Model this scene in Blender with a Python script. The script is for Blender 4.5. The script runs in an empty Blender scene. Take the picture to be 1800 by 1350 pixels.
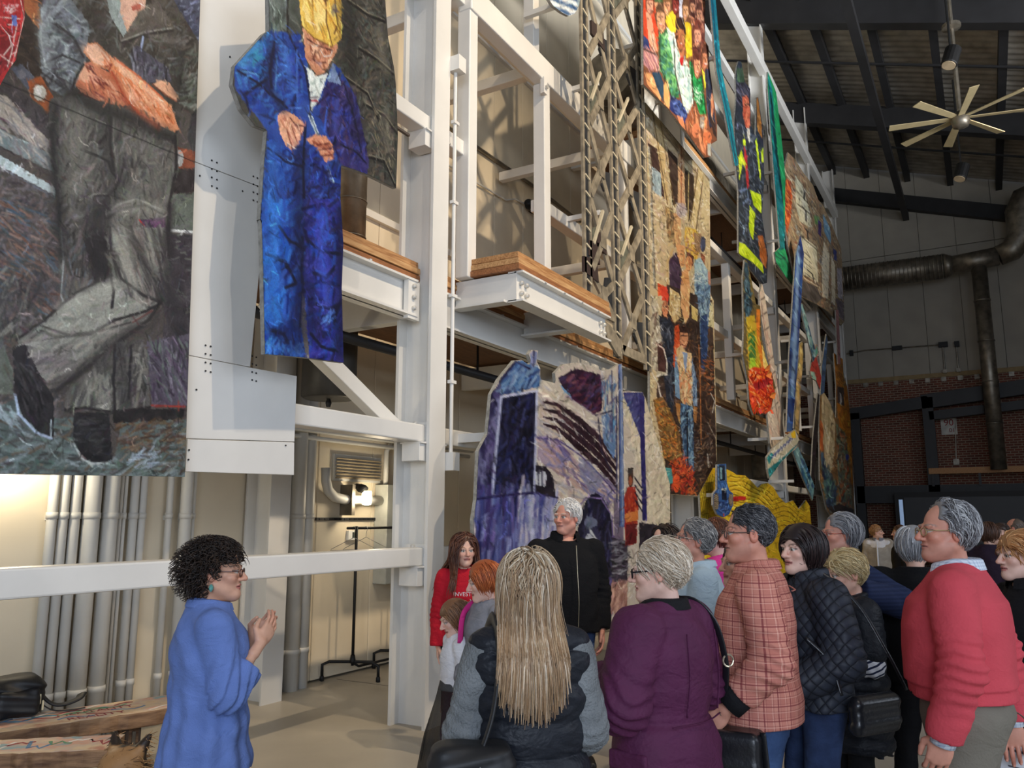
import bpy, bmesh, math, random
import numpy as np
from mathutils import Vector, Matrix
S = bpy.context.scene
C = S.collection
random.seed(7); RNG = np.random.default_rng(7)

# ------------------------------------------------------------------ camera (world: X along the hall, Y towards the mural wall, Z up)
F, CH = 1420.0, 1.7
PITCH, YAW = math.atan(237 / F), math.radians(30.2)
cam = bpy.data.objects.new('camera', bpy.data.cameras.new('camera'))
C.objects.link(cam)
cam.data.sensor_width = 36.0; cam.data.lens = 36.0 * F / 1800; cam.data.clip_end = 200
cam.location = (0, 0, CH)
cam.rotation_euler = (math.pi / 2 + PITCH, 0, YAW - math.pi / 2)
S.camera = cam
S.view_settings.view_transform = 'Standard'; S.view_settings.look = 'None'
S.view_settings.gamma = 1.0; S.view_settings.use_curve_mapping = False
S.view_settings.exposure = -0.08

# ------------------------------------------------------------------ daylight and lamps
W = bpy.data.worlds.new('daylight'); S.world = W; W.use_nodes = True
W.node_tree.nodes['Background'].inputs[0].default_value = (0.60, 0.72, 1.0, 1)
W.node_tree.nodes['Background'].inputs[1].default_value = 0.16
def area(name, loc, aim, size, power, col, sy=None, spread=180):
    L = bpy.data.lights.new(name, 'AREA'); L.energy = power; L.color = col
    L.size = size; L.spread = math.radians(spread)
    if sy: L.shape = 'RECTANGLE'; L.size_y = sy
    o = bpy.data.objects.new(name, L); C.objects.link(o); o.location = loc
    o.rotation_euler = (Vector(aim) - Vector(loc)).to_track_quat('-Z', 'Y').to_euler()
    return o
def spot(name, loc, aim, power, col, deg, rad=0.08, blend=0.6):
    L = bpy.data.lights.new(name, 'SPOT'); L.energy = power; L.color = col
    L.spot_size = math.radians(deg); L.spot_blend = blend; L.shadow_soft_size = rad
    o = bpy.data.objects.new(name, L); C.objects.link(o); o.location = loc
    o.rotation_euler = (Vector(aim) - Vector(loc)).to_track_quat('-Z', 'Y').to_euler()
    return o
WARM = (1.0, 0.80, 0.56); COOL = (0.74, 0.84, 1.0)
area('daylight_door', (-7, -4, 4.0), (3, 2.5, 1.8), 6.0, 900, COOL, 5.0)
area('daylight_side', (6, -10, 5.5), (6, 3, 2.0), 12.0, 620, (0.80, 0.88, 1.0), 5.0)
area('ceiling_fill', (15, -12.0, 6.5), (19, -2, 14.0), 20.0, 1700, (0.95, 0.97, 1.0), 1.6, 70)  # added fill lamp aimed up to brighten the roof deck, not a window
for i, (lx, ax, az, p) in enumerate(((7.0, 3.2, 3.8, 800), (9.5, 6.4, 4.8, 1900), (12.5, 9.6, 5.0, 1900), (15.5, 13.0, 5.2, 1800), (19.5, 17.0, 5.8, 1600), (24.0, 22.0, 6.4, 1400))):
    spot('track_lamp', (ax - 2.0, -3.0, 11.0), (ax, 4.4, az), p, WARM if i else (1, .9, .78), 62, 0.10)

# ------------------------------------------------------------------ pixel rays -> points on the planes where things stand
_cp, _sp, _cy, _sy = math.cos(PITCH), math.sin(PITCH), math.cos(YAW), math.sin(YAW)
def ray(px, py):
    xc = (px - 900) / F; yc = -(py - 675) / F
    f = _cp - yc * _sp; u = _sp + yc * _cp
    return np.array([f * _cy + xc * _sy, f * _sy - xc * _cy, u])
def onY(px, py, Y): r = ray(px, py); return r * (Y / r[1]) + [0, 0, CH]
def onX(px, py, X): r = ray(px, py); return r * (X / r[0]) + [0, 0, CH]
def onZ(px, py, z=0.0): r = ray(px, py); return r * ((z - CH) / r[2]) + [0, 0, CH]
def atD(px, py, d): r = ray(px, py); return r * (d / (r[0] * _cy + r[1] * _sy)) + [0, 0, CH]

# ------------------------------------------------------------------ materials
def lin(c): return tuple(((v / 255) / 12.92 if v / 255 <= 0.04045 else ((v / 255 + 0.055) / 1.055) ** 2.4) for v in c)
MATS = {}
def mat(name, rgb, rough=0.6, metal=0.0, var=0.12, scale=6.0, bump=0.0, bscale=40.0, stretch=(1, 1, 1), emit=0.0, spec=0.5, detail=4.0, dark=None, alpha=1.0):
    if name in MATS: return MATS[name]
    m = bpy.data.materials.new(name); m.use_nodes = True; nt = m.node_tree; N, Lk = nt.nodes, nt.links
    b = N['Principled BSDF']; c = lin(rgb)
    tc = N.new('ShaderNodeTexCoord'); mp = N.new('ShaderNodeMapping'); mp.inputs['Scale'].default_value = stretch
    Lk.new(tc.outputs['Object'], mp.inputs[0])
    nz = N.new('ShaderNodeTexNoise'); nz.inputs['Scale'].default_value = scale; nz.inputs['Detail'].default_value = detail
    Lk.new(mp.outputs[0], nz.inputs[0])
    rp = N.new('ShaderNodeValToRGB'); e = rp.color_ramp.elements
    d = lin(dark) if dark else tuple(v * (1 - 1.6 * var) for v in c)
    e[0].position = 0.28; e[0].color = (*[max(0, v) for v in d], 1)
    e[1].position = 0.68; e[1].color = (*[min(1, v * (1 + (0 if dark else var))) for v in c], 1)
    Lk.new(nz.outputs['Fac'], rp.inputs[0]); Lk.new(rp.outputs[0], b.inputs['Base Color'])
    b.inputs['Roughness'].default_value = rough; b.inputs['Metallic'].default_value = metal
    b.inputs['Specular IOR Level'].default_value = spec
    if alpha < 1: b.inputs['Alpha'].default_value = alpha
    if emit:
        b.inputs['Emission Color'].default_value = (*c, 1); b.inputs['Emission Strength'].default_value = emit
    if bump:
        n2 = N.new('ShaderNodeTexNoise'); n2.inputs['Scale'].default_value = bscale; n2.inputs['Detail'].default_value = 3
        Lk.new(mp.outputs[0], n2.inputs[0])
        bp = N.new('ShaderNodeBump'); bp.inputs['Strength'].default_value = bump; bp.inputs['Distance'].default_value = 0.01
        Lk.new(n2.outputs['Fac'], bp.inputs['Height']); Lk.new(bp.outputs[0], b.inputs['Normal'])
    MATS[name] = m; return m
def vmat(name, rough=0.5, bump=0.15, bscale=120.0, spec=0.5, var=0.25, nscale=60.0, metal=0.0, stretch=(1, 1, 1), sss=0.0):
    """vertex-colour material with fine procedural variation"""
    if name in MATS: return MATS[name]
    m = bpy.data.materials.new(name); m.use_nodes = True; nt = m.node_tree; N, Lk = nt.nodes, nt.links
    b = N['Principled BSDF']; at = N.new('ShaderNodeAttribute'); at.attribute_name = 'Col'
    tc = N.new('ShaderNodeTexCoord'); mp = N.new('ShaderNodeMapping'); mp.inputs['Scale'].default_value = stretch
    Lk.new(tc.outputs['Object'], mp.inputs[0])
    nz = N.new('ShaderNodeTexNoise'); nz.inputs['Scale'].default_value = nscale; nz.inputs['Detail'].default_value = 3
    Lk.new(mp.outputs[0], nz.inputs[0])
    mr = N.new('ShaderNodeMapRange'); mr.inputs[1].default_value = 0.3; mr.inputs[2].default_value = 0.7
    mr.inputs[3].default_value = 1 - var; mr.inputs[4].default_value = 1 + var
    Lk.new(nz.outputs['Fac'], mr.inputs[0])
    mx = N.new('ShaderNodeVectorMath'); mx.operation = 'SCALE'
    Lk.new(at.outputs['Color'], mx.inputs[0]); Lk.new(mr.outputs[0], mx.inputs['Scale'])
    Lk.new(mx.outputs[0], b.inputs['Base Color'])
    b.inputs['Roughness'].default_value = rough; b.inputs['Specular IOR Level'].default_value = spec; b.inputs['Metallic'].default_value = metal
    if sss: b.inputs['Subsurface Weight'].default_value = sss; b.inputs['Subsurface Radius'].default_value = (0.012, 0.005, 0.003)
    if bump:
        n2 = N.new('ShaderNodeTexNoise'); n2.inputs['Scale'].default_value = bscale; n2.inputs['Detail'].default_value = 2
        Lk.new(mp.outputs[0], n2.inputs[0])
        bp = N.new('ShaderNodeBump'); bp.inputs['Strength'].default_value = bump; bp.inputs['Distance'].default_value = 0.004
        Lk.new(n2.outputs['Fac'], bp.inputs['Height']); Lk.new(bp.outputs[0], b.inputs['Normal'])
    MATS[name] = m; return m

# ------------------------------------------------------------------ mesh building
class MB:
    def __init__(s): s.v = []; s.f = []
    def add(s, vs, fs):
        o = len(s.v); s.v += [tuple(map(float, p)) for p in vs]; s.f += [tuple(i + o for i in q) for q in fs]; return s
    def box(s, x0, x1, y0, y1, z0, z1):
        return s.add([(x0, y0, z0), (x1, y0, z0), (x1, y1, z0), (x0, y1, z0), (x0, y0, z1), (x1, y0, z1), (x1, y1, z1), (x0, y1, z1)],
                     [(3, 2, 1, 0), (4, 5, 6, 7), (0, 1, 5, 4), (1, 2, 6, 5), (2, 3, 7, 6), (3, 0, 4, 7)])
    def bar(s, a, b, w, h, up=(0, 0, 1)):
        a, b = Vector(a), Vector(b); d = (b - a).normalized(); u = Vector(up)
        if abs(d.dot(u)) > 0.98: u = Vector((1, 0, 0))
        r = d.cross(u).normalized(); u = r.cross(d).normalized(); q = []
        for p in (a, b):
            q += [p - r * w / 2 - u * h / 2, p + r * w / 2 - u * h / 2, p + r * w / 2 + u * h / 2, p - r * w / 2 + u * h / 2]
        return s.add(q, [(3, 2, 1, 0), (4, 5, 6, 7), (0, 1, 5, 4), (1, 2, 6, 5), (2, 3, 7, 6), (3, 0, 4, 7)])
    def tube(s, pts, r, n=8, cap=True, flat=1.0):
        pts = [Vector(p) for p in pts]; m = len(pts); rs = r if hasattr(r, '__len__') else [r] * m
        t0 = (pts[1] - pts[0]).normalized(); ref = Vector((0, 0, 1)) if abs(t0.z) < 0.9 else Vector((1, 0, 0))
        nrm = t0.cross(ref).normalized(); vs = []
        for i, p in enumerate(pts):
            t = (pts[min(i + 1, m - 1)] - pts[max(i - 1, 0)]).normalized()
            nrm = (nrm - t * nrm.dot(t)).normalized(); bn = t.cross(nrm)
            for k in range(n):
                a = 2 * math.pi * k / n
                vs.append(p + (nrm * math.cos(a) + bn * math.sin(a) * flat) * rs[i])
        fs = [(i * n + k, i * n + (k + 1) % n, (i + 1) * n + (k + 1) % n, (i + 1) * n + k) for i in range(m - 1) for k in range(n)]
        if cap: fs += [tuple(range(n - 1, -1, -1)), tuple((m - 1) * n + k for k in range(n))]
        return s.add(vs, fs)
    def prism(s, poly, f0, f1):
        """poly: list of (a,b); f0/f1: functions (a,b)->3d point for the two faces"""
        n = len(poly); vs = [f0(*p) for p in poly] + [f1(*p) for p in poly]
        return s.add(vs, [tuple(range(n)), tuple(range(2 * n - 1, n - 1, -1))] + [(i + n, (i + 1) % n + n, (i + 1) % n, i) for i in range(n)])
    def lathe(s, prof, c=(0, 0, 0), n=16, axis=(0, 0, 1)):
        q = Vector((0, 0, 1)).rotation_difference(Vector(axis).normalized()); c = Vector(c); vs = []
        for r, z in prof:
            for k in range(n):
                a = 2 * math.pi * k / n; vs.append(c + q @ Vector((r * math.cos(a), r * math.sin(a), z)))
        m = len(prof)
        fs = [(i * n + k, i * n + (k + 1) % n, (i + 1) * n + (k + 1) % n, (i + 1) * n + k) for i in range(m - 1) for k in range(n)]
        return s.add(vs, fs + [tuple(range(n - 1, -1, -1)), tuple((m - 1) * n + k for k in range(n))])
    def build(s, name, m, parent=None, smooth=False, bevel=0.0):
        me = bpy.data.meshes.new(name); me.from_pydata(s.v, [], s.f); me.update()
        if smooth:
            for p in me.polygons: p.use_smooth = len(p.vertices) <= 4
        o = bpy.data.objects.new(name, me); C.objects.link(o); me.materials.append(m if not isinstance(m, str) else MATS[m])
        if parent is not None: o.parent = parent
        if bevel:
            bv = o.modifiers.new('edge', 'BEVEL'); bv.width = bevel; bv.segments = 2; bv.limit_method = 'ANGLE'
        return o
def tag(o, label=None, cat=None, group=None, kind=None):
    if label: o['label'] = label
    if cat: o['category'] = cat
    if group: o['group'] = group
    if kind: o['kind'] = kind
    return o
def empty(name, label, cat, loc=(0, 0, 0), group=None, kind=None, rz=0.0):
    o = bpy.data.objects.new(name, None); C.objects.link(o); o.location = loc; o.rotation_euler.z = rz; o.empty_display_size = 0.1
    return tag(o, label, cat, group, kind)
def share(o, name, parent, loc):
    c = o.copy(); c.name = name; C.objects.link(c); c.parent = parent; c.location = loc; return c
def box(name, m, x0, x1, y0, y1, z0, z1, parent=None, bevel=0.0): return MB().box(x0, x1, y0, y1, z0, z1).build(name, m, parent, bevel=bevel)
def ordinal(i): return ['first', 'second', 'third', 'fourth', 'fifth', 'sixth', 'seventh', 'eighth', 'ninth', 'tenth', 'eleventh', 'twelfth', 'thirteenth', 'fourteenth', 'fifteenth'][i]

M_STEEL = mat('white_steel_paint', (222, 220, 214), 0.42, var=0.03, scale=3, bump=0.03, bscale=30)
M_WALL = mat('white_liner_panel', (222, 209, 184), 0.7, var=0.05, scale=1.5, bump=0.12, bscale=4)
M_PIPE = mat('painted_pipe', (205, 203, 196), 0.5, var=0.04, scale=3)
M_DARK = mat('black_steel', (34, 34, 36), 0.55, var=0.15, scale=3)
M_GALV = mat('galvanised_duct', (150, 142, 128), 0.42, metal=0.75, var=0.16, scale=5, dark=(104, 98, 88))
M_WOOD = mat('laminated_timber', (196, 148, 96), 0.6, var=0.2, scale=5, stretch=(1, 12, 12), bump=0.1, bscale=30, dark=(140, 92, 52))
M_WOOD2 = mat('laminated_timber_pale', (206, 164, 112), 0.6, var=0.2, scale=5, stretch=(1, 12, 12), bump=0.1, bscale=30, dark=(160, 110, 66)); M_WOOD3 = mat('laminated_timber_red', (168, 112, 68), 0.6, var=0.2, scale=5, stretch=(1, 12, 12), bump=0.1, bscale=30, dark=(118, 72, 42))
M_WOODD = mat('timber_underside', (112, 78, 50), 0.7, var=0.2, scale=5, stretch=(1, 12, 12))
M_BLACK = mat('matte_black', (14, 14, 15), 0.6, var=0.1)
M_BOLT = mat('bolt_steel', (200, 198, 192), 0.4, metal=0.4, var=0.05)
# ================================================================== the setting
fm = mat('polished_concrete', (186, 177, 160), 0.4, var=0.10, scale=0.9, bump=0.02, bscale=12, detail=8, dark=(158, 150, 136))
tag(box('floor', fm, -9, 33, -13, 6.6, -0.2, 0), kind='structure')
EX = 32.6                      # end wall
jm = mat('joint_filler', (92, 88, 80), 0.8)
fl = bpy.data.objects['floor']
for x in (2.0, 6.9, 11.8, 16.7, 21.6, 26.5): box('control_joint', jm, x, x + 0.012, -12, 6.2, 0.0, 0.0012, fl)
for y in (-4.6, 0.3): box('control_joint', jm, -6, 32, y, y + 0.012, 0.0, 0.0012, fl)
box('floor_stripe', mat('worn_yellow_paint', (190, 165, 95), 0.7), 10.2, 22, 0.55, 0.60, 0.0, 0.0015, fl)

# mural-side wall: vertical liner panels on a dark backing, so that the joints read as recessed lines
wl = tag(box('wall_left', mat('panel_joint', (120, 114, 104), 0.8), -9, EX, 6.42, 6.6, 0, 16.2), kind='structure')
proto = MB().box(0, 0.905, 6.30, 6.43, 0.02, 16.0).build('panel', M_WALL, wl, bevel=0.008)
for i in range(1, 42): share(proto, 'panel', wl, (i * 0.915 , 0, 0))
for k in range(42):
    pass
for o in wl.children: o.location.x += -6.2
for z in (2.75, 5.35, 9.1, 12.6): box('girt', M_STEEL, -6, EX, 6.24, 6.30, z, z + 0.09, wl)

tag(box('wall_right', mat('unseen_side_wall', (120, 112, 102), 0.8), 10, EX, -13.3, -13, 0, 9.6), kind='structure')  # unseen side wall, put in to keep sky light off the far end
# end wall: liner panels above, brick below
bk = bpy.data.materials.new('brick_wall'); bk.use_nodes = True; N, Lk = bk.node_tree.nodes, bk.node_tree.links; MATS['brick_wall'] = bk
tc = N.new('ShaderNodeTexCoord'); mp = N.new('ShaderNodeMapping'); mp.inputs['Rotation'].default_value = (0, math.pi / 2, math.pi / 2)
sx = N.new('ShaderNodeSeparateXYZ'); cx = N.new('ShaderNodeCombineXYZ'); Lk.new(tc.outputs['Object'], sx.inputs[0])
Lk.new(sx.outputs['Y'], cx.inputs['X']); Lk.new(sx.outputs['Z'], cx.inputs['Y'])
bt = N.new('ShaderNodeTexBrick'); bt.inputs['Scale'].default_value = 1.0; bt.inputs['Brick Width'].default_value = 0.24; bt.inputs['Row Height'].default_value = 0.085
bt.inputs['Mortar Size'].default_value = 0.012; bt.inputs['Color1'].default_value = (*lin((122, 66, 50)), 1); bt.inputs['Color2'].default_value = (*lin((92, 52, 40)), 1)
bt.inputs['Mortar'].default_value = (*lin((150, 132, 112)), 1); Lk.new(cx.outputs[0], bt.inputs[0]); Lk.new(bt.outputs['Color'], N['Principled BSDF'].inputs['Base Color'])
N['Principled BSDF'].inputs['Roughness'].default_value = 0.85
bp = N.new('ShaderNodeBump'); bp.inputs['Strength'].default_value = 0.5; bp.inputs['Distance'].default_value = 0.01; bp.invert = True
Lk.new(bt.outputs['Fac'], bp.inputs['Height']); Lk.new(bp.outputs[0], N['Principled BSDF'].inputs['Normal'])
we = tag(box('wall_end', bk, EX, EX + 0.35, -13, 6.6, 0, 6.9), kind='structure')
M_END = mat('end_liner', (160, 154, 142), 0.75, var=0.06, scale=1.2, bump=0.3, bscale=1.6)
box('liner_backing', mat('end_joint', (120, 114, 104), 0.8), EX + 0.12, EX + 0.35, -13, 6.6, 6.9, 16.5, we)
pr = MB().box(EX + 0.02, EX + 0.14, 0, 1.19, 6.9, 11.55).build('liner_panel', M_END, we, bevel=0.01)
pr2 = MB().box(EX + 0.02, EX + 0.14, 0, 1.19, 11.57, 16.2).build('liner_panel', M_END, we, bevel=0.01)
for i in range(15):
    if i: share(pr, 'liner_panel', we, (0, 5.0 - i * 1.2, 0)); share(pr2, 'liner_panel', we, (0, 5.0 - i * 1.2, 0))
pr.location.y = pr2.location.y = 5.0
box('ledger_timber', mat('old_timber', (150, 128, 90), 0.8), EX - 0.04, EX + 0.02, -13, 4.2, 6.74, 6.9, we)
for i in range(14): box('clip_plate', M_GALV, EX - 0.06, EX, 3.5 - i * 0.52, 3.66 - i * 0.52, 6.58, 6.74, we)

# roof: corrugated deck falling to the right, joists along the hall, girders across it
def zr(y): return 15.45 + 0.33 * (y - 4.0)
rf = MB(); xs = np.arange(4.0, EX + 0.01, 0.075); prof = [0, 0.035, 0.035, 0]
vs = []
for i, x in enumerate(xs):
    z = (0.0, 0.03, 0.06, 0.03)[i % 4]
    vs += [(x, 6.6, zr(6.6) + z), (x, -13, zr(-13) + z)]
rf.add(vs, [(2 * i, 2 * i + 1, 2 * i + 3, 2 * i + 2) for i in range(len(xs) - 1)])
M_DECK = mat('corrugated_deck', (196, 190, 178), 0.4, metal=0.35, var=0.18, scale=2.5, dark=(150, 142, 130))
roof = tag(rf.build('ceiling', M_DECK, smooth=True), kind='structure')
def rbar(name, x0, y0, x1, y1, dz0, dz1, w, m=M_DARK, parent=None):
    b = MB()
    if x0 != x1: b.add([(x, y0 + s * w / 2, zr(y0) + dz) for x in (x0, x1) for s in (-1, 1) for dz in (dz0, dz1)], [(0, 1, 3, 2), (4, 6, 7, 5), (0, 4, 5, 1), (2, 3, 7, 6), (0, 2, 6, 4), (1, 5, 7, 3)])
    else: b.add([(x0 + s * w / 2, y, zr(y) + dz) for y in (y0, y1) for s in (-1, 1) for dz in (dz0, dz1)], [(0, 1, 3, 2), (4, 6, 7, 5), (0, 4, 5, 1), (2, 3, 7, 6), (0, 2, 6, 4), (1, 5, 7, 3)])
    return b.build(name, m, parent)
for x in (8.0, 14.1, 20.1, 26.3): rbar('roof_girder', x, 6.3, x, -12, -1.0, -0.30, 0.34, parent=roof)
rbar('roof_girder', EX - 0.2, 6.3, EX - 0.2, -12, -1.55, -1.0, 0.3, parent=roof)
for y in (4.2, 3.0, 1.6, 0.2, -1.3, -2.8, -4.3, -5.8): rbar('roof_joist', 5, y, EX, y, -0.34, -0.04, 0.2, parent=roof)
for x in (17.1, 23.2, 29.2): rbar('bridging_bar', x, 6, x, -10, -0.42, -0.36, 0.06, parent=roof)
lb = MB().bar((12.0, 1.75, 12.9), (EX - 0.1, 1.75, 12.9), 0.2, 0.26).build('hanging_strut', M_DARK, roof)

# ------------------------------------------------------------------ dark mezzanine frame at the far end
mz = empty('mezzanine_frame', 'dark steel mezzanine frame with timber handrail before the brick end wall', 'mezzanine', (EX - 1, 1, 0))
def mzbox(n, m, *a): b = box(n, m, *a); b.parent = mz; b.location = (-(EX - 1), -1, 0); return b
mzbox('post', M_DARK, EX - 1.1, EX - 0.8, 3.75, 4.05, 0, 5.5)
mzbox('post', M_DARK, EX - 1.1, EX - 0.8, 1.35, 1.7, 0, 5.9)
mzbox('post', M_DARK, EX - 1.1, EX - 0.8, -2.6, -2.3, 0, 6.3)
for (ya, za, yb, zb, h) in ((4.2, 5.45, 1.5, 5.75, 0.42), (1.7, 5.75, -9, 6.75, 0.5), (1.5, 5.25, -9, 6.0, 0.3)):
    b = MB().bar((EX - 0.95, ya, za), (EX - 0.95, yb, zb), 0.3, h).build('rafter', M_DARK, mz); b.location = (-(EX - 1), -1, 0)
mzbox('floor_beam', M_DARK, EX - 1.1, EX - 0.75, -10, 4.0, 2.25, 2.85)
mzbox('handrail', M_WOOD, EX - 1.2, EX - 1.05, -10, 1.65, 3.22, 3.42)
for i in range(8): mzbox('rail_post', M_DARK, EX - 1.17, EX - 1.1, 1.5 - i * 1.4, 1.58 - i * 1.4, 2.8, 3.22)
scr = empty('projection_screen', 'large dark projection screen with black surround below the mezzanine', 'screen', (EX - 1.6, -1.5, 0.6))
for n, m, a in (('border', M_BLACK, (EX - 1.66, EX - 1.6, -5.8, 2.75, 0.3, 2.6)), ('screen_face', mat('dim_screen', (44, 45, 48), 0.5, var=0.05), (EX - 1.68, EX - 1.655, -5.6, 2.45, 0.5, 2.42)),
                ('lit_strip', mat('lit_strip', (150, 175, 210), 0.5, emit=0.5), (EX - 1.69, EX - 1.675, 2.5, 2.62, 0.9, 2.35))):
    b = box(n, m, *a, scr); b.location = (-(EX - 1.6), 1.5, -0.6)
sg = empty('wall_sign', 'small white sign with red numerals 90 on the brick wall', 'sign', (EX - 0.03, 0.95, 4.95))
box('plate', mat('sign_white', (205, 200, 188), 0.6), -0.02, 0.02, -0.25, 0.25, -0.3, 0.3, sg)
def text(body, size, m, parent, loc, rot, name='lettering', ext=0.002, align='CENTER', xs=1.0):
    cu = bpy.data.curves.new(name, 'FONT'); cu.body = body; cu.size = size; cu.extrude = ext; cu.align_x = align; cu.align_y = 'CENTER'
    o = bpy.data.objects.new(name, cu); C.objects.link(o); cu.materials.append(m); me = bpy.data.meshes.new_from_object(o); bpy.data.objects.remove(o); o = bpy.data.objects.new(name, me); C.objects.link(o)
    o.parent = parent; o.location = loc; o.rotation_euler = rot; o.scale.x = xs
    return o
M_RED = mat('sign_red', (150, 30, 30), 0.6)
text('90', 0.32, M_RED, sg, (-0.03, 0, 0.12), (math.pi / 2, 0, -math.pi / 2))
text('01', 0.2, M_RED, sg, (-0.03, -0.09, -0.15), (math.pi / 2, 0, -math.pi / 2))

# ------------------------------------------------------------------ ducts at the end wall
dc = empty('ventilation_duct', 'galvanised spiral duct running along the end wall with a drop to the floor', 'duct', (EX - 1.4, 3.9, 10.3))
def dtube(n, pts, r, k=20): b = MB().tube(pts, r, k).build(n, M_GALV, dc, smooth=True); b.location = (-(EX - 1.4), -3.9, -10.3); return b
xd = EX - 1.5
P = lambda px, py: onX(px, py, xd)
a0, a1, a2, a3 = P(1478, 491), P(1660, 468), P(1675, 466), P(1755, 450)
dtube('spiral_run', [a0, a1], 0.43)
for i in range(26):
    t = i / 25.5; q = a0 + (a1 - a0) * t; d = (a1 - a0) / np.linalg.norm(a1 - a0)
    dtube('rib', [q, q + d * 0.03], 0.45, 20)
dtube('reducer', [a1, a2], [0.45, 0.32])
dtube('straight_run', [a2, a3], 0.32)
dtube('elbow', [a3, P(1778, 440), P(1792, 420), P(1796, 395), P(1793, 372), P(1800, 352), P(1830, 340)], [0.34, 0.38, 0.42, 0.45, 0.46, 0.46, 0.46])
b0 = P(1720, 462); b1 = P(1745, 830)
dtube('drop', [b0, (b0[0], b0[1], 3.3)], 0.24)
for z in (9.0, 7.6, 6.2, 4.8): dtube('drop_band', [(b0[0], b0[1], z), (b0[0], b0[1], z + 0.05)], 0.26)

# small fittings on the end wall
cd = empty('conduit_run', 'thin conduit with twin floodlight and junction boxes on the white end wall', 'conduit', (EX - 0.1, 3, 7.8))
def cpart(n, mb, m): b = mb.build(n, m, cd); b.location = (-(EX - 0.1), -3, -7.8); return b
xe = EX - 0.06; Q = lambda px, py: onX(px, py, xe)
cpart('pipe', MB().tube([Q(1488, 622), Q(1520, 616), Q(1576, 612), Q(1655, 606)], 0.025, 6), M_GALV)
cpart('pipe', MB().tube([Q(1657, 606), Q(1661, 652)], 0.025, 6), M_GALV)
cpart('pipe', MB().tube([Q(1681, 606), Q(1685, 652)], 0.025, 6), M_GALV)
for (x, y, w, h, n, m) in ((1577, 612, .34, .14, 'floodlight', M_BLACK), (1658, 606, .3, .18, 'junction_box', M_BLACK), (1682, 605, .16, .2, 'lamp_head', M_BLACK), (1661, 653, .13, .13, 'outlet_box', M_GALV), (1685, 651, .13, .13, 'outlet_box', M_GALV), (1497, 621, .12, .2, 'lamp_head', M_BLACK)):
    q = Q(x, y); cpart(n, MB().box(xe - 0.1, xe + 0.04, q[1] - w / 2, q[1] + w / 2, q[2] - h / 2, q[2] + h / 2), m)
cd2 = empty('brick_conduit', 'thin grey conduit with switch box dropping down the brick wall', 'conduit', (EX - 0.05, 0.6, 4))
for n, mb in (('pipe', MB().tube([Q(1679, 734), Q(1681, 810)], 0.02, 6)), ('switch_box', MB().box(xe - .06, xe + .05, Q(1681, 812)[1] - .09, Q(1681, 812)[1] + .09, Q(1681, 812)[2] - .1, Q(1681, 812)[2] + .1))):
    b = mb.build(n, M_GALV, cd2); b.location = (-(EX - .05), -.6, -4)

# ------------------------------------------------------------------ ceiling fan and hanging spotlights
fx, fy, fz = 19.6, -0.19, 10.5
fan = empty('ceiling_fan', 'large eight-bladed tan ceiling fan hanging below the dark roof', 'fan', (fx, fy, fz))
M_FAN = mat('fan_blade', (176, 160, 122), 0.5, var=0.08)
MB().tube([(0, 0, 0.1), (0, 0, zr(fy) - fz - 0.5)], 0.05, 8).build('downrod', M_GALV, fan)
MB().lathe([(0.05, -0.2), (0.16, -0.16), (0.2, 0.0), (0.16, 0.14), (0.06, 0.2)], n=16).build('motor', M_GALV, fan, smooth=True)
MB().lathe([(0.05, 0), (0.2, 0.04), (0.2, 0.12), (0.05, 0.16)], (0, 0, 2.2), 12).build('canopy', M_GALV, fan)
bl = MB().add([(0.15, -0.07, 0.02), (1.45, -0.10, 0.0), (1.45, 0.09, 0.035), (0.15, 0.06, 0.04), (0.15, -0.07, 0.035), (1.45, -0.10, 0.015), (1.45, 0.09, 0.05), (0.15, 0.06, 0.055)],
              [(3, 2, 1, 0), (4, 5, 6, 7), (0, 1, 5, 4), (1, 2, 6, 5), (2, 3, 7, 6), (3, 0, 4, 7)]).build('blade', M_FAN, fan)
for i in range(8):
    b = bl if i == 0 else share(bl, 'blade', fan, (0, 0, 0)); b.rotation_euler = (0, 0, math.radians(12 + 45 * i))
for i, (px, py, X, lab) in enumerate(((1672, 100, 19, 'black cylinder spotlight hanging above the ceiling fan'), (1690, 302, 24, 'black cylinder spotlight hanging below the ceiling fan'))):
    q = onX(px, py, X); sl = empty('hanging_spotlight', lab, 'spotlight', tuple(q), 'hanging black spotlights')
    MB().lathe([(0.16, -0.22), (0.17, -0.2), (0.17, 0.2), (0.1, 0.24), (0.02, 0.25)], n=16, axis=(0.25, -0.3, 1)).build('housing', M_BLACK, sl, smooth=False)
    MB().lathe([(0.14, -0.24), (0.14, -0.221)], n=16, axis=(0.25, -0.3, 1)).build('lens', mat('spot_lens', (190, 170, 140), 0.3), sl)
    MB().tube([(0, 0, 0.2), (0, 0, zr(q[1]) - q[2] - 0.4)], 0.025, 6).build('stem', M_BLACK, sl)

# ------------------------------------------------------------------ white steel frame that carries the murals
fr = empty('mural_frame', 'white painted steel frame of columns, posts and rails carrying the murals', 'steel frame', (5.75, 4.3, 0))
def fp(n, mb, m=M_STEEL, bevel=0.0): b = mb.build(n, m, fr, bevel=bevel); b.location = (-5.75, -4.3, 0); return b
def hcol(x, z1=15.0, w=0.24, y0=4.1, y1=4.48):
    fp('column_flange', MB().box(x - w / 2, x + w / 2, y0, y0 + 0.03, 0, z1))
    fp('column_flange', MB().box(x - w / 2, x + w / 2, y1 - 0.03, y1, 0, z1))
    fp('column_web', MB().box(x - 0.012, x + 0.012, y0 + 0.03, y1 - 0.03, 0, z1))
for x in (-0.9, 5.75, 13.0, 20.1, 26.2, 31.7): hcol(x)
ZR = (1.385, 2.43, 5.3, 6.92, 10.1, 11.6)
COLS = (-0.9, 5.75, 13.0, 20.1, 26.2, 31.7)
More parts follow.
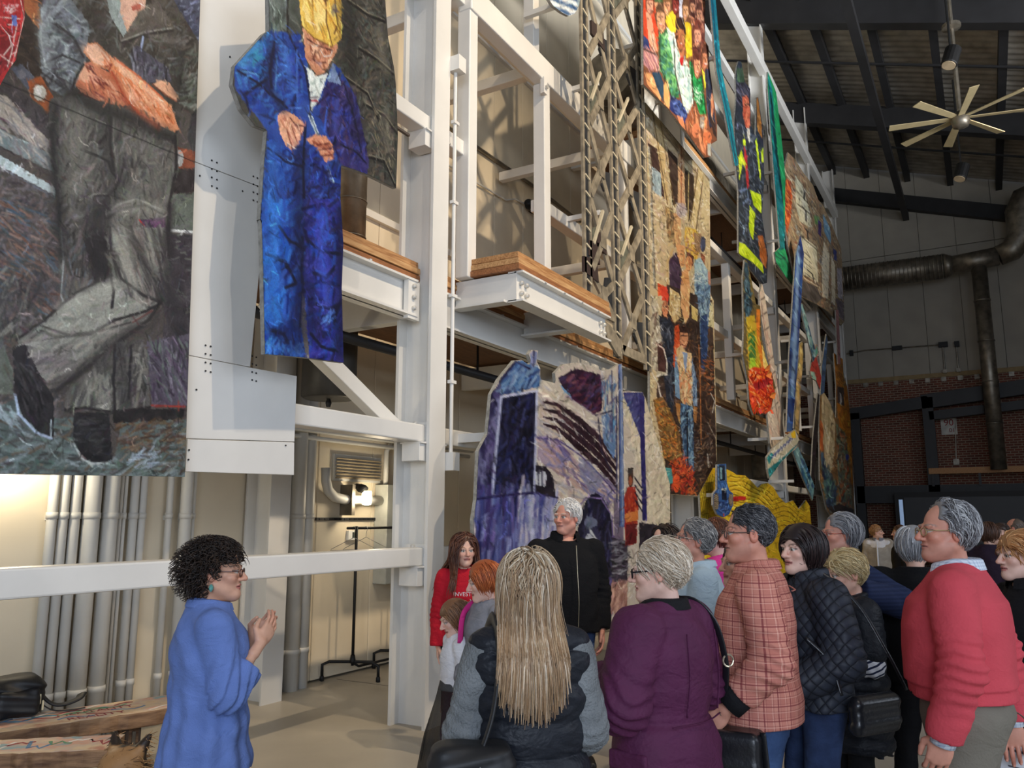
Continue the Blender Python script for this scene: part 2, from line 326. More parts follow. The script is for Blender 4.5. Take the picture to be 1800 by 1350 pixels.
for a, b in zip(COLS[:-1], COLS[1:]):
    for z in ZR:
        for ra, rb in (((a + .05, 6.25), (7.85, b - .05)) if (a == 5.75 and z == 5.3) else ((a + .05, b - .05),)): fp('rail', MB().box(ra, rb, 4.16, 4.32, z - 0.075, z + 0.075), bevel=0.012)
        for xx in (b - 0.19, a + 0.03):
            rb_ = fp('rail_bracket', MB().box(xx, xx + 0.16, 4.15, 4.34, z - 0.24, z - 0.085), bevel=0.004)
            fp('rail_seat', MB().box(xx, xx + 0.16, 4.13, 4.36, z - 0.09, z - 0.076))
            fp('rail_stop', MB().box(xx + 0.1, xx + 0.115, 4.13, 4.36, z - 0.08, z + 0.1))
            MB().lathe([(0.018, 0), (0.018, 0.02), (0.01, 0.028)], (xx + 0.05, 4.24, z - 0.068 + 0.143), 8).build('bolt', M_BOLT, rb_)
    fp('eave_rail', MB().box(a, b, 4.02, 4.2, 13.05, 13.35), bevel=0.01)
    for z in ((3.64, 8.35) if a > 12 else (3.64,)):   # floor beams: top and bottom flange and web
        d = 0.34
        fp('floor_beam_web', MB().box(a + 0.13, b - 0.13, 4.32, 4.34, z - d / 2, z + d / 2))
        fp('floor_beam_flange', MB().box(a + 0.13, b - 0.13, 4.24, 4.42, z + d / 2 - 0.02, z + d / 2))
        fp('floor_beam_flange', MB().box(a + 0.13, b - 0.13, 4.24, 4.42, z - d / 2, z - d / 2 + 0.02))
        ep_ = fp('end_plate', MB().box(b - 0.26, b - 0.1, 4.25, 4.30, z - d / 2 - 0.03, z + d / 2 - 0.02))
        for k in range(3): MB().lathe([(0.022, 0), (0.022, 0.02), (0.012, 0.032)], (b - 0.19, 4.25, z + 0.1 - k * 0.1), 8, (0, -1, 0)).build('bolt', M_BOLT, ep_)
        n = int((b - a) / 0.9)
        for k in range(n): fp('bolt', MB().lathe([(0.02, 0), (0.02, 0.025)], (a + 0.5 + k * 0.9, 4.28, z + d / 2), 8), M_BOLT)
        fp('cross_beam', MB().box(a - 0.06, a + 0.06, 4.48, 6.25, z - 0.16, z + 0.14))
        fp('cross_beam', MB().box((a + b) / 2 - 0.05, (a + b) / 2 + 0.05, 4.34, 6.25, z - 0.16, z + 0.14))
# posts standing on the deck and their ties to the wall
for x in (6.28, 7.87, 10.3, 15.75, 17.6, 22.3, 24.4, 28.2, 30.0):
    big = x < 9
    fp('post', MB().box(x - 0.075, x + 0.075, 4.1, 4.25, 4.0 if x != 6.28 else 3.98, 6.78 if x > 7 else 15.0), bevel=0.01)
    for z in ((7.0,) if x < 9 else (5.3, 7.0)):
        fp('tie', MB().box(x - 0.06, x + 0.06, 4.25, 6.2, z - 0.07, z + 0.07), bevel=0.008)
fp('post_clip', MB().box(7.72, 7.8, 4.06, 4.11, 6.6, 6.8)); fp('bolt', MB().lathe([(0.025, 0), (0.025, 0.03)], (7.76, 4.06, 6.68), 8, (0, -1, 0)), M_BOLT)
fp('post', MB().box(7.62, 7.76, 4.14, 4.28, 7.0, 12.0), bevel=0.01)
fp('upper_tube', MB().box(6.2, 13.0, 4.08, 4.24, 6.78, 7.08), bevel=0.015)
# diagonal braces below the deck
for (xa, za, xb, zb, y) in ((4.05, 3.25, 5.66, 2.42, 4.42), (13.2, 3.1, 15.6, 1.5, 4.5), (20.3, 3.1, 22.4, 1.6, 4.5), (26.4, 3.1, 28.4, 1.6, 4.5)):
    fp('brace', MB().bar((xa, y, za), (xb, y, zb), 0.11, 0.13), bevel=0.006)
    fp('brace_leg', MB().bar((xa, y + 0.06, za + .05), (xb, y + 0.06, zb + .05), 0.015, 0.16))
# thin conduit on the first column
fp('conduit', MB().tube([(5.93, 4.08, 2.24), (5.93, 4.08, 5.95)], 0.018, 8)); fp('conduit_box', MB().box(5.88, 5.98, 4.02, 4.12, 2.12, 2.28)); fp('conduit_box', MB().box(5.87, 5.99, 4.0, 4.12, 5.93, 6.08))
for z in (2.9, 3.7, 4.6, 5.4): fp('conduit_clamp', MB().box(5.89, 5.97, 4.055, 4.1, z, z + 0.03))

# decks: three stacked layers of laminated timber each
for z, lab in ((3.83, 'laminated timber deck resting on the first-level floor beams of the white frame'), (8.54, 'laminated timber deck resting on the upper floor beams of the white frame')):
    dk = empty('timber_deck', lab, 'deck', (5.75, 5.2, z), 'frame decks')
    for i, (a, b) in enumerate(((-0.9, 5.72), (5.8, 12.95), (13.05, 20.05), (20.15, 26.15), (26.25, 31.6))):
        if z > 8 and i < 2: continue
        for k in range(3):
            o = box('deck_layer', (M_WOOD3, M_WOOD2, M_WOOD)[k], a + 0.02 * k, b - 0.015 * k, 4.30 - 0.014 * (k % 2), 6.1, z + k * 0.095 * 0.62, z + (k + 1) * 0.095 * 0.62 - 0.006, dk, bevel=0.003); o.location = (-5.75, -5.2, -z)
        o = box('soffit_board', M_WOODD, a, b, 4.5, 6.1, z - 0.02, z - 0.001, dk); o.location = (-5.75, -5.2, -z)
        for j in range(int((b - a) / 1.2)):
            o = box('sprinkler_hanger', M_BLACK, a + 0.8 + j * 1.2, a + 0.82 + j * 1.2, 5.0, 5.02, z - 0.45, z - 0.02, dk); o.location = (-5.75, -5.2, -z)
    o = MB().tube([(-0.5 if z < 8 else 13.1, 5.01, z - 0.47), (31.5, 5.01, z - 0.47)], 0.05, 10).build('sprinkler_pipe', M_DARK, dk, smooth=True); o.location = (-5.75, -5.2, -z)

# cantilever balcony in front of the first bay
bc = empty('balcony_platform', 'small cantilevered steel balcony with layered timber floor beside the painted tower', 'platform', (7.2, 3.85, 3.65))
def bp_(n, mb, m=M_STEEL, bevel=0.0): b = mb.build(n, m, bc, bevel=bevel); b.location = (-7.2, -3.85, -3.65); return b
X0, X1, Y0 = 6.3, 8.35, 3.62
for k in range(3): bp_('timber_layer', MB().box(X0 - 0.05 + 0.01 * k, X1 + 0.04, Y0 - 0.06 + 0.012 * k, 4.26, 3.985 + k * 0.062, 3.985 + (k + 1) * 0.062 - 0.007), (M_WOOD3, M_WOOD2, M_WOOD)[k], 0.003)
fw_ = bp_('front_beam_web', MB().box(X0, X1, Y0, Y0 + 0.02, 3.7, 3.98)); bp_('front_beam_flange', MB().box(X0, X1, Y0 - 0.07, Y0 + 0.09, 3.965, 3.985)); bp_('front_beam_flange', MB().box(X0, X1, Y0 - 0.07, Y0 + 0.09, 3.69, 3.71))
for x in (X0, X1 - 0.7):
    bp_('side_beam', MB().box(x, x + 0.02, Y0 + 0.02, 4.3, 3.7, 3.97)); bp_('side_beam_flange', MB().box(x - 0.06, x + 0.08, Y0 + 0.1, 4.3, 3.69, 3.71))
for x in (X0 + 0.07, X0 + 0.17, X1 - 0.17, X1 - 0.07):
    for z in (3.78, 3.88): MB().lathe([(0.024, 0), (0.024, 0.025), (0.014, 0.04)], (x, Y0, z), 8, (0, -1, 0)).build('bolt', M_BOLT, fw_)
for k in range(4): bp_('bolt', MB().lathe([(0.022, 0), (0.022, 0.025)], (X0 + 0.45 + k * 0.42, Y0 - 0.05, 3.967), 8, (0, -0.7, 0.7)), M_BOLT)
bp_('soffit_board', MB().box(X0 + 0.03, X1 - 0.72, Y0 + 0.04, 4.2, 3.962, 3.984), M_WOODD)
# ================================================================== things along the foot of the mural wall
def adopt(o, parent): o.parent = parent; o.location = -Vector(parent.location); return o
pipes = [(94, 17, 'slim'), (114, 16, 'slim'), (134, 17, 'slim'), (160, 27, 'thick'), (193, 25, 'thick'), (210, 6, 'thin'), (217, 6, 'thin'), (224, 6, 'thin'), (238, 13, 'slim'), (253, 12, 'slim'), (301, 10, 'slim'), (327, 18, 'slim'), (344, 7, 'thin'), (508, 9, 'slim'), (521, 20, 'thick'), (541, 16, 'thick')]
for i, (px, w, kind) in enumerate(pipes):
    q = onY(px, 938, 6.2); dpx = (onY(px + 1, 938, 6.2) - q)[0]; r = max(0.012, dpx * w / 2)
    where = 'from the far end of the bench' if px < 400 else 'beside the coat rack'
    if px < 400: lab = f'{kind} white vertical pipe on the wall, {ordinal(i)} from the bench backpack'
    else: lab = f'{kind} white vertical pipe beside the wall thermostat, {ordinal(i - 13)} from the woman in blue'
    e = empty('wall_pipe', lab, 'pipe', (q[0], 6.3 - r - 0.02, 0), 'white pipes on the mural wall')
    MB().tube([(0, 0, 0.0), (0, 0, 3.75)], r, 14).build('pipe_shaft', M_PIPE, e, smooth=True)
    for z in (0.35, 1.7) if kind != 'thin' else (1.7,): MB().tube([(0, 0, z), (0, 0, z + 0.05)], r + 0.006, 14).build('pipe_band', M_PIPE, e, smooth=True)
    MB().box(-0.02, 0.02, 0, r + 0.02, 1.69, 1.73).build('pipe_bracket', M_PIPE, e)
# wide painted steel stile that stands before the pipes
ws = empty('wall_stile', 'tall white flanged wall stile standing between the pipes', 'post', (5.72, 5.95, 0))
for n, a in (('stile_web', (-0.012, 0.012, 0, 0.3, 0, 3.75)), ('stile_flange', (-0.13, 0.13, -0.02, 0, 0, 3.75)), ('stile_flange', (-0.13, 0.13, 0.3, 0.32, 0, 3.75))): box(n, M_STEEL, *a, ws)
# elbow pipe, bulb light, thermostat, vent, box on the wall right of the pipes
el = empty('elbow_pipe', 'white elbow pipe curving along the wall below the vent', 'pipe', tuple(onY(580, 850, 6.2)))
adopt(MB().tube([onY(573, 822, 6.2), onY(573, 845, 6.2), onY(577, 862, 6.2), onY(588, 874, 6.2), onY(605, 878, 6.2), onY(668, 880, 6.2)], 0.055, 12).build('pipe_bend', M_PIPE, el, smooth=True), el)
q = onY(612, 879, 6.2); adopt(box('pipe_clamp', M_GALV, q[0] - .025, q[0] + .025, 6.12, 6.298, q[2] - .17, q[2] + .17), el)
vt = empty('wall_vent', 'louvred white air vent high on the wall above the bulb light', 'vent', tuple(onY(628, 832, 6.28)))
q0, q1 = onY(585, 822, 6.28), onY(668, 846, 6.28)
adopt(box('vent_frame', M_PIPE, q0[0], q1[0], 6.27, 6.3, 2.12, 2.42), vt)
for k in range(7): adopt(MB().bar((q0[0] + .03, 6.255, 2.16 + k * .035), (q1[0] - .03, 6.255, 2.16 + k * .035), 0.03, 0.008, (0, 0.6, 1)).build('louvre', mat('vent_slat', (150, 136, 112), 0.6), vt), vt)
q = onY(645, 868, 6.1)
bu = empty('bulb_light', 'lit jar-shaped bulb light with dark cap on the wall', 'wall light', tuple(q))
MB().lathe([(0.035, -0.02), (0.06, 0.0), (0.065, 0.06), (0.03, 0.08)], (-0.03, 0.06, 0.03), 16, (0.2, -0.3, 1)).build('lamp_cap', M_BLACK, bu, smooth=True)
MB().tube([(-0.05, 0.2, 0.06), (-0.06, 0.1, 0.09), (-0.03, 0.06, 0.08)], 0.03, 8).build('lamp_arm', M_BLACK, bu, smooth=True)
MB().lathe([(0.02, -0.16), (0.05, -0.15), (0.058, -0.1), (0.056, -0.02), (0.05, 0.0)], (0, 0, 0.03), 16).build('bulb_glass', mat('lit_bulb', (255, 236, 196), 0.4, emit=9.0, var=0.0), bu, smooth=True)
L = bpy.data.lights.new('bulb_glow', 'POINT'); L.energy = 12; L.color = (1, .85, .62); L.shadow_soft_size = 0.06
lo = bpy.data.objects.new('bulb_glow', L); C.objects.link(lo); lo.parent = bu; lo.location = (0, -0.16, -0.06)
# a second, identical fitting above the bench, out of view behind the worker mural: its pool of light shows on the wall
L2 = bpy.data.lights.new('wall_glow', 'POINT'); L2.energy = 26; L2.color = (1, .88, .66); L2.shadow_soft_size = 0.06
lo2 = bpy.data.objects.new('wall_glow', L2); C.objects.link(lo2); lo2.location = tuple(onY(40, 800, 6.05))
th = empty('thermostat', 'small white wall thermostat with dark display', 'thermostat', tuple(onY(617, 941, 6.29)))
box('thermostat_case', mat('white_plastic', (232, 230, 224), 0.4, var=0.02), -0.075, 0.075, -0.03, 0.01, -0.055, 0.055, th, bevel=0.006)
box('display', mat('lcd', (60, 66, 62), 0.2), -0.01, 0.055, -0.034, -0.029, -0.03, 0.035, th)
rl = empty('wall_rail', 'dark slotted horizontal rail on the wall above the thermostat', 'rail', tuple(onY(600, 913, 6.28)))
q0, q1 = onY(556, 913, 6.28), onY(667, 912, 6.28); adopt(box('rail_strip', M_DARK, q0[0], q1[0], 6.275, 6.3, q0[2] - .012, q0[2] + .02), rl)
for k in range(12): adopt(box('rail_slot', M_BLACK, q0[0] + .04 + k * .08, q0[0] + .08 + k * .08, 6.268, 6.276, q0[2] - .004, q0[2] + .012), rl)
eb = empty('electrical_panel', 'tall grey electrical raceway box at the end of the elbow pipe', 'electrical box', tuple(onY(675, 940, 6.2)))
q0 = onY(668, 940, 6.2); adopt(box('raceway', mat('grey_enclosure', (176, 178, 170), 0.5), q0[0], q0[0] + .2, 6.1, 6.295, 0.95, 2.1, None, 0.006), eb)
adopt(MB().tube([(q0[0] + .08, 6.2, 2.1), (q0[0] + .08, 6.2, 2.5), (q0[0] + .3, 6.2, 2.75)], 0.03, 8).build('raceway_pipe', M_PIPE, eb, smooth=True), eb)
for i, (z, y) in enumerate(((2.62, 6.1), (2.55, 6.16))):
    e = empty('overhead_conduit', ['upper', 'lower'][i] + ' white conduit running along the wall above the vent', 'conduit', (4.8, y, z), 'wall conduits')
    MB().tube([(-0.6, 0, 0), (4.6, 0, 0)], 0.025, 8).build('conduit_pipe', M_PIPE, e, smooth=True)
# dark cylindrical duct under the deck and the silver riser above it
ud = empty('hanging_cylinder', 'dark round duct stub hanging below the deck behind the blue worker mural', 'duct', (5.98, 5.6, 3.2))
MB().lathe([(0.24, -0.32), (0.27, -0.3), (0.27, 0.55)], n=24).build('duct_stub', mat('dark_duct', (70, 68, 64), 0.5, var=0.2), ud, smooth=True)
MB().lathe([(0.02, -0.4), (0.03, -0.36), (0.015, -0.31)], n=8).build('hook', M_DARK, ud)
rs = empty('duct_riser', 'silver spiral duct rising from the deck behind the blue worker mural', 'duct', (6.2, 5.6, 4.02))
MB().tube([(0, 0, 0), (0, 0, 4.4)], 0.17, 20).build('riser_pipe', M_GALV, rs, smooth=True)
for k in range(9): MB().tube([(0, 0, .2 + k * .4), (0, 0, .215 + k * .4)], 0.178, 20).build('riser_rib', M_GALV, rs, smooth=True)
for i, x in enumerate((15.6, 18.2, 23.6)):
    r2 = empty('duct_riser', ['silver duct riser behind the tall shop-floor mural', 'silver duct riser behind the feather cutout', 'silver duct riser behind the blue beams'][i], 'duct', (x, 5.5, 0), 'far duct risers')
    MB().tube([(0, 0, 0), (0, 0, 12)], 0.26, 16).build('riser_pipe', M_GALV, r2, smooth=True)
    for k in range(12): MB().tube([(0, 0, .8 + k), (0, 0, .83 + k)], 0.27, 16).build('riser_rib', M_GALV, r2, smooth=True)
hd = empty('round_duct', 'fat galvanised round duct running behind the children mural', 'duct', (15, 5.4, 9.6))
MB().tube([(-2.2, 0, 0.2), (14, 0, 0.2)], 0.5, 20).build('duct_run', M_GALV, hd, smooth=True)
for k in range(14): MB().tube([(-2 + k, 0, .2), (-1.97 + k, 0, .2)], 0.52, 20).build('duct_rib', M_GALV, hd, smooth=True)
# caged lamp and conduits on the upper wall
cl = empty('caged_lamp', 'black caged wall lamp above the deck with its conduit', 'wall light', tuple(onY(930, 362, 6.2)))
MB().lathe([(0.03, -.05), (0.07, 0), (0.07, 0.1), (0.04, 0.13)], n=12, axis=(-1, -0.4, 0.3)).build('lamp_base', M_BLACK, cl, smooth=True)
for a in range(6): MB().tube([(0.05 + .02, .075 * math.cos(a * 1.047), .075 * math.sin(a * 1.047)), (0.12, .08 * math.cos(a * 1.047), .08 * math.sin(a * 1.047)), (0.22, .07 * math.cos(a * 1.047), .07 * math.sin(a * 1.047)), (0.27, 0, 0)], 0.006, 5).build('cage_wire', M_BLACK, cl)
for x in (0.1, 0.17): MB().tube([(x, .08 * math.cos(t * .5236), .08 * math.sin(t * .5236)) for t in range(13)], 0.006, 5).build('cage_ring', M_BLACK, cl)
MB().lathe([(0.02, 0), (0.045, 0.04), (0.04, 0.12), (0.01, 0.15)], (0.08, 0, 0), 12, (1, 0, 0)).build('lamp_globe', mat('globe', (190, 180, 160), 0.2), cl, smooth=True)
adopt(MB().tube([onY(780, 285, 6.25), onY(836, 320, 6.25), onY(890, 352, 6.25), onY(905, 350, 6.25), onY(925, 360, 6.25)], 0.015, 6).build('lamp_conduit', M_PIPE, cl), cl)
uc = empty('upper_conduit', 'grey conduit running along the upper wall above the caged lamp', 'conduit', tuple(onY(890, 290, 6.25)))
adopt(MB().tube([onY(760, 205, 6.25), onY(942, 330, 6.25), onY(1020, 390, 6.25)], 0.03, 6).build('conduit_pipe', M_GALV, uc), uc)

# ------------------------------------------------------------------ coat rack with wire hangers
ck = empty('coat_rack', 'black wheeled garment rack standing by the white wall', 'coat rack', tuple(onZ(603, 1172)))
ox, oy = ck.location.x, ck.location.y
def kt(n, pts, r=0.015, m=M_BLACK, k=8): return adopt(MB().tube(pts, r, k).build(n, m, ck, smooth=True), ck)
kx, ky = 6.90, 5.98; lx = 7.75
def end(x):
    kt('upright', [(x, ky, 0.16), (x, ky, 1.62)], 0.016)
    fb_ = kt('foot_bar', [(x - 0.16, ky + 0.28, 0.05), (x - 0.16, ky + 0.28, 0.17), (x - .12, ky + 0.22, 0.2), (x, ky, 0.2), (x + .08, ky - 0.2, 0.2), (x + .1, ky - 0.27, 0.16), (x + .1, ky - 0.27, 0.05)], 0.016)
    for (a, b) in ((x - .16, ky + .28), (x + .1, ky - .27)): MB().lathe([(0.012, 0), (0.024, 0.005), (0.024, 0.045), (0.014, 0.06)], (a, b, 0), 10).build('caster', M_BLACK, fb_, smooth=True)
    adopt(MB().lathe([(0.02, 0), (0.035, 0.02), (0.022, 0.09)], (x, ky, 0.18), 10).build('hub', M_BLACK, ck, smooth=True), ck)
    kt('collar', [(x, ky, 1.16), (x, ky, 1.2)], 0.022)
end(kx); end(lx)
kt('bottom_bar', [(kx, ky, 0.19), (kx + .1, ky, .14), (lx - .1, ky, 0.14), (lx, ky, 0.19)], 0.014)
kt('top_bar', [(kx - 0.15, ky, 1.6), (lx + 0.15, ky, 1.6)], 0.014)
M_WIRE = mat('wire', (168, 166, 160), 0.35, metal=0.6)
for i, (x, lab) in enumerate(((kx - 0.04, 'thin wire hanger on the coat rack, nearer the pipes'), (kx + 0.16, 'thin wire hanger on the coat rack, nearer the white column'))):
    hg = empty('wire_hanger', lab, 'hanger', (x, ky, 1.6), 'wire hangers on the coat rack')
    MB().tube([(0, 0.02, -0.02), (0.0, 0.02, 0.012), (0, 0, 0.02), (0, -0.02, 0.0), (0, 0, -0.06), (0, 0, -0.1)], 0.003, 5).build('hook', M_WIRE, hg)
    MB().tube([(0, 0, -0.1), (0.17, -0.16, -0.22), (0.18, -0.17, -0.235), (-0.18, 0.17, -0.235), (-0.17, 0.16, -0.22), (0, 0, -0.1)], 0.003, 5).build('shoulder_wire', M_WIRE, hg)

# ------------------------------------------------------------------ painted benches, backpack
M_PLANK = mat('worn_plank', (146, 112, 80), 0.7, var=0.25, scale=6, stretch=(1, 6, 6), bump=0.3, bscale=20, dark=(88, 60, 40))
pt = bpy.data.materials.new('scrawled_paint'); pt.use_nodes = True; N, Lk = pt.node_tree.nodes, pt.node_tree.links; MATS['scrawled_paint'] = pt
tc = N.new('ShaderNodeTexCoord'); nz = N.new('ShaderNodeTexNoise'); nz.inputs['Scale'].default_value = 5; nz.inputs['Detail'].default_value = 5; Lk.new(tc.outputs['Object'], nz.inputs[0])
rp = N.new('ShaderNodeValToRGB'); rp.color_ramp.interpolation = 'EASE'; e = rp.color_ramp.elements
for p_, c_ in ((0.3, (176, 120, 96)), (0.42, (205, 180, 146)), (0.5, (190, 168, 150)), (0.58, (196, 150, 128)), (0.68, (120, 150, 158))):
    x = e.new(p_); x.color = (*lin(c_), 1)
e.remove(e[0]); e.remove(e[-1]); Lk.new(nz.outputs['Fac'], rp.inputs[0]); Lk.new(rp.outputs[0], N['Principled BSDF'].inputs['Base Color']); N['Principled BSDF'].inputs['Roughness'].default_value = 0.55
def bench(lab, a, b, depth, z, thick, legs, grp):
    a, b = Vector(a), Vector(b); L_ = (b - a).length; ang = math.atan2(b.y - a.y, b.x - a.x)
    e = empty('plank_bench', lab, 'bench', (a.x, a.y, 0), grp, rz=ang)
    n = 26; top = []; bot = []
    rnd = random.Random(len(lab))
    pol = [(L_ * i / n, -depth / 2 + rnd.uniform(-.012, .012)) for i in range(n + 1)] + [(L_ * i / n, depth / 2 + rnd.uniform(-.012, .012)) for i in range(n, -1, -1)]
    MB().prism(pol, lambda x, y: (x, y, z - thick), lambda x, y: (x, y, z)).build('seat_plank', M_PLANK, e, bevel=0.008)
    MB().prism([(x * .996 + .004, y * .95) for x, y in pol], lambda x, y: (x, y, z - 0.001), lambda x, y: (x, y, z + 0.002)).build('painted_top', pt, e)
    for x in legs:
        lg_ = MB().box(x - 0.045, x + 0.045, -depth / 2 + .06, -depth / 2 + .15, 0, z - thick).build('leg', mat('dark_leg', (70, 54, 42), 0.7), e, bevel=0.004)
        MB().box(x - 0.045, x + 0.045, depth / 2 - .15, depth / 2 - .06, 0, z - thick).build('leg', mat('dark_leg', (70, 54, 42), 0.7), e, bevel=0.004)
        MB().box(x - 0.03, x + 0.03, -depth / 2 + .06, depth / 2 - .06, z - thick - .1, z - thick).build('leg_cleat', M_PLANK, e)
        MB().box(x - 0.01, x + 0.01, -depth / 2 + .05, -depth / 2 + .06, z - thick - .12, z - thick - .03).build('bracket', M_GALV, lg_)
    return e
b1a, b1b = onZ(-120, 1292, .5), onZ(330, 1228, .5)
be1 = bench('long plank bench with painted lettering behind the woman in blue', b1a, b1b, 0.42, 0.5, 0.09, (0.5, (Vector(b1b) - Vector(b1a)).length - 0.38), 'painted benches')
b2a, b2b = onZ(-160, 1320, .54), onZ(205, 1304, .54)
be2 = bench('low plank bench with rough broken end in front of the lettered bench', b2a, b2b, 0.3, 0.54, 0.085, (0.5, (Vector(b2b) - Vector(b2a)).length - 0.5), 'painted benches')
L1 = (Vector(b1b) - Vector(b1a)).length; L2 = (Vector(b2b) - Vector(b2a)).length
MR, MG, MBl, MWh = mat('letter_red', (140, 36, 44), 0.6), mat('letter_green', (70, 130, 96), 0.6), mat('letter_blue', (70, 120, 160), 0.6), mat('letter_white', (215, 212, 205), 0.6)
text('MENTALITY', 0.085, MR, be1, (L1 * .60, 0.02, 0.503), (0, 0, 0), 'painted_word', 0.0006)
text('REALITY', 0.09, MR, be1, (L1 * .58, -0.12, 0.503), (0, 0, 0), 'painted_word', 0.0006)
rr = random.Random(3)
for k in range(16):
    x0 = rr.uniform(.2, L1 - .2); y0 = rr.uniform(-.15, .15)
    MB().tube([(x0 + j * .04, y0 + .03 * math.sin(j * 1.1 + k), 0.503) for j in range(rr.randint(4, 9))], 0.009, 6, flat=0.15).build('paint_scrawl', [MR, MG, MBl, MWh][k % 4], be1)
    if k < 8: MB().tube([(.15 + k * L2 * .1 + j * .03, rr.uniform(-.08, .08), 0.543) for j in range(5)], 0.01, 6, flat=0.15).build('paint_scrawl', [MBl, MG, MWh, MR][k % 4], be2)
PI = math.pi
# ================================================================== painted murals: boards cut to outline with vertex-painted faces
M_EDGE = mat('board_edge', (150, 148, 140), 0.7, var=0.2, scale=30)
M_PAINT = vmat('mural_paint', rough=0.5, bump=0.25, bscale=70, var=0.16, nscale=90, spec=0.3)
def inside(px, py, poly):
    """even-odd test, arrays px,py"""
    r = np.zeros(px.shape, bool); n = len(poly)
    for i in range(n):
        x0, y0 = poly[i]; x1, y1 = poly[(i + 1) % n]
        if y0 == y1: continue
        c = ((y0 > py) != (y1 > py)) & (px < (x1 - x0) * (py - y0) / (y1 - y0) + x0)
        r ^= c
    return r
def vnoise(h, w, cell, rng):
    g = rng.random((h // cell + 3, w // cell + 3)); y = np.arange(h) / cell; x = np.arange(w) / cell
    yi = y.astype(int); xi = x.astype(int); fy = (y - yi)[:, None]; fx = (x - xi)[None]
    fy = fy * fy * (3 - 2 * fy); fx = fx * fx * (3 - 2 * fx)
    a = g[yi][:, xi]; b = g[yi][:, xi + 1]; c = g[yi + 1][:, xi]; d = g[yi + 1][:, xi + 1]
    return (a * (1 - fx) + b * fx) * (1 - fy) + (c * (1 - fx) + d * fx) * fy
class Mural:
    def __init__(s, Y, outline, base, step=1.5, seed=1, thick=0.035):
        s.Y = Y; s.thick = thick; s.rng = np.random.default_rng(seed)
        s.out = [(q[0], q[2]) for q in (onY(x, y, Y) for x, y in outline)]
        o = np.array(outline, float); s.x0, s.x1 = min(p[0] for p in s.out), max(p[0] for p in s.out); s.z0, s.z1 = min(p[1] for p in s.out), max(p[1] for p in s.out)
        s.w = max(8, int(np.ptp(o[:, 0]) / step)); s.h = max(8, int((s.z1 - s.z0) / (s.x1 - s.x0) * 0 + np.ptp(o[:, 1]) / step))
        s.I = np.zeros((s.h, s.w, 3)) + np.array(base, float)
        s.T = (0, 0, 1.0); s.step = step
    def k(s): return 1.45 / (s.T[2] * s.step)
    def t(s, ox, oy, sc): s.T = (ox, oy, sc); return s
    def g(s, pts):
        r = []
        for x, y in pts:
            q = onY(s.T[0] + x / s.T[2], s.T[1] + y / s.T[2], s.Y)
            r.append(((q[0] - s.x0) / (s.x1 - s.x0) * (s.w - 1), (s.z1 - q[2]) / (s.z1 - s.z0) * (s.h - 1)))
        return r
    def p(s, rgb, *pts, j=14, a=1.0):
        G = s.g(pts); xs = [q[0] for q in G]; ys = [q[1] for q in G]
        i0, i1 = max(0, int(min(ys)) - 1), min(s.h, int(max(ys)) + 2); k0, k1 = max(0, int(min(xs)) - 1), min(s.w, int(max(xs)) + 2)
        if i1 <= i0 or k1 <= k0: return s
        yy, xx = np.mgrid[i0:i1, k0:k1].astype(float); m = inside(xx, yy, G)[..., None] * a
        n = (vnoise(i1 - i0, k1 - k0, 7, s.rng) - .5)[..., None] * 2 * j
        sub = s.I[i0:i1, k0:k1]; sub[:] = sub * (1 - m) + (np.array(rgb, float) + n) * m
        return s
    def l(s, rgb, w, *pts, a=1.0):
        G = s.g(pts); w = max(0.8, w * s.k()) / 2
        for (x0, y0), (x1, y1) in zip(G[:-1], G[1:]): s.seg(x0, y0, x1, y1, w, rgb, a)
        return s
    def seg(s, x0, y0, x1, y1, w, rgb, a=1.0):
        i0, i1 = max(0, int(min(y0, y1) - w - 1)), min(s.h, int(max(y0, y1) + w + 2)); k0, k1 = max(0, int(min(x0, x1) - w - 1)), min(s.w, int(max(x0, x1) + w + 2))
        if i1 <= i0 or k1 <= k0: return
        yy, xx = np.mgrid[i0:i1, k0:k1]; dx, dy = x1 - x0, y1 - y0; L = dx * dx + dy * dy + 1e-9
        tt = np.clip(((xx - x0) * dx + (yy - y0) * dy) / L, 0, 1)
        d = np.hypot(xx - x0 - tt * dx, yy - y0 - tt * dy); m = (np.clip(w + .5 - d, 0, 1) * a)[..., None]
        sub = s.I[i0:i1, k0:k1]; sub[:] = sub * (1 - m) + np.array(rgb, float) * m
    def b(s, rgb, w, *pts, a=0.6):
        G = s.g(pts); w = w / (s.T[2] * s.step); A = np.array(G); r = 2.4 * w
        i0, i1 = max(0, int(A[:, 1].min() - r)), min(s.h, int(A[:, 1].max() + r) + 1); k0, k1 = max(0, int(A[:, 0].min() - r)), min(s.w, int(A[:, 0].max() + r) + 1)
        if i1 <= i0 or k1 <= k0: return s
        yy, xx = np.mgrid[i0:i1, k0:k1]; D = np.full(yy.shape, 1e9)
        for (x0, y0), (x1, y1) in zip(G[:-1], G[1:]):
            dx, dy = x1 - x0, y1 - y0; t_ = np.clip(((xx - x0) * dx + (yy - y0) * dy) / (dx * dx + dy * dy + 1e-9), 0, 1); D = np.minimum(D, np.hypot(xx - x0 - t_ * dx, yy - y0 - t_ * dy))
        m = (a * np.exp(-(D / w) ** 2))[..., None]; sub = s.I[i0:i1, k0:k1]; sub[:] = sub * (1 - m) + np.array(rgb, float) * m
        return s
    def e(s, rgb, cx, cy, rx, ry, a=1.0, j=10, rot=0.0):
        c_, s_ = math.cos(rot), math.sin(rot)
        return s.p(rgb, *[(cx + rx * math.cos(t_) * c_ - ry * math.sin(t_) * s_, cy + rx * math.cos(t_) * s_ + ry * math.sin(t_) * c_) for t_ in np.linspace(0, 2 * math.pi, 22)[:-1]], a=a, j=j)
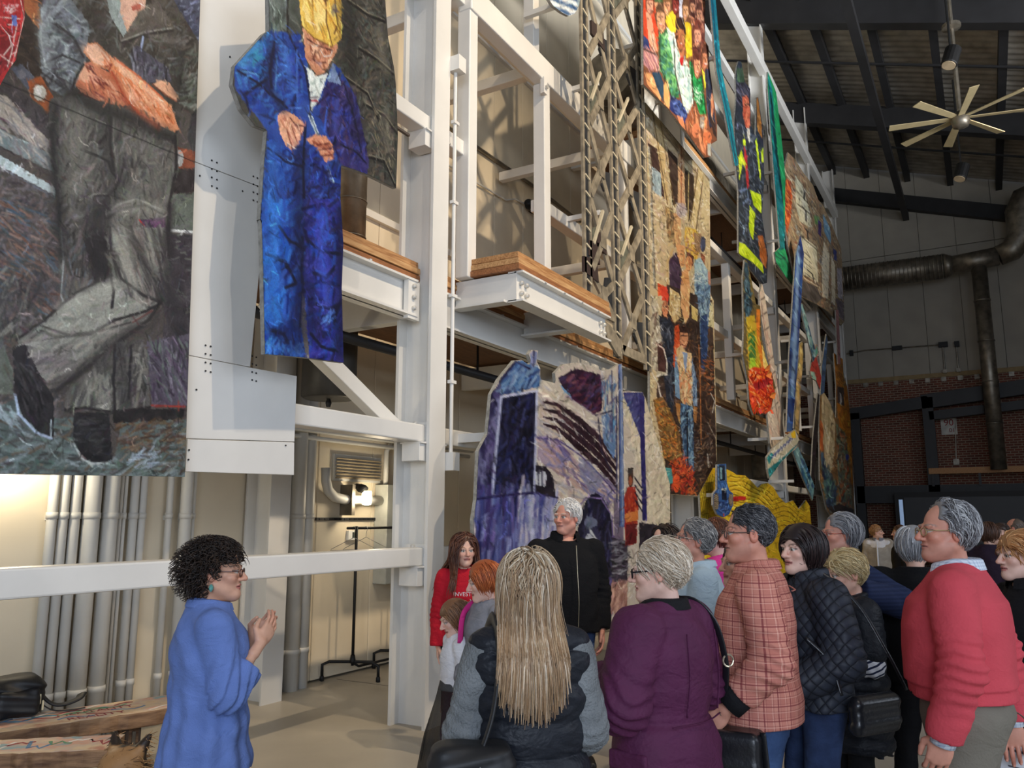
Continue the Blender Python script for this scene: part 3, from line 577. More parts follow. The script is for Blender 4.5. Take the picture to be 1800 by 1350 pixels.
    def hatch(s, n, cols, ln, w, ang, *pts, a=0.7, jit=0.3, j=14):
        """n brush strokes inside a polygon"""
        G = s.g(pts); xs = [q[0] for q in G]; ys = [q[1] for q in G]
        f = s.k(); ln = max(3, ln * f); w = max(1.0, w * f); n = int(n * 1.5)
        X = s.rng.uniform(min(xs), max(xs), n * 3); Y = s.rng.uniform(min(ys), max(ys), n * 3); ok = inside(X, Y, G)
        for x, y in list(zip(X[ok], Y[ok]))[:n]:
            t_ = ang + s.rng.normal(0, jit); L = ln * s.rng.uniform(.5, 1.4) / 2; c = np.array(cols[s.rng.integers(len(cols))], float) + s.rng.normal(0, j)
            s.seg(x - L * math.cos(t_), y + L * math.sin(t_), x + L * math.cos(t_), y - L * math.sin(t_), w * s.rng.uniform(.6, 1.3) / 2, c, a)
        return s
    def strokes(s, n, ln=9, w=2.6, j=13, a=0.65):
        ln, w, j, a = ln * .62, w * .62, j * .8, a * .8
        k = s.I.mean(2); g = np.gradient(k); ori = vnoise(s.h, s.w, 26, s.rng) * 6.3
        X = s.rng.integers(0, s.w, n); Yv = s.rng.integers(0, s.h, n)
        for x, y in zip(X, Yv):
            gx, gy = g[1][y, x], g[0][y, x]; t_ = math.atan2(gy, gx) + math.pi / 2 if abs(gx) + abs(gy) > 6 else ori[y, x]
            L = ln * s.rng.uniform(.4, 1.3) / 2; c = s.I[y, x] * (1 + s.rng.normal(0, .10)) + s.rng.normal(0, j, 3) * .6 + s.rng.normal(0, j)
            s.seg(x - L * math.cos(t_), y - L * math.sin(t_), x + L * math.cos(t_), y + L * math.sin(t_), w * s.rng.uniform(.5, 1.2) / 2, c, a)
        return s
    def ink(s, n, ln=9.0):
        ref = s.I.copy(); lum = ref.mean(2); g = np.gradient(lum); ori = vnoise(s.h, s.w, 18, s.rng) * 2.4 - 1.2 + PI / 2
        X = s.rng.integers(0, s.w, n); Yv = s.rng.integers(0, s.h, n)
        for x, y in zip(X, Yv):
            gx, gy = g[1][y, x], g[0][y, x]; t_ = math.atan2(gy, gx) + PI / 2 if abs(gx) + abs(gy) > 5 else ori[y, x]; turn = s.rng.normal(0, .35)
            f = s.rng.choice((.35, .5, 1.45, 1.8)); c = np.clip(ref[y, x] * f + (10 if f > 1 else 0), 0, 250); L = ln * s.rng.uniform(.4, 1.3) / 3; px, py = float(x), float(y)
            for _ in range(3):
                qx, qy = px + L * math.cos(t_), py + L * math.sin(t_); s.seg(px, py, qx, qy, s.rng.uniform(.25, .55), c, .62); px, py = qx, qy; t_ += turn
        return s
    def build(s, name, label, cat='mural', group=None, holes=(), supports=(), tint=1.0, ink=1.5):
        s.ink(int(s.w * s.h / 70 * ink))
        cx, cz = (s.x0 + s.x1) / 2, s.z0
        e = empty(name, label, cat, (cx, s.Y, cz), group)
        f = lambda dy: (lambda a, b: (a - cx, dy, b - cz))
        pl = s.out if sum(a[0] * b[1] - b[0] * a[1] for a, b in zip(s.out, s.out[1:] + s.out[:1])) > 0 else s.out[::-1]
        MB().prism(pl, f(0.004), f(s.thick)).build('board', M_EDGE, e)
        X = np.linspace(s.x0, s.x1, s.w); Z = np.linspace(s.z1, s.z0, s.h)
        xx, zz = np.meshgrid(X, Z); cxs = (xx[:-1, :-1] + xx[1:, 1:]) / 2; czs = (zz[:-1, :-1] + zz[1:, 1:]) / 2
        vin = inside(xx, zz, s.out); keep = inside(cxs, czs, s.out) | (vin[:-1, :-1].astype(int) + vin[1:, :-1] + vin[1:, 1:] + vin[:-1, 1:] >= 1)
        for hpoly in holes: keep &= ~inside(cxs, czs, [(q[0], q[2]) for q in (onY(a, b, s.Y) for a, b in hpoly)])
        idx = np.arange(s.h * s.w).reshape(s.h, s.w)
        q = np.stack([idx[:-1, :-1], idx[1:, :-1], idx[1:, 1:], idx[:-1, 1:]], -1)[keep]
        use = np.unique(q); remap = np.zeros(s.h * s.w, int); remap[use] = np.arange(len(use))
        uo = use[~vin.ravel()[use]]; P2 = np.stack([xx.ravel()[uo], zz.ravel()[uo]], 1); best = np.full(len(uo), 1e9); B2 = P2.copy()
        for (ax_, az_), (bx_, bz_) in zip(s.out, s.out[1:] + s.out[:1]):
            d_ = np.array([bx_ - ax_, bz_ - az_]); t_ = np.clip(((P2 - [ax_, az_]) @ d_) / (d_ @ d_ + 1e-12), 0, 1)[:, None]; Q2 = np.array([ax_, az_]) + t_ * d_; e_ = np.linalg.norm(P2 - Q2, axis=1); m_ = e_ < best; best[m_] = e_[m_]; B2[m_] = Q2[m_]
        xx = xx.ravel().copy(); zz = zz.ravel().copy(); xx[uo] = B2[:, 0]; zz[uo] = B2[:, 1]
        co = np.stack([xx.ravel() - cx, np.zeros(s.h * s.w), zz.ravel() - cz], -1)[use]
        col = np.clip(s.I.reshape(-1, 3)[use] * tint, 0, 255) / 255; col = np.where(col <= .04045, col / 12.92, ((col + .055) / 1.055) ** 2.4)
        me = fastmesh('painted_face', co, remap[q], col)
        s.I = None; o = bpy.data.objects.new('painted_face', me); C.objects.link(o); o.parent = e; me.materials.append(M_PAINT)
        for (px, py) in supports:
            h = onY(px, py, s.Y); b = MB().box(h[0] - .03 - cx, h[0] + .03 - cx, s.thick, (4.2 if s.Y > 3.72 or s.Y < 3.69 or px > 700 else 4.06) - s.Y, h[2] - .03 - cz, h[2] + .03 - cz).build('standoff', M_STEEL, e)
        return e
def fastmesh(name, co, faces, col=None, smooth=False):
    """co (n,3), faces (m,k) int array, col (n,3) linear"""
    me = bpy.data.meshes.new(name); n, (m, k) = len(co), faces.shape
    me.vertices.add(n); me.vertices.foreach_set('co', np.asarray(co, np.float32).ravel())
    me.loops.add(m * k); me.loops.foreach_set('vertex_index', faces.astype(np.int32).ravel())
    me.polygons.add(m); me.polygons.foreach_set('loop_start', np.arange(0, m * k, k, dtype=np.int32))
    if smooth: me.polygons.foreach_set('use_smooth', np.ones(m, bool))
    if col is not None:
        at = me.color_attributes.new('Col', 'FLOAT_COLOR', 'POINT'); at.data.foreach_set('color', np.c_[col, np.ones(n)].astype(np.float32).ravel())
    me.update(); me.validate(); return me
# ---------------------------------------------------------------- worker with folded arms
m = Mural(4.0, [(-25, -14), (354, -14), (352, 0), (325, 838), (0, 833), (-25, 833)], (74, 68, 64), 1.65, 11)
m.t(0, 0, 3)
m.hatch(500, [(96, 88, 92), (70, 64, 66), (112, 92, 84), (60, 62, 66), (118, 110, 112)], 30, 7, 0.5, (-80, 780), (320, 1000), (330, 2520), (-80, 2520), jit=.8)
m.p((50, 39, 33), (-80, -60), (245, -60), (215, 330), (250, 460), (120, 360), (-80, 300)).p((152, 84, 44), (120, -40), (190, -40), (218, 110), (210, 160), (125, 50))
m.l((30, 24, 24), 5, (0, 150), (120, 240), (230, 370)).l((110, 70, 50), 6, (20, 100), (120, 200))
m.p((64, 58, 60), (-80, 400), (40, 425), (262, 600), (262, 730), (-80, 480)).p((86, 90, 104), (55, 360), (110, 335), (185, 410), (150, 475))
m.p((158, 80, 38), (148, 430), (215, 400), (280, 510), (256, 595), (160, 510)).e((120, 66, 36), 208, 490, 48, 54).e((176, 172, 158), 210, 490, 34, 40).e((210, 208, 200), 204, 480, 18, 20).l((230, 226, 214), 4, (180, 470), (200, 455), (225, 460))
m.e((120, 120, 130), 112, 392, 22, 24)
m.p((168, 158, 146), (-80, 470), (40, 510), (262, 745), (264, 805), (-80, 560)).l((96, 60, 80), 5, (-80, 585), (60, 650), (262, 830)).p((120, 130, 130), (-80, 640), (262, 810), (275, 905), (-80, 730)).l((70, 60, 60), 6, (-80, 735), (150, 850), (290, 950)).p((192, 206, 206), (-80, 770), (292, 990), (288, 1030), (-80, 830)).l((90, 96, 104), 4, (-80, 838), (290, 1042))
m.hatch(60, [(190, 180, 166), (140, 132, 128), (110, 112, 116)], 40, 5, -.65, (0, 500), (262, 740), (275, 900), (-80, 720))
m.hatch(110, [(124, 86, 70), (96, 80, 78), (140, 110, 96), (70, 92, 110)], 40, 6, -.4, (-80, 1000), (300, 1150), (320, 1700), (-80, 1500))
m.p((58, 62, 80), (870, -60), (1075, -60), (1062, 250), (1000, 200), (900, 60)).hatch(40, [(110, 116, 140), (150, 160, 176), (36, 36, 52)], 22, 4, .9, (880, -30), (1070, -30), (1060, 230), (1000, 180))
m.p((124, 66, 44), (920, 770), (1040, 800), (1036, 880), (930, 900)).e((150, 150, 146), 948, 835, 20, 44).p((44, 37, 37), (925, 890), (1036, 890), (1030, 1010), (915, 1025)).p((94, 100, 90), (895, 1030), (1030, 1010), (1026, 1215), (890, 1212)).l((204, 208, 204), 9, (892, 1214), (1022, 1224)).p((58, 52, 56), (890, 1235), (1024, 1240), (1015, 1750), (850, 1900), (880, 1400))
m.hatch(70, [(110, 116, 104), (60, 56, 60), (88, 84, 88)], 20, 4, .3, (895, 1030), (1026, 1020), (1015, 1700), (890, 1500))
# jacket
m.p((60, 56, 51), (235, -60), (880, -60), (1050, 225), (1042, 620), (960, 570), (935, 700), (440, 560), (280, 520))
m.hatch(170, [(84, 80, 74), (42, 38, 35), (100, 104, 104), (70, 62, 54)], 42, 6, 1.1, (330, -40), (860, -40), (1040, 230), (1030, 560), (900, 440), (640, 300), (460, 200), jit=.5)
m.p((104, 110, 114), (238, -60), (335, -60), (470, 130), (452, 330), (392, 470), (330, 505), (268, 470), (222, 380), (203, 220), (210, 110))
m.hatch(90, [(140, 148, 152), (66, 68, 74), (92, 96, 108), (52, 50, 54), (160, 170, 168)], 44, 7, .9, (220, 60), (330, 0), (460, 130), (440, 330), (330, 490), (230, 380), jit=.6)
m.l((40, 38, 42), 9, (300, 130), (390, 200), (440, 300)).l((40, 38, 42), 7, (240, 330), (330, 290), (420, 330)).l((50, 48, 52), 7, (290, 400), (370, 440)).l((170, 178, 176), 5, (222, 60), (215, 200), (240, 350))
m.p((140, 150, 146), (555, -60), (645, -60), (675, 170), (650, 195), (580, 80)).p((208, 164, 140), (640, -60), (775, -60), (765, 40), (722, 92), (672, 172), (632, 60)).p((176, 88, 70), (690, 30), (745, 20), (740, 48), (700, 56))
m.p((86, 80, 73), (632, 222), (735, 60), (830, 0), (925, 150), (850, 150), (740, 180)).l((160, 158, 150), 4, (640, 218), (760, 170), (910, 148)).l((36, 32, 30), 7, (640, 225), (760, 185), (915, 160))
m.p((66, 64, 76), (690, 300), (720, 240), (890, 360), (905, 430), (800, 440), (700, 380)).l((150, 164, 196), 8, (755, 195), (742, 265)).hatch(40, [(96, 96, 110), (40, 37, 42), (120, 120, 128)], 36, 5, 1.5, (690, 260), (890, 380), (860, 430), (690, 370))
m.hatch(60, [(90, 100, 90), (44, 42, 40), (130, 136, 128)], 40, 6, .9, (900, 330), (1045, 240), (1038, 580), (950, 540))
# arms
m.p((186, 112, 80), (388, 440), (440, 345), (482, 325), (600, 400), (695, 548), (640, 562), (540, 540), (430, 488)).p((216, 160, 128), (395, 420), (440, 350), (480, 340), (500, 390), (470, 440)).hatch(40, [(150, 70, 50), (196, 120, 84), (110, 46, 40), (226, 168, 136)], 30, 6, -.6, (400, 430), (480, 340), (690, 545), (540, 535))
m.l((90, 30, 26), 7, (420, 490), (540, 548), (650, 566))
m.p((205, 138, 98), (438, 275), (458, 232), (512, 224), (600, 310), (720, 400), (830, 490), (905, 560), (942, 680), (905, 712), (830, 672), (720, 590), (640, 490), (578, 372), (500, 345))
m.p((226, 178, 148), (445, 265), (470, 235), (510, 232), (580, 310), (570, 350), (500, 335)).p((224, 164, 126), (600, 330), (720, 420), (830, 510), (880, 580), (800, 560), (690, 470))
m.hatch(60, [(208, 104, 54), (180, 92, 56), (230, 180, 150), (220, 150, 110)], 40, 6, -.75, (500, 300), (600, 320), (900, 560), (930, 690), (720, 590), (580, 370), jit=.25)
m.l((176, 70, 36), 8, (590, 380), (650, 500), (730, 595), (840, 680)).l((190, 80, 40), 7, (620, 320), (740, 410), (860, 520)).l((120, 40, 30), 5, (575, 370), (590, 340), (560, 350))
m.p((212, 158, 124), (805, 442), (850, 424), (892, 436), (938, 502), (930, 532), (880, 502)).l((120, 60, 40), 5, (805, 445), (880, 505), (930, 534)).l((190, 184, 176), 5, (392, 450), (420, 380), (450, 325)).l((30, 28, 28), 8, (380, 470), (410, 390), (440, 340))
# trousers
m.p((84, 82, 77), (262, 520), (400, 500), (650, 566), (935, 705), (942, 900), (905, 1030), (892, 1400), (320, 1400), (300, 1000), (258, 650))
m.hatch(420, [(104, 102, 94), (62, 60, 58), (84, 88, 80), (100, 92, 84), (54, 50, 50), (112, 106, 108)], 44, 8, 1.45, (270, 540), (640, 570), (930, 710), (935, 900), (880, 1380), (330, 1380), (300, 1000), jit=.35)
m.l((40, 38, 38), 12, (300, 560), (270, 700), (300, 1000), (330, 1380), a=.8).l((34, 32, 32), 9, (430, 790), (510, 820), (572, 850), (585, 900), (620, 945)).l((40, 36, 34), 8, (410, 1062), (470, 1030), (560, 1030), (652, 1052)).l((150, 150, 138), 4, (420, 1055), (500, 1024), (560, 1024)).l((38, 36, 36), 10, (585, 620), (580, 760), (600, 900)).l((140, 138, 128), 5, (600, 620), (598, 740), (615, 880))
m.l((150, 150, 142), 6, (560, 1130), (620, 1080), (720, 1050), (890, 1120)).l((36, 34, 34), 8, (570, 1150), (640, 1100), (760, 1080), (880, 1140)).l((36, 32, 32), 12, (925, 720), (930, 880), (890, 1100), (885, 1380))
m.p((76, 54, 76), (735, 1160), (872, 1145), (872, 1290), (822, 1292)).l((176, 40, 40), 5, (735, 1160), (800, 1240), (826, 1292)).l((214, 208, 208), 3, (750, 1195), (800, 1250), (835, 1290)).hatch(40, [(120, 66, 110), (50, 38, 56)], 14, 3, .8, (750, 1160), (870, 1150), (860, 1280))
m.t(0, 400, 3)
m.p((74, 71, 67), (318, 0), (570, 0), (560, 245), (480, 312), (340, 425), (306, 200)).hatch(90, [(96, 92, 86), (52, 48, 46), (110, 96, 96), (90, 100, 110)], 46, 7, 1.4, (320, 0), (560, 0), (550, 240), (340, 420)).p((40, 35, 36), (440, 60), (560, 20), (575, 250), (500, 290)).l((150, 156, 156), 5, (322, 0), (335, 180), (322, 360), (345, 420))
m.p((122, 122, 115), (570, 0), (872, 0), (892, 200), (852, 385), (780, 484), (640, 582), (300, 858), (196, 765), (85, 592), (230, 488), (400, 342), (592, 250), (572, 100))
m.hatch(260, [(150, 152, 142), (98, 98, 92), (132, 132, 122), (84, 82, 80), (150, 142, 134)], 52, 8, .62, (230, 500), (590, 260), (850, 380), (640, 570), (300, 840), (100, 600), jit=.25)
m.hatch(150, [(140, 140, 130), (84, 82, 78), (116, 104, 100), (62, 58, 58)], 60, 8, -1.05, (575, 20), (860, 20), (885, 220), (840, 380), (720, 360), (600, 240), jit=.2)
m.p((154, 156, 146), (228, 520), (335, 405), (570, 292), (642, 330), (770, 425), (680, 478), (400, 560), (250, 548), a=.6)
m.l((44, 40, 40), 10, (580, 0), (585, 120), (640, 270), (760, 360), (850, 395)).l((50, 46, 44), 7, (680, 60), (780, 220), (850, 330)).l((36, 32, 32), 9, (850, 400), (770, 440), (600, 490), (480, 560), (300, 580), (215, 545)).l((60, 56, 54), 6, (225, 520), (350, 565), (520, 545), (690, 500)).l((30, 27, 27), 12, (852, 380), (785, 490), (640, 590), (480, 720), (300, 860)).l((34, 30, 30), 9, (585, 260), (600, 340), (590, 420)).l((40, 36, 36), 8, (85, 595), (230, 490), (400, 344), (590, 252)).l((120, 50, 44), 4, (700, 500), (800, 440))
m.p((92, 89, 85), (335, 882), (480, 740), (605, 600), (772, 618), (792, 944), (600, 972), (345, 958)).p((124, 124, 116), (352, 952), (470, 830), (560, 715), (590, 900), (572, 972)).hatch(100, [(120, 118, 110), (60, 58, 56), (80, 78, 78)], 50, 8, 1.5, (360, 900), (600, 620), (770, 630), (780, 930), (600, 960)).l((36, 32, 34), 10, (605, 620), (600, 800), (605, 970)).l((34, 30, 32), 8, (690, 620), (680, 900)).l((30, 26, 26), 9, (345, 962), (450, 950), (600, 975), (790, 948))
m.p((78, 72, 84), (772, 600), (1000, 560), (992, 940), (800, 940)).hatch(90, [(104, 98, 112), (52, 46, 56), (96, 110, 100), (70, 56, 76)], 40, 7, -1.1, (772, 600), (1000, 580), (985, 930), (800, 930)).l((150, 50, 40), 6, (800, 938), (900, 942), (975, 944)).p((34, 30, 30), (590, 960), (975, 955), (970, 1020), (600, 1030))
m.p((84, 94, 92), (-80, 980), (80, 900), (140, 1020), (390, 1000), (395, 1130), (600, 1240), (640, 1030), (985, 1010), (972, 1330), (-80, 1330)).hatch(260, [(110, 124, 122), (66, 74, 72), (96, 80, 64), (130, 142, 146), (60, 58, 56), (88, 104, 98)], 44, 8, .2, (-80, 960), (390, 1020), (400, 1150), (620, 1230), (980, 1010), (970, 1320), (-80, 1310), jit=.5)
m.hatch(60, [(110, 88, 62), (84, 62, 50), (70, 52, 44)], 34, 7, .4, (620, 1020), (980, 1010), (975, 1180), (640, 1180)).hatch(16, [(160, 176, 190)], 36, 5, .5, (700, 1170), (850, 1170), (820, 1270), (680, 1260)).hatch(16, [(150, 166, 172)], 30, 5, -.9, (-20, 950), (90, 980), (100, 1060), (0, 1010))
m.p((32, 29, 31), (66, 640), (130, 612), (200, 755), (284, 900), (284, 1102), (220, 1094), (120, 995), (78, 880)).l((166, 182, 206), 7, (80, 880), (100, 985), (190, 1080), (272, 1112)).l((176, 190, 196), 4, (270, 1015), (268, 1105)).hatch(30, [(60, 56, 58), (20, 18, 20)], 40, 6, -1.2, (90, 680), (190, 770), (270, 1050), (120, 960))
m.p((28, 26, 27), (388, 975), (574, 975), (594, 1222), (532, 1252), (450, 1224), (386, 1130)).l((178, 188, 186), 6, (390, 1140), (430, 1215), (480, 1246), (575, 1240)).hatch(30, [(60, 58, 58), (44, 44, 46)], 30, 6, .2, (400, 1000), (560, 1000), (570, 1210), (420, 1160)).p((96, 100, 92), (-80, 560), (10, 590), (70, 760), (70, 880), (-80, 860)).hatch(50, [(140, 140, 128), (76, 78, 74), (60, 60, 56)], 36, 6, 1.2, (-80, 200), (230, 300), (100, 560), (-80, 600))
m.t(0, 0, 3)
for c_, w_, a_, pts in (((154, 162, 164), 30, .6, ((235, 60), (225, 200), (250, 330))), ((44, 43, 47), 26, .6, ((300, 150), (400, 240), (430, 300))), ((134, 142, 148), 18, .6, ((330, 60), (400, 150))), ((28, 26, 26), 40, .75, ((360, 480), (520, 570), (700, 630), (900, 730))), ((35, 32, 30), 46, .6, ((480, 60), (560, 230))), ((28, 26, 26), 40, .6, ((960, 300), (940, 480))), ((108, 104, 100), 18, .5, ((800, 200), (960, 215))), ((34, 32, 32), 34, .7, ((290, 560), (280, 800), (310, 1100), (330, 1340))), ((122, 120, 110), 60, .55, ((400, 640), (420, 800), (400, 1000))), ((114, 112, 104), 60, .5, ((760, 780), (820, 900), (800, 1000))), ((46, 44, 44), 46, .55, ((570, 640), (570, 850), (620, 950), (560, 1100))), ((36, 32, 34), 60, .75, ((520, 1120), (500, 1280), (540, 1420))), ((146, 144, 134), 46, .6, ((640, 1110), (700, 1080), (860, 1120))), ((132, 130, 120), 56, .5, ((640, 1200), (700, 1340))), ((34, 30, 32), 28, .7, ((895, 1100), (885, 1340))), ((238, 190, 154), 22, .6, ((620, 340), (760, 450), (860, 550))), ((150, 66, 40), 20, .6, ((600, 400), (700, 570), (830, 665))), ((232, 180, 146), 20, .5, ((450, 260), (530, 290)))): m.b(c_, w_, *pts, a=a_)
m.t(0, 400, 3)
for c_, w_, a_, pts in (((172, 172, 160), 38, .6, ((330, 430), (480, 360), (600, 300))), ((154, 154, 144), 40, .5, ((250, 580), (420, 600), (560, 520))), ((52, 48, 47), 36, .7, ((300, 845), (480, 705), (640, 575), (800, 475))), ((46, 42, 42), 36, .65, ((865, 60), (885, 220), (845, 365))), ((164, 164, 152), 34, .55, ((620, 60), (660, 200), (710, 300))), ((54, 50, 50), 26, .6, ((720, 80), (800, 240), (840, 330))), ((112, 98, 106), 46, .4, ((200, 690), (330, 700))), ((136, 134, 124), 36, .5, ((480, 830), (545, 910))), ((40, 38, 40), 36, .6, ((645, 680), (665, 930))), ((52, 50, 54), 70, .5, ((60, 380), (200, 320))), ((40, 38, 40), 60, .5, ((900, 300), (930, 520)))): m.b(c_, w_, *pts, a=a_)
m.strokes(5200, 11, 3.0, 9)
m.t(0, 0, 3).l((12, 12, 13), 2.6, (-80, 400), (20, 435), (1035, 858), a=.95)
m.build('worker_mural', 'huge dark painting of a standing worker with folded bare arms', ink=.35, supports=((150, 700), (250, 700), (150, 250), (280, 250)))
# red cutout hanging before its upper corner
m = Mural(3.8, [(-25, -14), (40, -14), (44, 30), (34, 70), (28, 105), (12, 128), (0, 150), (-25, 160)], (168, 34, 36), 1.4, 12)
m.t(0, 0, 3).p((120, 20, 26), (0, 150), (60, 170), (90, 300), (0, 400)).hatch(60, [(196, 60, 56), (130, 24, 30), (180, 44, 44)], 18, 4, 1.2, (-60, -30), (110, -30), (100, 300), (0, 420))
for pts in (((100, -40), (128, 90), (100, 220), (60, 350)), ((0, 130), (50, 190), (60, 240), (20, 290)), ((0, 290), (80, 345)), ((40, 130), (90, 130), (60, 280), (40, 350)), ((0, 90), (110, 100))): m.l((226, 214, 196), 3.2, *pts)
m.p((96, 110, 170), (60, 80), (90, 84), (88, 138), (66, 136)).hatch(20, [(225, 220, 210)], 6, 2, 1.0, (20, 20), (100, 20), (90, 70), (20, 70))
m.strokes(300, 7, 2.4, 8); m.build('red_cutout', 'red painted cutout with white piping overlapping the folded-arms painting', supports=((-5, 60),))

# ---------------------------------------------------------------- blank white backing panels, one board between each joint
wp = empty('white_backing_panels', 'blank white riveted backing panels between the two worker paintings', 'panel', (3.3, 4.06, 1.95))
def wpoly(n, pts, m=None):
    P_ = [(onY(x, y, 4.06)[0], onY(x, y, 4.06)[2]) for x, y in pts]; P_ = P_ if sum(a[0] * b[1] - b[0] * a[1] for a, b in zip(P_, P_[1:] + P_[:1])) > 0 else P_[::-1]
    return adopt(MB().prism(P_, lambda a, b: (a, 4.06, b), lambda a, b: (a, 4.09, b)).build(n, M_STEEL if m is None else m, wp, bevel=0.003), wp)
wpoly('panel', [(330, 772), (517.6, 777.6), (517, 835), (326, 829)]); wpoly('panel', [(300, 619), (440, 646), (522, 661), (517.8, 776.4), (300, 769.6)])
wpoly('panel', [(300, 268.5), (470, 334), (440, 645), (300, 618)]); wpoly('panel', [(300, -40), (492, -40), (470, 333), (300, 267.3)])
for (x, y) in [(372 + a * 9, 282 + b * 15 + a * 4) for a in (0, 1) for b in range(4)] + [(361 + a * 9, 607 + b * 15 + a * 2) for a in (0, 1) for b in range(4)] + [(445 + a * 7, 310 + b * 14 + a * 3) for a in (0, 1) for b in range(4)] + [(443 + a * 7, 626 + b * 14 + a * 2) for a in (0, 1) for b in range(4)] + [(351, 309), (426, 336), (345, 685), (332, 791), (331, 808), (502, 783), (404, 100)]:
    q = onY(x, y, 4.058); adopt(MB().lathe([(0.006, 0), (0.006, 0.004)], tuple(q), 6, (0, -1, 0)).build('rivet', M_DARK, wp), wp)

# ---------------------------------------------------------------- worker in blue overalls before dark rock
T3 = lambda *a: [(380 + x / 3.375, y / 3.375) for x, y in a]; T4 = lambda *a: [(380 + x / 2.7, 350 + y / 2.7) for x, y in a]
out = T3((312, -45), (315, 180), (285, 198), (112, 390), (98, 500), (150, 645), (230, 745), (302, 772), (282, 1000), (264, 1300)) + T4((214, 20), (222, 300), (232, 735), (420, 752), (605, 777), (596, 420), (604, 210), (590, 0)) + T3((742, 980), (900, 1035), (1068, 1117), (1078, 800), (1066, 500), (1055, 400), (1020, 220), (1002, 0), (1002, -45))
m = Mural(3.7, out, (62, 60, 55), 1.6, 21); m.t(380, 0, 3.375)
m.hatch(420, [(44, 42, 38), (84, 80, 70), (70, 78, 72), (100, 88, 74), (52, 62, 60), (34, 32, 30)], 34, 7, .9, (300, -40), (1000, -40), (1070, 500), (1070, 1110), (740, 980), (700, 400), jit=.7)
for pts in (((770, 0), (900, 90), (1000, 130)), ((850, 290), (960, 360), (1050, 440)), ((880, 620), (1000, 690), (1070, 790)), ((900, 930), (1000, 960), (1060, 1100)), ((760, 460), (900, 560), (960, 700))): m.l((24, 22, 21), 11, *pts).l((128, 122, 104), 4, *[(x, y - 14) for x, y in pts])
m.hatch(40, [(150, 138, 110), (120, 112, 92)], 26, 3, -1, (900, 620), (1040, 700), (1060, 1000), (940, 900)).p((84, 96, 92), (315, -40), (420, -40), (415, 190), (315, 180)).hatch(40, [(110, 122, 116), (60, 66, 62)], 40, 6, 1.5, (320, -20), (410, -20), (410, 180), (320, 170)).l((30, 28, 26), 9, (425, -40), (425, 195)).p((70, 74, 68), (430, -30), (500, -30), (500, 200), (430, 190))
B = (34, 62, 138)
m.p(B, (318, 178), (430, 196), (500, 205), (565, 480), (552, 690), (600, 600), (655, 470), (692, 372), (745, 420), (832, 580), (872, 780), (907, 960), (897, 1032), (740, 980), (735, 1400), (262, 1400), (302, 772), (108, 520), (108, 390))
m.p((36, 92, 156), (290, 200), (330, 190), (330, 380), (280, 520), (130, 500), (112, 400)).p((46, 140, 150), (200, 330), (270, 260), (280, 330), (220, 400), a=.6).hatch(160, [(30, 74, 160), (24, 44, 110), (56, 110, 180), (20, 28, 70), (40, 60, 150)], 40, 7, .9, (300, 200), (120, 400), (160, 600), (330, 760), (480, 700), (520, 500), (480, 230), jit=.5)
m.p((46, 40, 96), (700, 420), (832, 585), (872, 780), (907, 960), (897, 1030), (740, 980), (700, 880), (660, 780), (610, 690), (640, 520)).hatch(120, [(40, 36, 92), (70, 50, 84), (34, 50, 140), (24, 22, 56), (60, 70, 150)], 40, 7, 1.2, (700, 430), (830, 590), (890, 960), (740, 970), (620, 690), jit=.4)
m.l((16, 18, 48), 10, (345, 250), (320, 420), (330, 560), (420, 640)).l((16, 18, 48), 9, (130, 420), (260, 500), (320, 560), (400, 610)).l((16, 18, 50), 9, (300, 470), (170, 560), (200, 660)).l((90, 150, 200), 5, (150, 420), (240, 440)).l((80, 130, 190), 5, (360, 330), (350, 560)).l((14, 16, 44), 9, (440, 220), (530, 420), (560, 600)).l((60, 100, 180), 5, (480, 300), (480, 640), (440, 640)).l((14, 14, 40), 8, (760, 500), (820, 700), (860, 900)).l((52, 90, 190), 7, (660, 640), (640, 780)).l((14, 14, 40), 8, (740, 860), (830, 900), (890, 970)).l((30, 20, 60), 7, (600, 620), (660, 560), (740, 580))
m.p((196, 136, 104), (512, 165), (600, 190), (722, 262), (716, 302), (682, 362), (642, 432), (600, 446), (562, 402), (530, 342)).p((226, 178, 146), (560, 260), (600, 240), (640, 300), (600, 360), (560, 320)).hatch(50, [(130, 66, 46), (216, 160, 126), (170, 100, 72), (90, 40, 32)], 18, 4, -1, (520, 180), (710, 270), (640, 430), (560, 390)).l((60, 28, 24), 5, (540, 230), (600, 270), (690, 300)).l((216, 212, 206), 3, (540, 250), (575, 275), (605, 270)).l((216, 212, 206), 3, (615, 290), (640, 335), (680, 330), (690, 300)).l((70, 26, 22), 5, (575, 350), (605, 375), (650, 370)).l((90, 44, 32), 5, (590, 300), (580, 340)).l((232, 226, 216), 3, (590, 362), (620, 378))
m.p((214, 174, 76), (488, -45), (738, -45), (747, 180), (741, 232), (690, 277), (580, 222), (508, 152)).p((236, 210, 130), (512, -40), (640, -40), (655, 150), (600, 190), (530, 120)).hatch(60, [(196, 140, 50), (240, 214, 130), (160, 112, 44), (220, 180, 80)], 36, 6, -1.2, (500, -20), (740, -20), (740, 220), (600, 210)).l((84, 52, 26), 5, (650, -40), (655, 140), (690, 270)).l((84, 52, 26), 5, (700, -40), (720, 150), (700, 200)).l((120, 80, 34), 5, (508, 152), (580, 225), (690, 280)).e((90, 100, 120), 700, 60, 18, 40, a=.5)
m.p((206, 214, 208), (535, 395), (600, 452), (662, 436), (640, 510), (602, 605), (565, 660), (552, 500)).hatch(16, [(236, 238, 232), (150, 166, 170)], 24, 4, 1.3, (545, 430), (650, 450), (570, 630)).l((176, 40, 48), 6, (566, 598), (598, 598)).l((70, 50, 60), 3, (560, 580), (604, 575)).p((110, 130, 166), (658, 482), (692, 370), (745, 505), (700, 490))
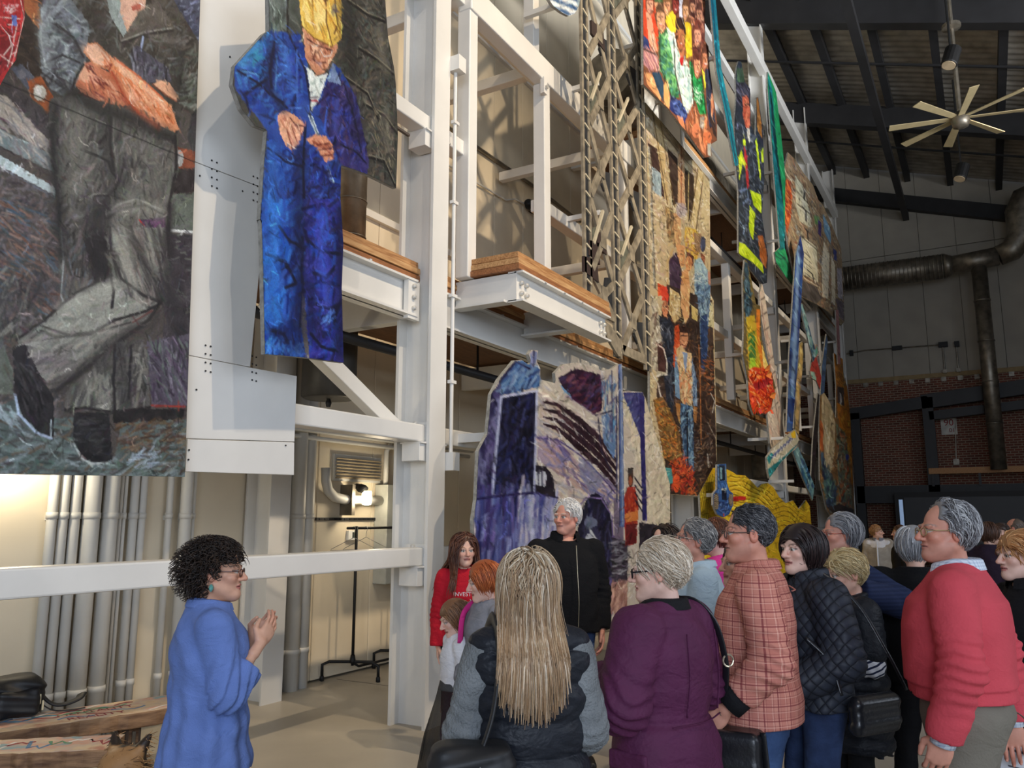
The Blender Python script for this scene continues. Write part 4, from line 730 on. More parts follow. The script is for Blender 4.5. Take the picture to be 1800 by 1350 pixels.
m.p((218, 160, 128), (362, 690), (400, 652), (462, 680), (534, 740), (520, 772), (502, 802), (492, 852), (450, 894), (420, 880), (380, 790)).hatch(26, [(236, 190, 160), (190, 116, 86), (150, 70, 54)], 26, 4, -1.1, (375, 690), (520, 750), (450, 880)).l((96, 40, 32), 4, (420, 770), (450, 880)).l((96, 40, 32), 4, (450, 760), (485, 850)).l((96, 40, 32), 4, (480, 750), (505, 800)).l((80, 36, 34), 5, (440, 700), (470, 740), (530, 750))
m.p((200, 134, 102), (533, 825), (590, 794), (650, 808), (692, 860), (698, 940), (650, 965), (620, 920), (600, 880), (560, 856)).hatch(26, [(226, 170, 136), (160, 80, 56), (120, 50, 40)], 22, 4, .2, (545, 820), (680, 850), (680, 940)).l((80, 30, 26), 4, (600, 860), (670, 850)).l((80, 30, 26), 4, (608, 890), (680, 880)).l((80, 30, 26), 4, (620, 925), (690, 920))
m.p((196, 212, 222), (543, 685), (572, 690), (612, 792), (590, 796)).p((170, 200, 224), (648, 972), (664, 968), (702, 1080), (690, 1092), (676, 1080)).l((30, 40, 60), 3, (655, 975), (690, 1075)).l((40, 50, 60), 3, (560, 690), (600, 790))
m.hatch(140, [(30, 66, 150), (20, 40, 104), (44, 90, 170), (22, 26, 70)], 44, 8, 1.2, (290, 880), (500, 900), (520, 1350), (270, 1350), jit=.6).hatch(120, [(34, 40, 120), (24, 28, 84), (40, 70, 160), (18, 18, 50)], 44, 8, 1.0, (520, 900), (735, 990), (735, 1350), (520, 1350), jit=.6).l((12, 14, 40), 10, (530, 740), (515, 1000), (530, 1350)).l((12, 14, 40), 8, (310, 880), (420, 960), (510, 990))
m.t(380, 350, 2.7)
m.p((26, 74, 160), (216, 0), (398, 0), (410, 200), (402, 560), (432, 752), (232, 734)).p((40, 44, 130), (412, 0), (590, 0), (604, 210), (596, 420), (605, 776), (440, 756), (420, 470))
m.hatch(260, [(24, 84, 178), (24, 50, 130), (40, 104, 190), (18, 26, 80), (30, 60, 150)], 46, 8, 1.3, (222, 10), (395, 10), (405, 300), (395, 560), (425, 745), (235, 730), jit=.5).hatch(260, [(44, 50, 150), (34, 34, 104), (30, 74, 170), (18, 16, 52), (60, 56, 150)], 44, 8, 1.0, (415, 10), (585, 10), (600, 220), (600, 770), (445, 750), (425, 470), jit=.7)
for pts in (((410, 180), (405, 330), (412, 440), (400, 600)), ((300, 130), (350, 200), (405, 220)), ((240, 260), (330, 300), (380, 400), (330, 420)), ((260, 620), (320, 640), (340, 680)), ((460, 350), (520, 370), (560, 330)), ((480, 500), (540, 520), (580, 500), (560, 590)), ((440, 200), (500, 250), (590, 260)), ((450, 640), (500, 700), (560, 720))): m.l((12, 14, 40), 9, *pts)
m.hatch(30, [(80, 150, 220), (60, 120, 210)], 20, 4, 1.2, (250, 660), (420, 700), (420, 745), (240, 725)).hatch(20, [(90, 140, 220)], 18, 3, 1, (500, 540), (560, 520), (560, 590), (500, 600))
m.p((104, 98, 88), (408, 440), (422, 480), (442, 754), (426, 752), (402, 600))
for T_, L_ in (((380, 350, 2.7), (((54, 126, 214), 40, .6, ((275, 40), (265, 300), (285, 560))), ((10, 14, 50), 32, .7, ((392, 100), (402, 400), (388, 620))), ((64, 86, 196), 32, .55, ((500, 80), (505, 300), (525, 480))), ((12, 12, 44), 32, .7, ((592, 60), (590, 500), (585, 740))), ((10, 14, 50), 36, .6, ((310, 640), (390, 700))), ((12, 12, 46), 30, .6, ((450, 420), (460, 640))))),
               ((380, 0, 3.375), (((76, 156, 206), 22, .6, ((250, 260), (150, 385))), ((14, 18, 52), 28, .65, ((335, 300), (312, 520), (390, 640))), ((64, 116, 196), 26, .5, ((400, 280), (450, 520))), ((24, 18, 48), 40, .65, ((790, 560), (850, 820))), ((62, 84, 176), 18, .5, ((720, 590), (700, 760))), ((50, 110, 190), 34, .5, ((340, 880), (320, 1200))), ((12, 14, 46), 36, .6, ((500, 900), (505, 1300))), ((24, 22, 20), 60, .6, ((780, 60), (800, 400))), ((116, 110, 96), 36, .5, ((960, 180), (1000, 400))), ((106, 102, 90), 36, .5, ((1000, 620), (1020, 880)))))):
    m.t(*T_)
    for c_, w_, a_, pts in L_: m.b(c_, w_, *pts, a=a_)
m.strokes(4200, 10, 2.8, 9)
m.build('overalls_mural', 'tall cutout painting of a man in blue overalls and yellow hard hat', ink=.5, supports=((570, 580), (560, 250), (660, 200)))
q0, q1 = onY(690, 206, 3.72), onY(719, 240, 3.72); bk_ = box('mount_plate', mat('brown_plate', (92, 80, 70), .6), q0[0], q1[0], 3.71, 3.735, q1[2], q0[2] - .05); ov = [o for o in bpy.data.objects if o.name == 'overalls_mural'][0]; adopt(bk_, ov)
# ---------------------------------------------------------------- truck
Tk = lambda *a: [(820 + x / 2.7, 600 + y / 2.7) for x, y in a]
out = Tk((40, 1050), (33, 850), (48, 750), (58, 520), (100, 440), (118, 250), (155, 180), (228, 90), (262, 88), (295, 112), (308, 98), (295, 62), (308, 40), (340, 44), (332, 92), (350, 128), (350, 180), (425, 200), (420, 150), (460, 108), (520, 100), (600, 118), (642, 140), (690, 130), (722, 108), (738, 106), (742, 240), (760, 236), (835, 240), (850, 272), (966, 680), (968, 1000), (966, 1270), (760, 1292), (655, 1350), (520, 1352), (420, 1300), (40, 1280))
m = Mural(3.6, out, (196, 186, 172), 1.6, 31); m.t(820, 600, 2.7)
m.hatch(260, [(214, 204, 186), (186, 170, 166), (200, 180, 160), (170, 170, 180), (220, 210, 190)], 40, 8, -.6, (350, 180), (700, 450), (720, 800), (430, 740), (340, 450), jit=.5)
m.p((64, 62, 104), (33, 850), (58, 520), (100, 440), (118, 250), (165, 180), (170, 250), (130, 720), (50, 750)).hatch(60, [(90, 80, 130), (40, 36, 70), (120, 120, 160)], 50, 6, 1.5, (60, 540), (120, 260), (160, 260), (125, 720), (60, 740))
m.p((58, 92, 146), (160, 185), (232, 96), (262, 92), (350, 130), (346, 215), (168, 255)).hatch(50, [(90, 130, 180), (36, 50, 96), (130, 160, 190)], 34, 6, 1.1, (170, 190), (240, 100), (345, 140), (340, 205), (175, 245)).l((26, 22, 60), 6, (160, 190), (232, 96), (300, 130)).p((120, 130, 170), (296, 112), (308, 45), (338, 48), (330, 110)).l((40, 40, 70), 4, (320, 45), (318, 120))
m.p((18, 18, 42), (166, 268), (332, 240), (322, 716), (124, 722)).hatch(120, [(30, 32, 72), (14, 12, 30), (44, 50, 100), (22, 18, 40)], 40, 6, 1.4, (175, 280), (320, 260), (315, 700), (135, 710)).l((196, 200, 226), 6, (166, 264), (338, 234)).l((184, 190, 222), 6, (164, 268), (122, 722)).l((190, 196, 226), 6, (334, 240), (322, 716))
m.p((66, 72, 134), (40, 745), (330, 716), (430, 738), (436, 1060), (436, 1300), (40, 1300)).hatch(260, [(58, 66, 130), (98, 106, 168), (34, 36, 86), (140, 148, 196), (70, 58, 114)], 90, 6, 1.5, (45, 760), (250, 730), (260, 1280), (45, 1280), jit=.06).hatch(150, [(190, 194, 216), (128, 136, 184), (80, 80, 140), (206, 200, 210)], 90, 6, 1.5, (250, 730), (430, 745), (430, 1280), (260, 1280), jit=.06).l((30, 24, 70), 6, (45, 750), (200, 728), (330, 718), (432, 742))
m.p((32, 26, 38), (330, 588), (375, 592), (412, 640), (424, 742), (326, 716)).p((190, 196, 206), (326, 620), (372, 618), (382, 640), (372, 690), (330, 680)).l((60, 60, 80), 4, (340, 620), (342, 680)).l((60, 60, 80), 4, (358, 618), (360, 685))
for i in range(4):
    o_ = i * 42; m.p((44, 24, 34), (362, 282 + o_ * .85), (430, 290 + o_ * .9), (540, 360 + o_), (640, 450 + o_ * 1.02), (712, 560 + o_ * .9), (712, 582 + o_ * .9), (630, 480 + o_), (530, 390 + o_), (430, 310 + o_ * .9), (362, 290 + o_ * .85))
m.hatch(40, [(70, 40, 46), (30, 18, 28)], 20, 5, -.7, (430, 300), (540, 370), (700, 600), (690, 640), (420, 420), a=.6)
m.p((150, 130, 160), (338, 450), (430, 462), (500, 560), (420, 620), (335, 560), a=.7).hatch(70, [(96, 84, 130), (150, 130, 150), (180, 150, 140), (110, 110, 160)], 44, 7, -.7, (340, 460), (440, 470), (700, 690), (690, 800), (540, 700), (420, 620)).l((80, 66, 120), 5, (338, 458), (430, 466), (540, 540), (640, 640), (705, 720)).p((110, 120, 160), (530, 545), (600, 590), (650, 660), (600, 740), (540, 640), a=.6)
m.p((44, 22, 44), (436, 172), (520, 128), (644, 160), (642, 330), (604, 345), (500, 272), (452, 212)).hatch(80, [(80, 34, 66), (28, 16, 34), (60, 50, 90), (110, 60, 70)], 26, 6, .8, (450, 180), (520, 140), (640, 170), (630, 325), (600, 335), (500, 260)).l((206, 190, 180), 5, (430, 165), (520, 118), (648, 148), (648, 330)).l((160, 150, 160), 4, (452, 215), (500, 276), (604, 348)).p((110, 150, 190), (450, 210), (490, 250), (500, 272), (460, 235))
m.p((100, 130, 170), (642, 350), (700, 340), (712, 470), (700, 560), (650, 480)).hatch(60, [(60, 110, 160), (150, 170, 190), (70, 60, 100), (190, 190, 190)], 30, 5, 1.4, (640, 150), (715, 150), (715, 480), (650, 460)).l((60, 60, 90), 4, (690, 140), (692, 430))
m.e((24, 22, 42), 612, 1010, 92, 290, j=6).hatch(70, [(40, 38, 70), (16, 14, 26), (70, 70, 110), (30, 28, 60)], 50, 6, 1.4, (540, 780), (680, 780), (700, 1200), (560, 1240)).e((60, 60, 90), 590, 1060, 56, 190, a=.7).e((180, 184, 196), 596, 980, 26, 70, rot=-.3).e((96, 104, 130), 590, 860, 32, 24).l((200, 206, 210), 7, (590, 900), (620, 950), (640, 1060)).l((120, 100, 150), 5, (530, 790), (570, 740), (640, 745), (690, 830), (700, 1000)).p((90, 80, 140), (640, 1240), (700, 1100), (690, 1300), (640, 1350)).hatch(50, [(150, 140, 190), (70, 60, 120), (200, 190, 210)], 40, 5, 1.2, (600, 1230), (700, 1130), (680, 1320), (560, 1345))
m.p((112, 100, 120), (700, 740), (745, 760), (745, 950), (700, 940)).p((52, 44, 58), (690, 930), (765, 950), (765, 1150), (690, 1150)).hatch(50, [(110, 110, 120), (30, 26, 34), (150, 150, 160)], 26, 5, .1, (695, 940), (765, 950), (760, 1110), (700, 1110)).p((168, 128, 114), (686, 1145), (764, 1135), (764, 1285), (680, 1300)).hatch(60, [(196, 156, 140), (140, 96, 90)], 22, 5, 1.3, (690, 1150), (760, 1145), (760, 1280), (685, 1290))
m.p((208, 198, 172), (742, 280), (835, 256), (852, 275), (966, 680), (968, 1290), (850, 1290), (845, 700)).hatch(160, [(220, 212, 188), (190, 180, 160), (214, 200, 176)], 50, 8, 1.2, (755, 300), (850, 300), (960, 690), (960, 880), (860, 860), jit=.5)
m.p((64, 66, 120), (742, 244), (835, 242), (846, 270), (842, 500), (760, 290)).hatch(40, [(44, 40, 96), (100, 104, 150)], 24, 4, 1.1, (745, 250), (840, 250), (840, 420)).p((46, 42, 100), (818, 250), (842, 250), (856, 852), (836, 852)).p((90, 112, 160), (722, 108), (740, 106), (750, 880), (726, 880)).l((40, 40, 80), 4, (722, 120), (728, 880)).l((170, 180, 200), 3, (734, 120), (742, 870)).l((50, 50, 84), 6, (712, 260), (714, 760)).l((40, 36, 60), 5, (690, 330), (612, 352)).l((40, 36, 60), 5, (625, 360), (640, 520), (690, 620))
m.p((158, 46, 34), (748, 735), (766, 690), (800, 690), (818, 780), (812, 850), (808, 955), (752, 975)).hatch(40, [(190, 70, 44), (110, 26, 24), (210, 110, 60)], 18, 4, 1.3, (752, 720), (812, 720), (805, 950), (755, 960)).e((70, 44, 36), 779, 650, 13, 42).e((150, 84, 60), 778, 662, 9, 24).p((60, 54, 50), (766, 600), (792, 600), (790, 625), (768, 625)).p((206, 120, 60), (750, 820), (815, 800), (815, 850), (755, 860)).p((96, 24, 28), (755, 870), (808, 865), (806, 960), (756, 975))
for i in range(4): m.l((34, 28, 46), 6, (800, 650 + i * 34), (835, 700 + i * 36))
m.p((40, 34, 44), (820, 860), (900, 870), (960, 920), (960, 1290), (820, 1290)).strokes(4200, 10, 2.8, 9)
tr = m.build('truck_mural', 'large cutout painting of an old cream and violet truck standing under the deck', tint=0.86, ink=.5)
for x in (6.2, 7.6, 9.0):
    for z in (1.385, 2.43): adopt(box('standoff', M_STEEL, x - .04, x + .04, 3.635, 4.17, z - .04, z + .04), tr)

# ---------------------------------------------------------------- tall shop-floor painting
Ta = lambda *a: [(1120 + x / 3.857, 170 + y / 3.857) for x, y in a]; Tb = lambda *a: [(1120 + x / 3.553, 500 + y / 3.553) for x, y in a]
out = Ta((55, 38), (492, 560), (498, 1340)) + Tb((478, 100), (490, 700), (498, 1100), (380, 1322), (170, 1308), (80, 1300), (80, 600), (80, 0))
m = Mural(3.8, out, (186, 168, 132), 1.05, 41); m.t(1120, 170, 3.857)
m.hatch(260, [(206, 192, 160), (176, 150, 120), (196, 176, 150), (186, 160, 146), (210, 200, 170)], 34, 7, .9, (60, 60), (490, 570), (495, 900), (380, 900), (200, 740), (180, 1280), (80, 1200), jit=.6)
m.l((110, 92, 66), 5, (60, 110), (270, 360), (490, 620)).l((90, 72, 50), 4, (75, 60), (490, 570)).p((64, 44, 40), (70, 310), (160, 370), (185, 690), (120, 620), (100, 450)).p((150, 170, 180), (95, 470), (160, 520), (165, 680), (105, 640)).p((60, 46, 40), (205, 350), (275, 420), (280, 720), (240, 740)).p((66, 54, 44), (320, 480), (385, 540), (385, 700), (350, 860), (325, 700))
m.p((196, 172, 126), (100, 90), (170, 170), (215, 700), (200, 740), (165, 560)).l((100, 76, 46), 4, (105, 100), (205, 730)).l((110, 86, 52), 4, (160, 180), (255, 750)).p((200, 160, 120), (280, 310), (320, 360), (322, 780), (275, 760)).l((130, 70, 46), 4, (300, 330), (298, 760)).p((206, 186, 138), (410, 490), (450, 520), (395, 900), (360, 860)).l((90, 70, 44), 4, (412, 490), (362, 850)).l((90, 70, 44), 4, (450, 530), (400, 900)).p((196, 180, 140), (450, 520), (490, 580), (490, 900), (430, 880)).l((210, 190, 130), 4, (350, 500), (345, 840)).l((70, 56, 40), 4, (330, 640), (385, 680))
m.p((136, 116, 86), (190, 740), (240, 760), (280, 900), (290, 1040), (240, 1000), (205, 950)).hatch(40, [(180, 150, 100), (90, 70, 54), (160, 110, 70)], 30, 5, 1.4, (195, 760), (280, 800), (290, 1030), (210, 960)).p((200, 156, 110), (245, 790), (295, 790), (300, 980), (275, 1040), (250, 950)).p((206, 150, 100), (262, 1000), (330, 1010), (320, 1150), (285, 1160)).p((64, 48, 66), (215, 1110), (265, 1050), (300, 1170), (300, 1350), (220, 1290)).l((190, 160, 110), 7, (205, 1340), (205, 1120), (245, 1030)).l((200, 176, 130), 5, (210, 1010), (245, 985)).e((170, 160, 170), 300, 770, 36, 50, a=.7).hatch(30, [(200, 196, 200), (120, 110, 120)], 10, 3, .5, (265, 720), (330, 720), (330, 820), (270, 820))
m.p((206, 168, 70), (325, 880), (400, 900), (432, 960), (420, 1060), (400, 1110), (330, 1050), (320, 960)).p((226, 196, 110), (335, 900), (380, 910), (380, 1000), (335, 1000)).hatch(40, [(180, 120, 50), (230, 200, 120), (150, 110, 120)], 24, 5, 1, (330, 890), (425, 950), (400, 1100), (330, 1040)).p((150, 120, 90), (385, 920), (435, 930), (430, 1060), (390, 1040)).p((90, 52, 40), (335, 1050), (385, 1080), (380, 1150), (330, 1120)).e((206, 140, 90), 350, 1130, 24, 50)
m.e((64, 70, 96), 446, 1000, 18, 54).l((60, 58, 66), 6, (435, 950), (465, 970)).p((120, 70, 50), (430, 1060), (462, 1070), (458, 1160), (440, 1170)).p((150, 180, 190), (388, 1110), (430, 1090), (480, 1180), (485, 1350), (390, 1350)).hatch(50, [(190, 206, 206), (96, 120, 150), (120, 150, 170)], 30, 5, 1.3, (392, 1120), (480, 1180), (480, 1345), (392, 1345)).p((170, 120, 100), (480, 1180), (500, 1190), (505, 1350), (485, 1350)).p((206, 150, 96), (300, 1190), (350, 1150), (360, 1350), (300, 1350)).p((206, 80, 44), (140, 1260), (195, 1290), (200, 1350), (140, 1350))
m.l((150, 150, 140), 6, (80, 340), (85, 480), (100, 650), (95, 800), (110, 950), (105, 1100), (120, 1300)).l((60, 54, 48), 3, (92, 340), (100, 600), (108, 900), (125, 1300)).hatch(50, [(210, 206, 190), (90, 84, 74)], 12, 4, 1.2, (75, 350), (115, 600), (130, 1300), (95, 1300))
m.t(1120, 500, 3.553)
m.p((56, 42, 36), (190, 0), (470, 100), (485, 700), (495, 1110), (380, 1320), (200, 1310), (120, 700), (150, 200)).hatch(300, [(84, 60, 46), (40, 30, 28), (110, 74, 50), (70, 56, 50), (130, 96, 64)], 26, 5, 1.2, (160, 200), (470, 250), (490, 1050), (380, 1300), (210, 1290), (140, 800), jit=.7)
m.p((196, 170, 120), (205, 20), (265, 60), (275, 200), (235, 240), (200, 180)).hatch(20, [(230, 216, 180), (140, 110, 70)], 20, 4, 1.2, (205, 30), (265, 70), (260, 220), (210, 190)).p((210, 160, 110), (270, 0), (330, 0), (325, 200), (300, 250), (275, 150)).p((200, 176, 110), (340, 130), (380, 160), (375, 230), (340, 210)).p((196, 190, 150), (432, 100), (475, 120), (478, 270), (440, 260))
m.p((204, 66, 44), (140, 20), (185, 10), (200, 80), (190, 110), (155, 100)).e((186, 120, 86), 175, 150, 20, 52).l((60, 30, 26), 4, (165, 140), (190, 140)).p((34, 38, 50), (135, 190), (170, 210), (200, 200), (228, 260), (235, 420), (225, 800), (190, 780), (150, 420)).hatch(60, [(50, 58, 76), (22, 24, 32), (80, 84, 96)], 34, 5, 1.4, (140, 210), (225, 260), (220, 780), (160, 440))
m.p((176, 168, 146), (85, 60), (125, 100), (150, 330), (180, 560), (130, 580), (90, 500)).hatch(60, [(206, 200, 180), (120, 110, 96), (150, 140, 130), (90, 70, 60)], 26, 5, 1.2, (85, 60), (150, 330), (175, 550), (95, 520)).p((70, 44, 40), (128, 370), (150, 360), (180, 470), (180, 550), (130, 540)).l((214, 206, 190), 5, (135, 380), (165, 400), (186, 480), (185, 560), (120, 575)).l((206, 196, 180), 5, (90, 545), (130, 620), (160, 760), (165, 900), (150, 1060)).l((180, 168, 150), 4, (90, 800), (130, 860), (150, 1000))
m.p((188, 76, 40), (235, 260), (262, 250), (270, 560), (245, 560), (225, 500)).e((196, 136, 100), 292, 330, 26, 70).p((50, 30, 26), (268, 262), (315, 262), (316, 305), (270, 300)).l((90, 44, 34), 5, (278, 375), (305, 385)).l((40, 24, 20), 4, (276, 320), (312, 322))
m.p((206, 176, 130), (248, 400), (275, 380), (300, 420), (340, 430), (352, 560), (345, 750), (300, 770), (262, 700), (240, 520)).hatch(60, [(226, 196, 140), (210, 130, 86), (180, 150, 110), (230, 206, 170)], 40, 6, 1.5, (250, 420), (345, 440), (340, 740), (265, 700)).p((130, 150, 180), (285, 420), (315, 430), (305, 560), (292, 500)).p((116, 146, 176), (240, 430), (262, 560), (268, 720), (240, 700), (232, 560)).p((130, 150, 176), (340, 450), (368, 580), (375, 760), (350, 760)).hatch(40, [(160, 180, 200), (70, 96, 130)], 30, 4, 1.4, (340, 460), (370, 590), (370, 750), (350, 750)).p((170, 120, 70), (240, 740), (268, 745), (268, 860), (250, 830)).p((160, 110, 66), (350, 760), (376, 770), (370, 870), (352, 850))
m.p((70, 104, 140), (270, 740), (350, 765), (352, 1000), (355, 1180), (300, 1120), (275, 900)).hatch(90, [(110, 146, 176), (40, 60, 90), (150, 176, 190), (30, 40, 60)], 34, 5, 1.4, (272, 760), (348, 770), (350, 1150), (290, 1080)).l((24, 26, 36), 6, (312, 800), (316, 1120))
m.p((96, 126, 156), (365, 0), (460, 0), (450, 180), (430, 420), (400, 480), (390, 180)).hatch(60, [(150, 176, 190), (50, 70, 100), (120, 140, 160)], 34, 5, 1.4, (370, 10), (450, 10), (440, 400), (400, 400)).p((40, 60, 100), (395, 200), (440, 180), (440, 420), (420, 560), (400, 560)).hatch(40, [(200, 110, 60), (60, 40, 34), (150, 90, 50)], 20, 5, .4, (400, 430), (475, 480), (475, 700), (405, 660)).l((180, 110, 60), 5, (385, 380), (395, 640), (400, 1000)).l((150, 140, 130), 5, (440, 860), (490, 960)).l((176, 170, 160), 6, (460, 680), (485, 730), (470, 800)).l((190, 186, 176), 6, (440, 1060), (445, 1140))
m.p((120, 84, 46), (100, 720), (165, 700), (220, 820), (265, 930), (280, 1080), (230, 1130), (165, 1080)).hatch(160, [(190, 140, 60), (206, 110, 44), (110, 90, 50), (150, 120, 60), (86, 60, 40)], 18, 4, 1.2, (110, 730), (170, 710), (265, 930), (275, 1090), (170, 1080), jit=.8).hatch(140, [(210, 76, 40), (180, 50, 34), (226, 110, 50), (140, 40, 34)], 20, 5, 1.2, (210, 1090), (300, 1080), (350, 1160), (370, 1310), (220, 1300), jit=.6).p((70, 140, 140), (170, 1140), (215, 1150), (225, 1240), (190, 1250)).e((216, 80, 40), 245, 1240, 22, 60)
m.hatch(60, [(120, 110, 104), (60, 50, 46), (160, 140, 120), (40, 34, 34)], 16, 4, .9, (360, 1000), (480, 900), (490, 1100), (400, 1200), (365, 1150)).strokes(3600, 8, 2.4, 10)
m.build('shop_floor_mural', 'tall narrow painting of foundry workers under ropes and a hard hat', tint=.9, supports=((1200, 300), (1200, 600)))

# ---------------------------------------------------------------- cheering children
Tc = lambda *a: [(1110 + x / 4.656, y / 4.656) for x, y in a]
out = Tc((95, -60), (605, -60), (600, 330), (630, 380), (640, 560), (700, 1000), (700, 1150), (650, 1180), (655, 1280), (600, 1290), (480, 1120), (300, 890), (100, 690))
m = Mural(3.45, out, (120, 74, 52), 1.1, 51); m.t(1110, 0, 4.656)
m.p((214, 74, 44), (95, -60), (210, 40), (225, 420), (160, 430), (95, 300)).p((206, 140, 110), (120, -60), (180, -60), (180, 110), (150, 140), (120, 80)).p((224, 160, 130), (118, 100), (160, 120), (215, 420), (165, 430), (140, 330)).p((46, 60, 110), (95, 280), (140, 330), (150, 400), (95, 400)).p((190, 136, 140), (90, 400), (210, 450), (215, 560), (150, 570), (90, 520)).hatch(30, [(220, 160, 150), (160, 110, 120)], 40, 7, -.6, (95, 410), (210, 460), (210, 560), (110, 530))
m.p((70, 96, 60), (185, -60), (260, -60), (270, 160), (200, 120)).p((222, 160, 120), (185, 20), (225, 20), (262, 110), (275, 230), (245, 280), (215, 210)).e((90, 36, 30), 222, 185, 14, 24).e((236, 226, 216), 222, 178, 9, 6)
m.p((64, 130, 70), (220, 300), (300, 230), (330, 330), (345, 520), (390, 800), (330, 800), (270, 640), (230, 560)).hatch(110, [(96, 170, 96), (36, 84, 56), (130, 190, 120), (50, 110, 110)], 40, 7, 1.1, (225, 320), (300, 250), (385, 790), (330, 780), (240, 560)).p((196, 216, 206), (285, 220), (350, 260), (380, 420), (400, 520), (480, 560), (505, 850), (470, 940), (420, 860), (360, 600), (310, 330)).hatch(80, [(226, 236, 226), (140, 176, 180), (170, 200, 190)], 50, 7, 1.3, (300, 250), (370, 400), (480, 580), (495, 850), (460, 900), (350, 560))
m.p((230, 196, 40), (270, 120), (360, 80), (360, 260), (330, 270), (285, 200)).p((224, 190, 40), (405, 150), (490, 200), (500, 450), (450, 480), (430, 260)).p((216, 150, 110), (255, -60), (310, -60), (315, 110), (285, 130)).p((120, 40, 36), (330, -60), (385, -60), (385, 110), (345, 120)).p((214, 210, 220), (385, -40), (420, -20), (420, 140), (390, 140)).p((222, 160, 110), (420, 20), (460, 20), (465, 140), (440, 190), (425, 120))
m.p((66, 40, 32), (360, 150), (400, 140), (430, 220), (435, 320), (365, 300)).p((170, 106, 70), (372, 190), (415, 200), (436, 360), (430, 460), (400, 470), (380, 380)).l((60, 26, 22), 4, (390, 375), (425, 380)).l((40, 20, 16), 4, (385, 290), (425, 295)).p((176, 40, 40), (395, 470), (430, 470), (420, 540), (400, 530))
m.p((96, 50, 44), (470, -60), (600, -60), (600, 330), (560, 380), (500, 360), (480, 120)).hatch(90, [(206, 140, 110), (90, 40, 36), (170, 90, 70), (60, 30, 30)], 30, 7, 1.4, (480, -50), (595, -50), (595, 330), (510, 340)).e((216, 150, 120), 540, 300, 30, 80).e((200, 130, 96), 495, 60, 18, 60).e((206, 140, 110), 555, 130, 20, 60).e((190, 120, 90), 500, 150, 16, 50)
m.p((84, 40, 34), (500, 380), (570, 380), (560, 560), (505, 540)).e((206, 136, 100), 535, 560, 26, 80).p((180, 110, 76), (570, 400), (632, 400), (635, 540), (600, 600), (575, 540)).hatch(30, [(220, 150, 110), (110, 60, 46)], 26, 6, 1.2, (575, 410), (630, 410), (610, 590)).p((30, 130, 66), (470, 490), (505, 520), (540, 680), (575, 610), (615, 930), (560, 940), (500, 740)).hatch(70, [(50, 170, 90), (16, 90, 46)], 34, 6, 1.3, (505, 640), (570, 630), (610, 920), (520, 800)).hatch(24, [(236, 240, 232)], 12, 3, .9, (515, 690), (575, 760), (570, 850), (520, 830)).p((210, 200, 50), (575, 560), (600, 600), (615, 700), (600, 740)).p((44, 50, 70), (600, 560), (640, 570), (665, 780), (690, 1030), (640, 1050), (615, 860))
m.p((210, 150, 100), (110, 600), (170, 600), (240, 790), (240, 830), (130, 690)).p((40, 66, 90), (165, 590), (230, 590), (270, 700), (255, 830), (200, 690)).p((224, 170, 110), (265, 700), (300, 640), (315, 800), (310, 890), (265, 850)).p((36, 50, 110), (315, 780), (400, 830), (470, 950), (440, 1010), (370, 950), (315, 900)).hatch(50, [(60, 90, 160), (24, 30, 66), (90, 110, 170)], 30, 6, 1, (320, 790), (400, 840), (460, 960), (380, 950))
m.p((216, 140, 100), (370, 940), (420, 960), (440, 1060), (400, 1030)).p((160, 96, 66), (440, 990), (500, 850), (515, 950), (490, 1090), (450, 1060)).p((216, 140, 100), (510, 840), (560, 1050), (600, 1260), (570, 1230), (530, 1030)).p((210, 130, 90), (600, 940), (620, 960), (615, 1120), (605, 1270), (585, 1150)).e((200, 120, 84), 525, 1070, 32, 60).e((206, 116, 76), 620, 1130, 36, 60).p((150, 140, 130), (560, 960), (600, 950), (590, 1060), (560, 1040)).p((170, 170, 160), (620, 1180), (650, 1170), (650, 1280), (625, 1270)).p((60, 44, 40), (640, 950), (680, 1000), (700, 1130), (670, 1100)).e((200, 130, 96), 660, 860, 12, 100)
def face(cx, cy, rx, ry, sk, hr):
    m.e(hr, cx, cy - ry * .25, rx * 1.25, ry * 1.12, j=14).e(sk, cx, cy + ry * .1, rx, ry * .92, j=16).p(hr, (cx - rx, cy - ry * .9), (cx + rx, cy - ry * .9), (cx + rx * .9, cy - ry * .45), (cx - rx * .8, cy - ry * .5)); d = tuple(v * .35 for v in sk)
    m.l(d, 3, (cx - rx * .55, cy - ry * .12), (cx - rx * .15, cy - ry * .12)).l(d, 3, (cx + rx * .2, cy - ry * .12), (cx + rx * .6, cy - ry * .12)).l(d, 2.5, (cx + rx * .05, cy), (cx + rx * .08, cy + ry * .25)).l((150, 50, 44), 4, (cx - rx * .35, cy + ry * .52), (cx + rx * .4, cy + ry * .52)).l((236, 226, 216), 2.5, (cx - rx * .25, cy + ry * .47), (cx + rx * .3, cy + ry * .47)).l(d, 3, (cx - rx * 1.02, cy - ry * .3), (cx - rx * .8, cy + ry * .6), (cx, cy + ry * 1.04), (cx + rx * .8, cy + ry * .6))
for a in ((150, 40, 30, 75, (222, 160, 130), (110, 60, 44)), (238, 150, 36, 100, (226, 166, 128), (84, 60, 44)), (290, 50, 28, 75, (220, 156, 116), (120, 84, 50)), (362, 40, 26, 80, (150, 60, 50), (70, 30, 28)), (442, 90, 24, 85, (224, 164, 116), (110, 70, 44)), (404, 300, 32, 120, (172, 108, 72), (50, 32, 28)), (498, 60, 20, 70, (206, 140, 104), (80, 44, 36)), (556, 120, 24, 80, (208, 144, 112), (90, 50, 40)), (540, 290, 30, 95, (220, 154, 122), (120, 60, 46)), (500, 170, 18, 60, (190, 122, 90), (70, 36, 30)), (538, 540, 28, 100, (210, 140, 104), (90, 46, 36)), (604, 480, 26, 90, (196, 124, 88), (84, 48, 36)), (590, 40, 16, 60, (196, 130, 96), (70, 40, 34))): face(*a)
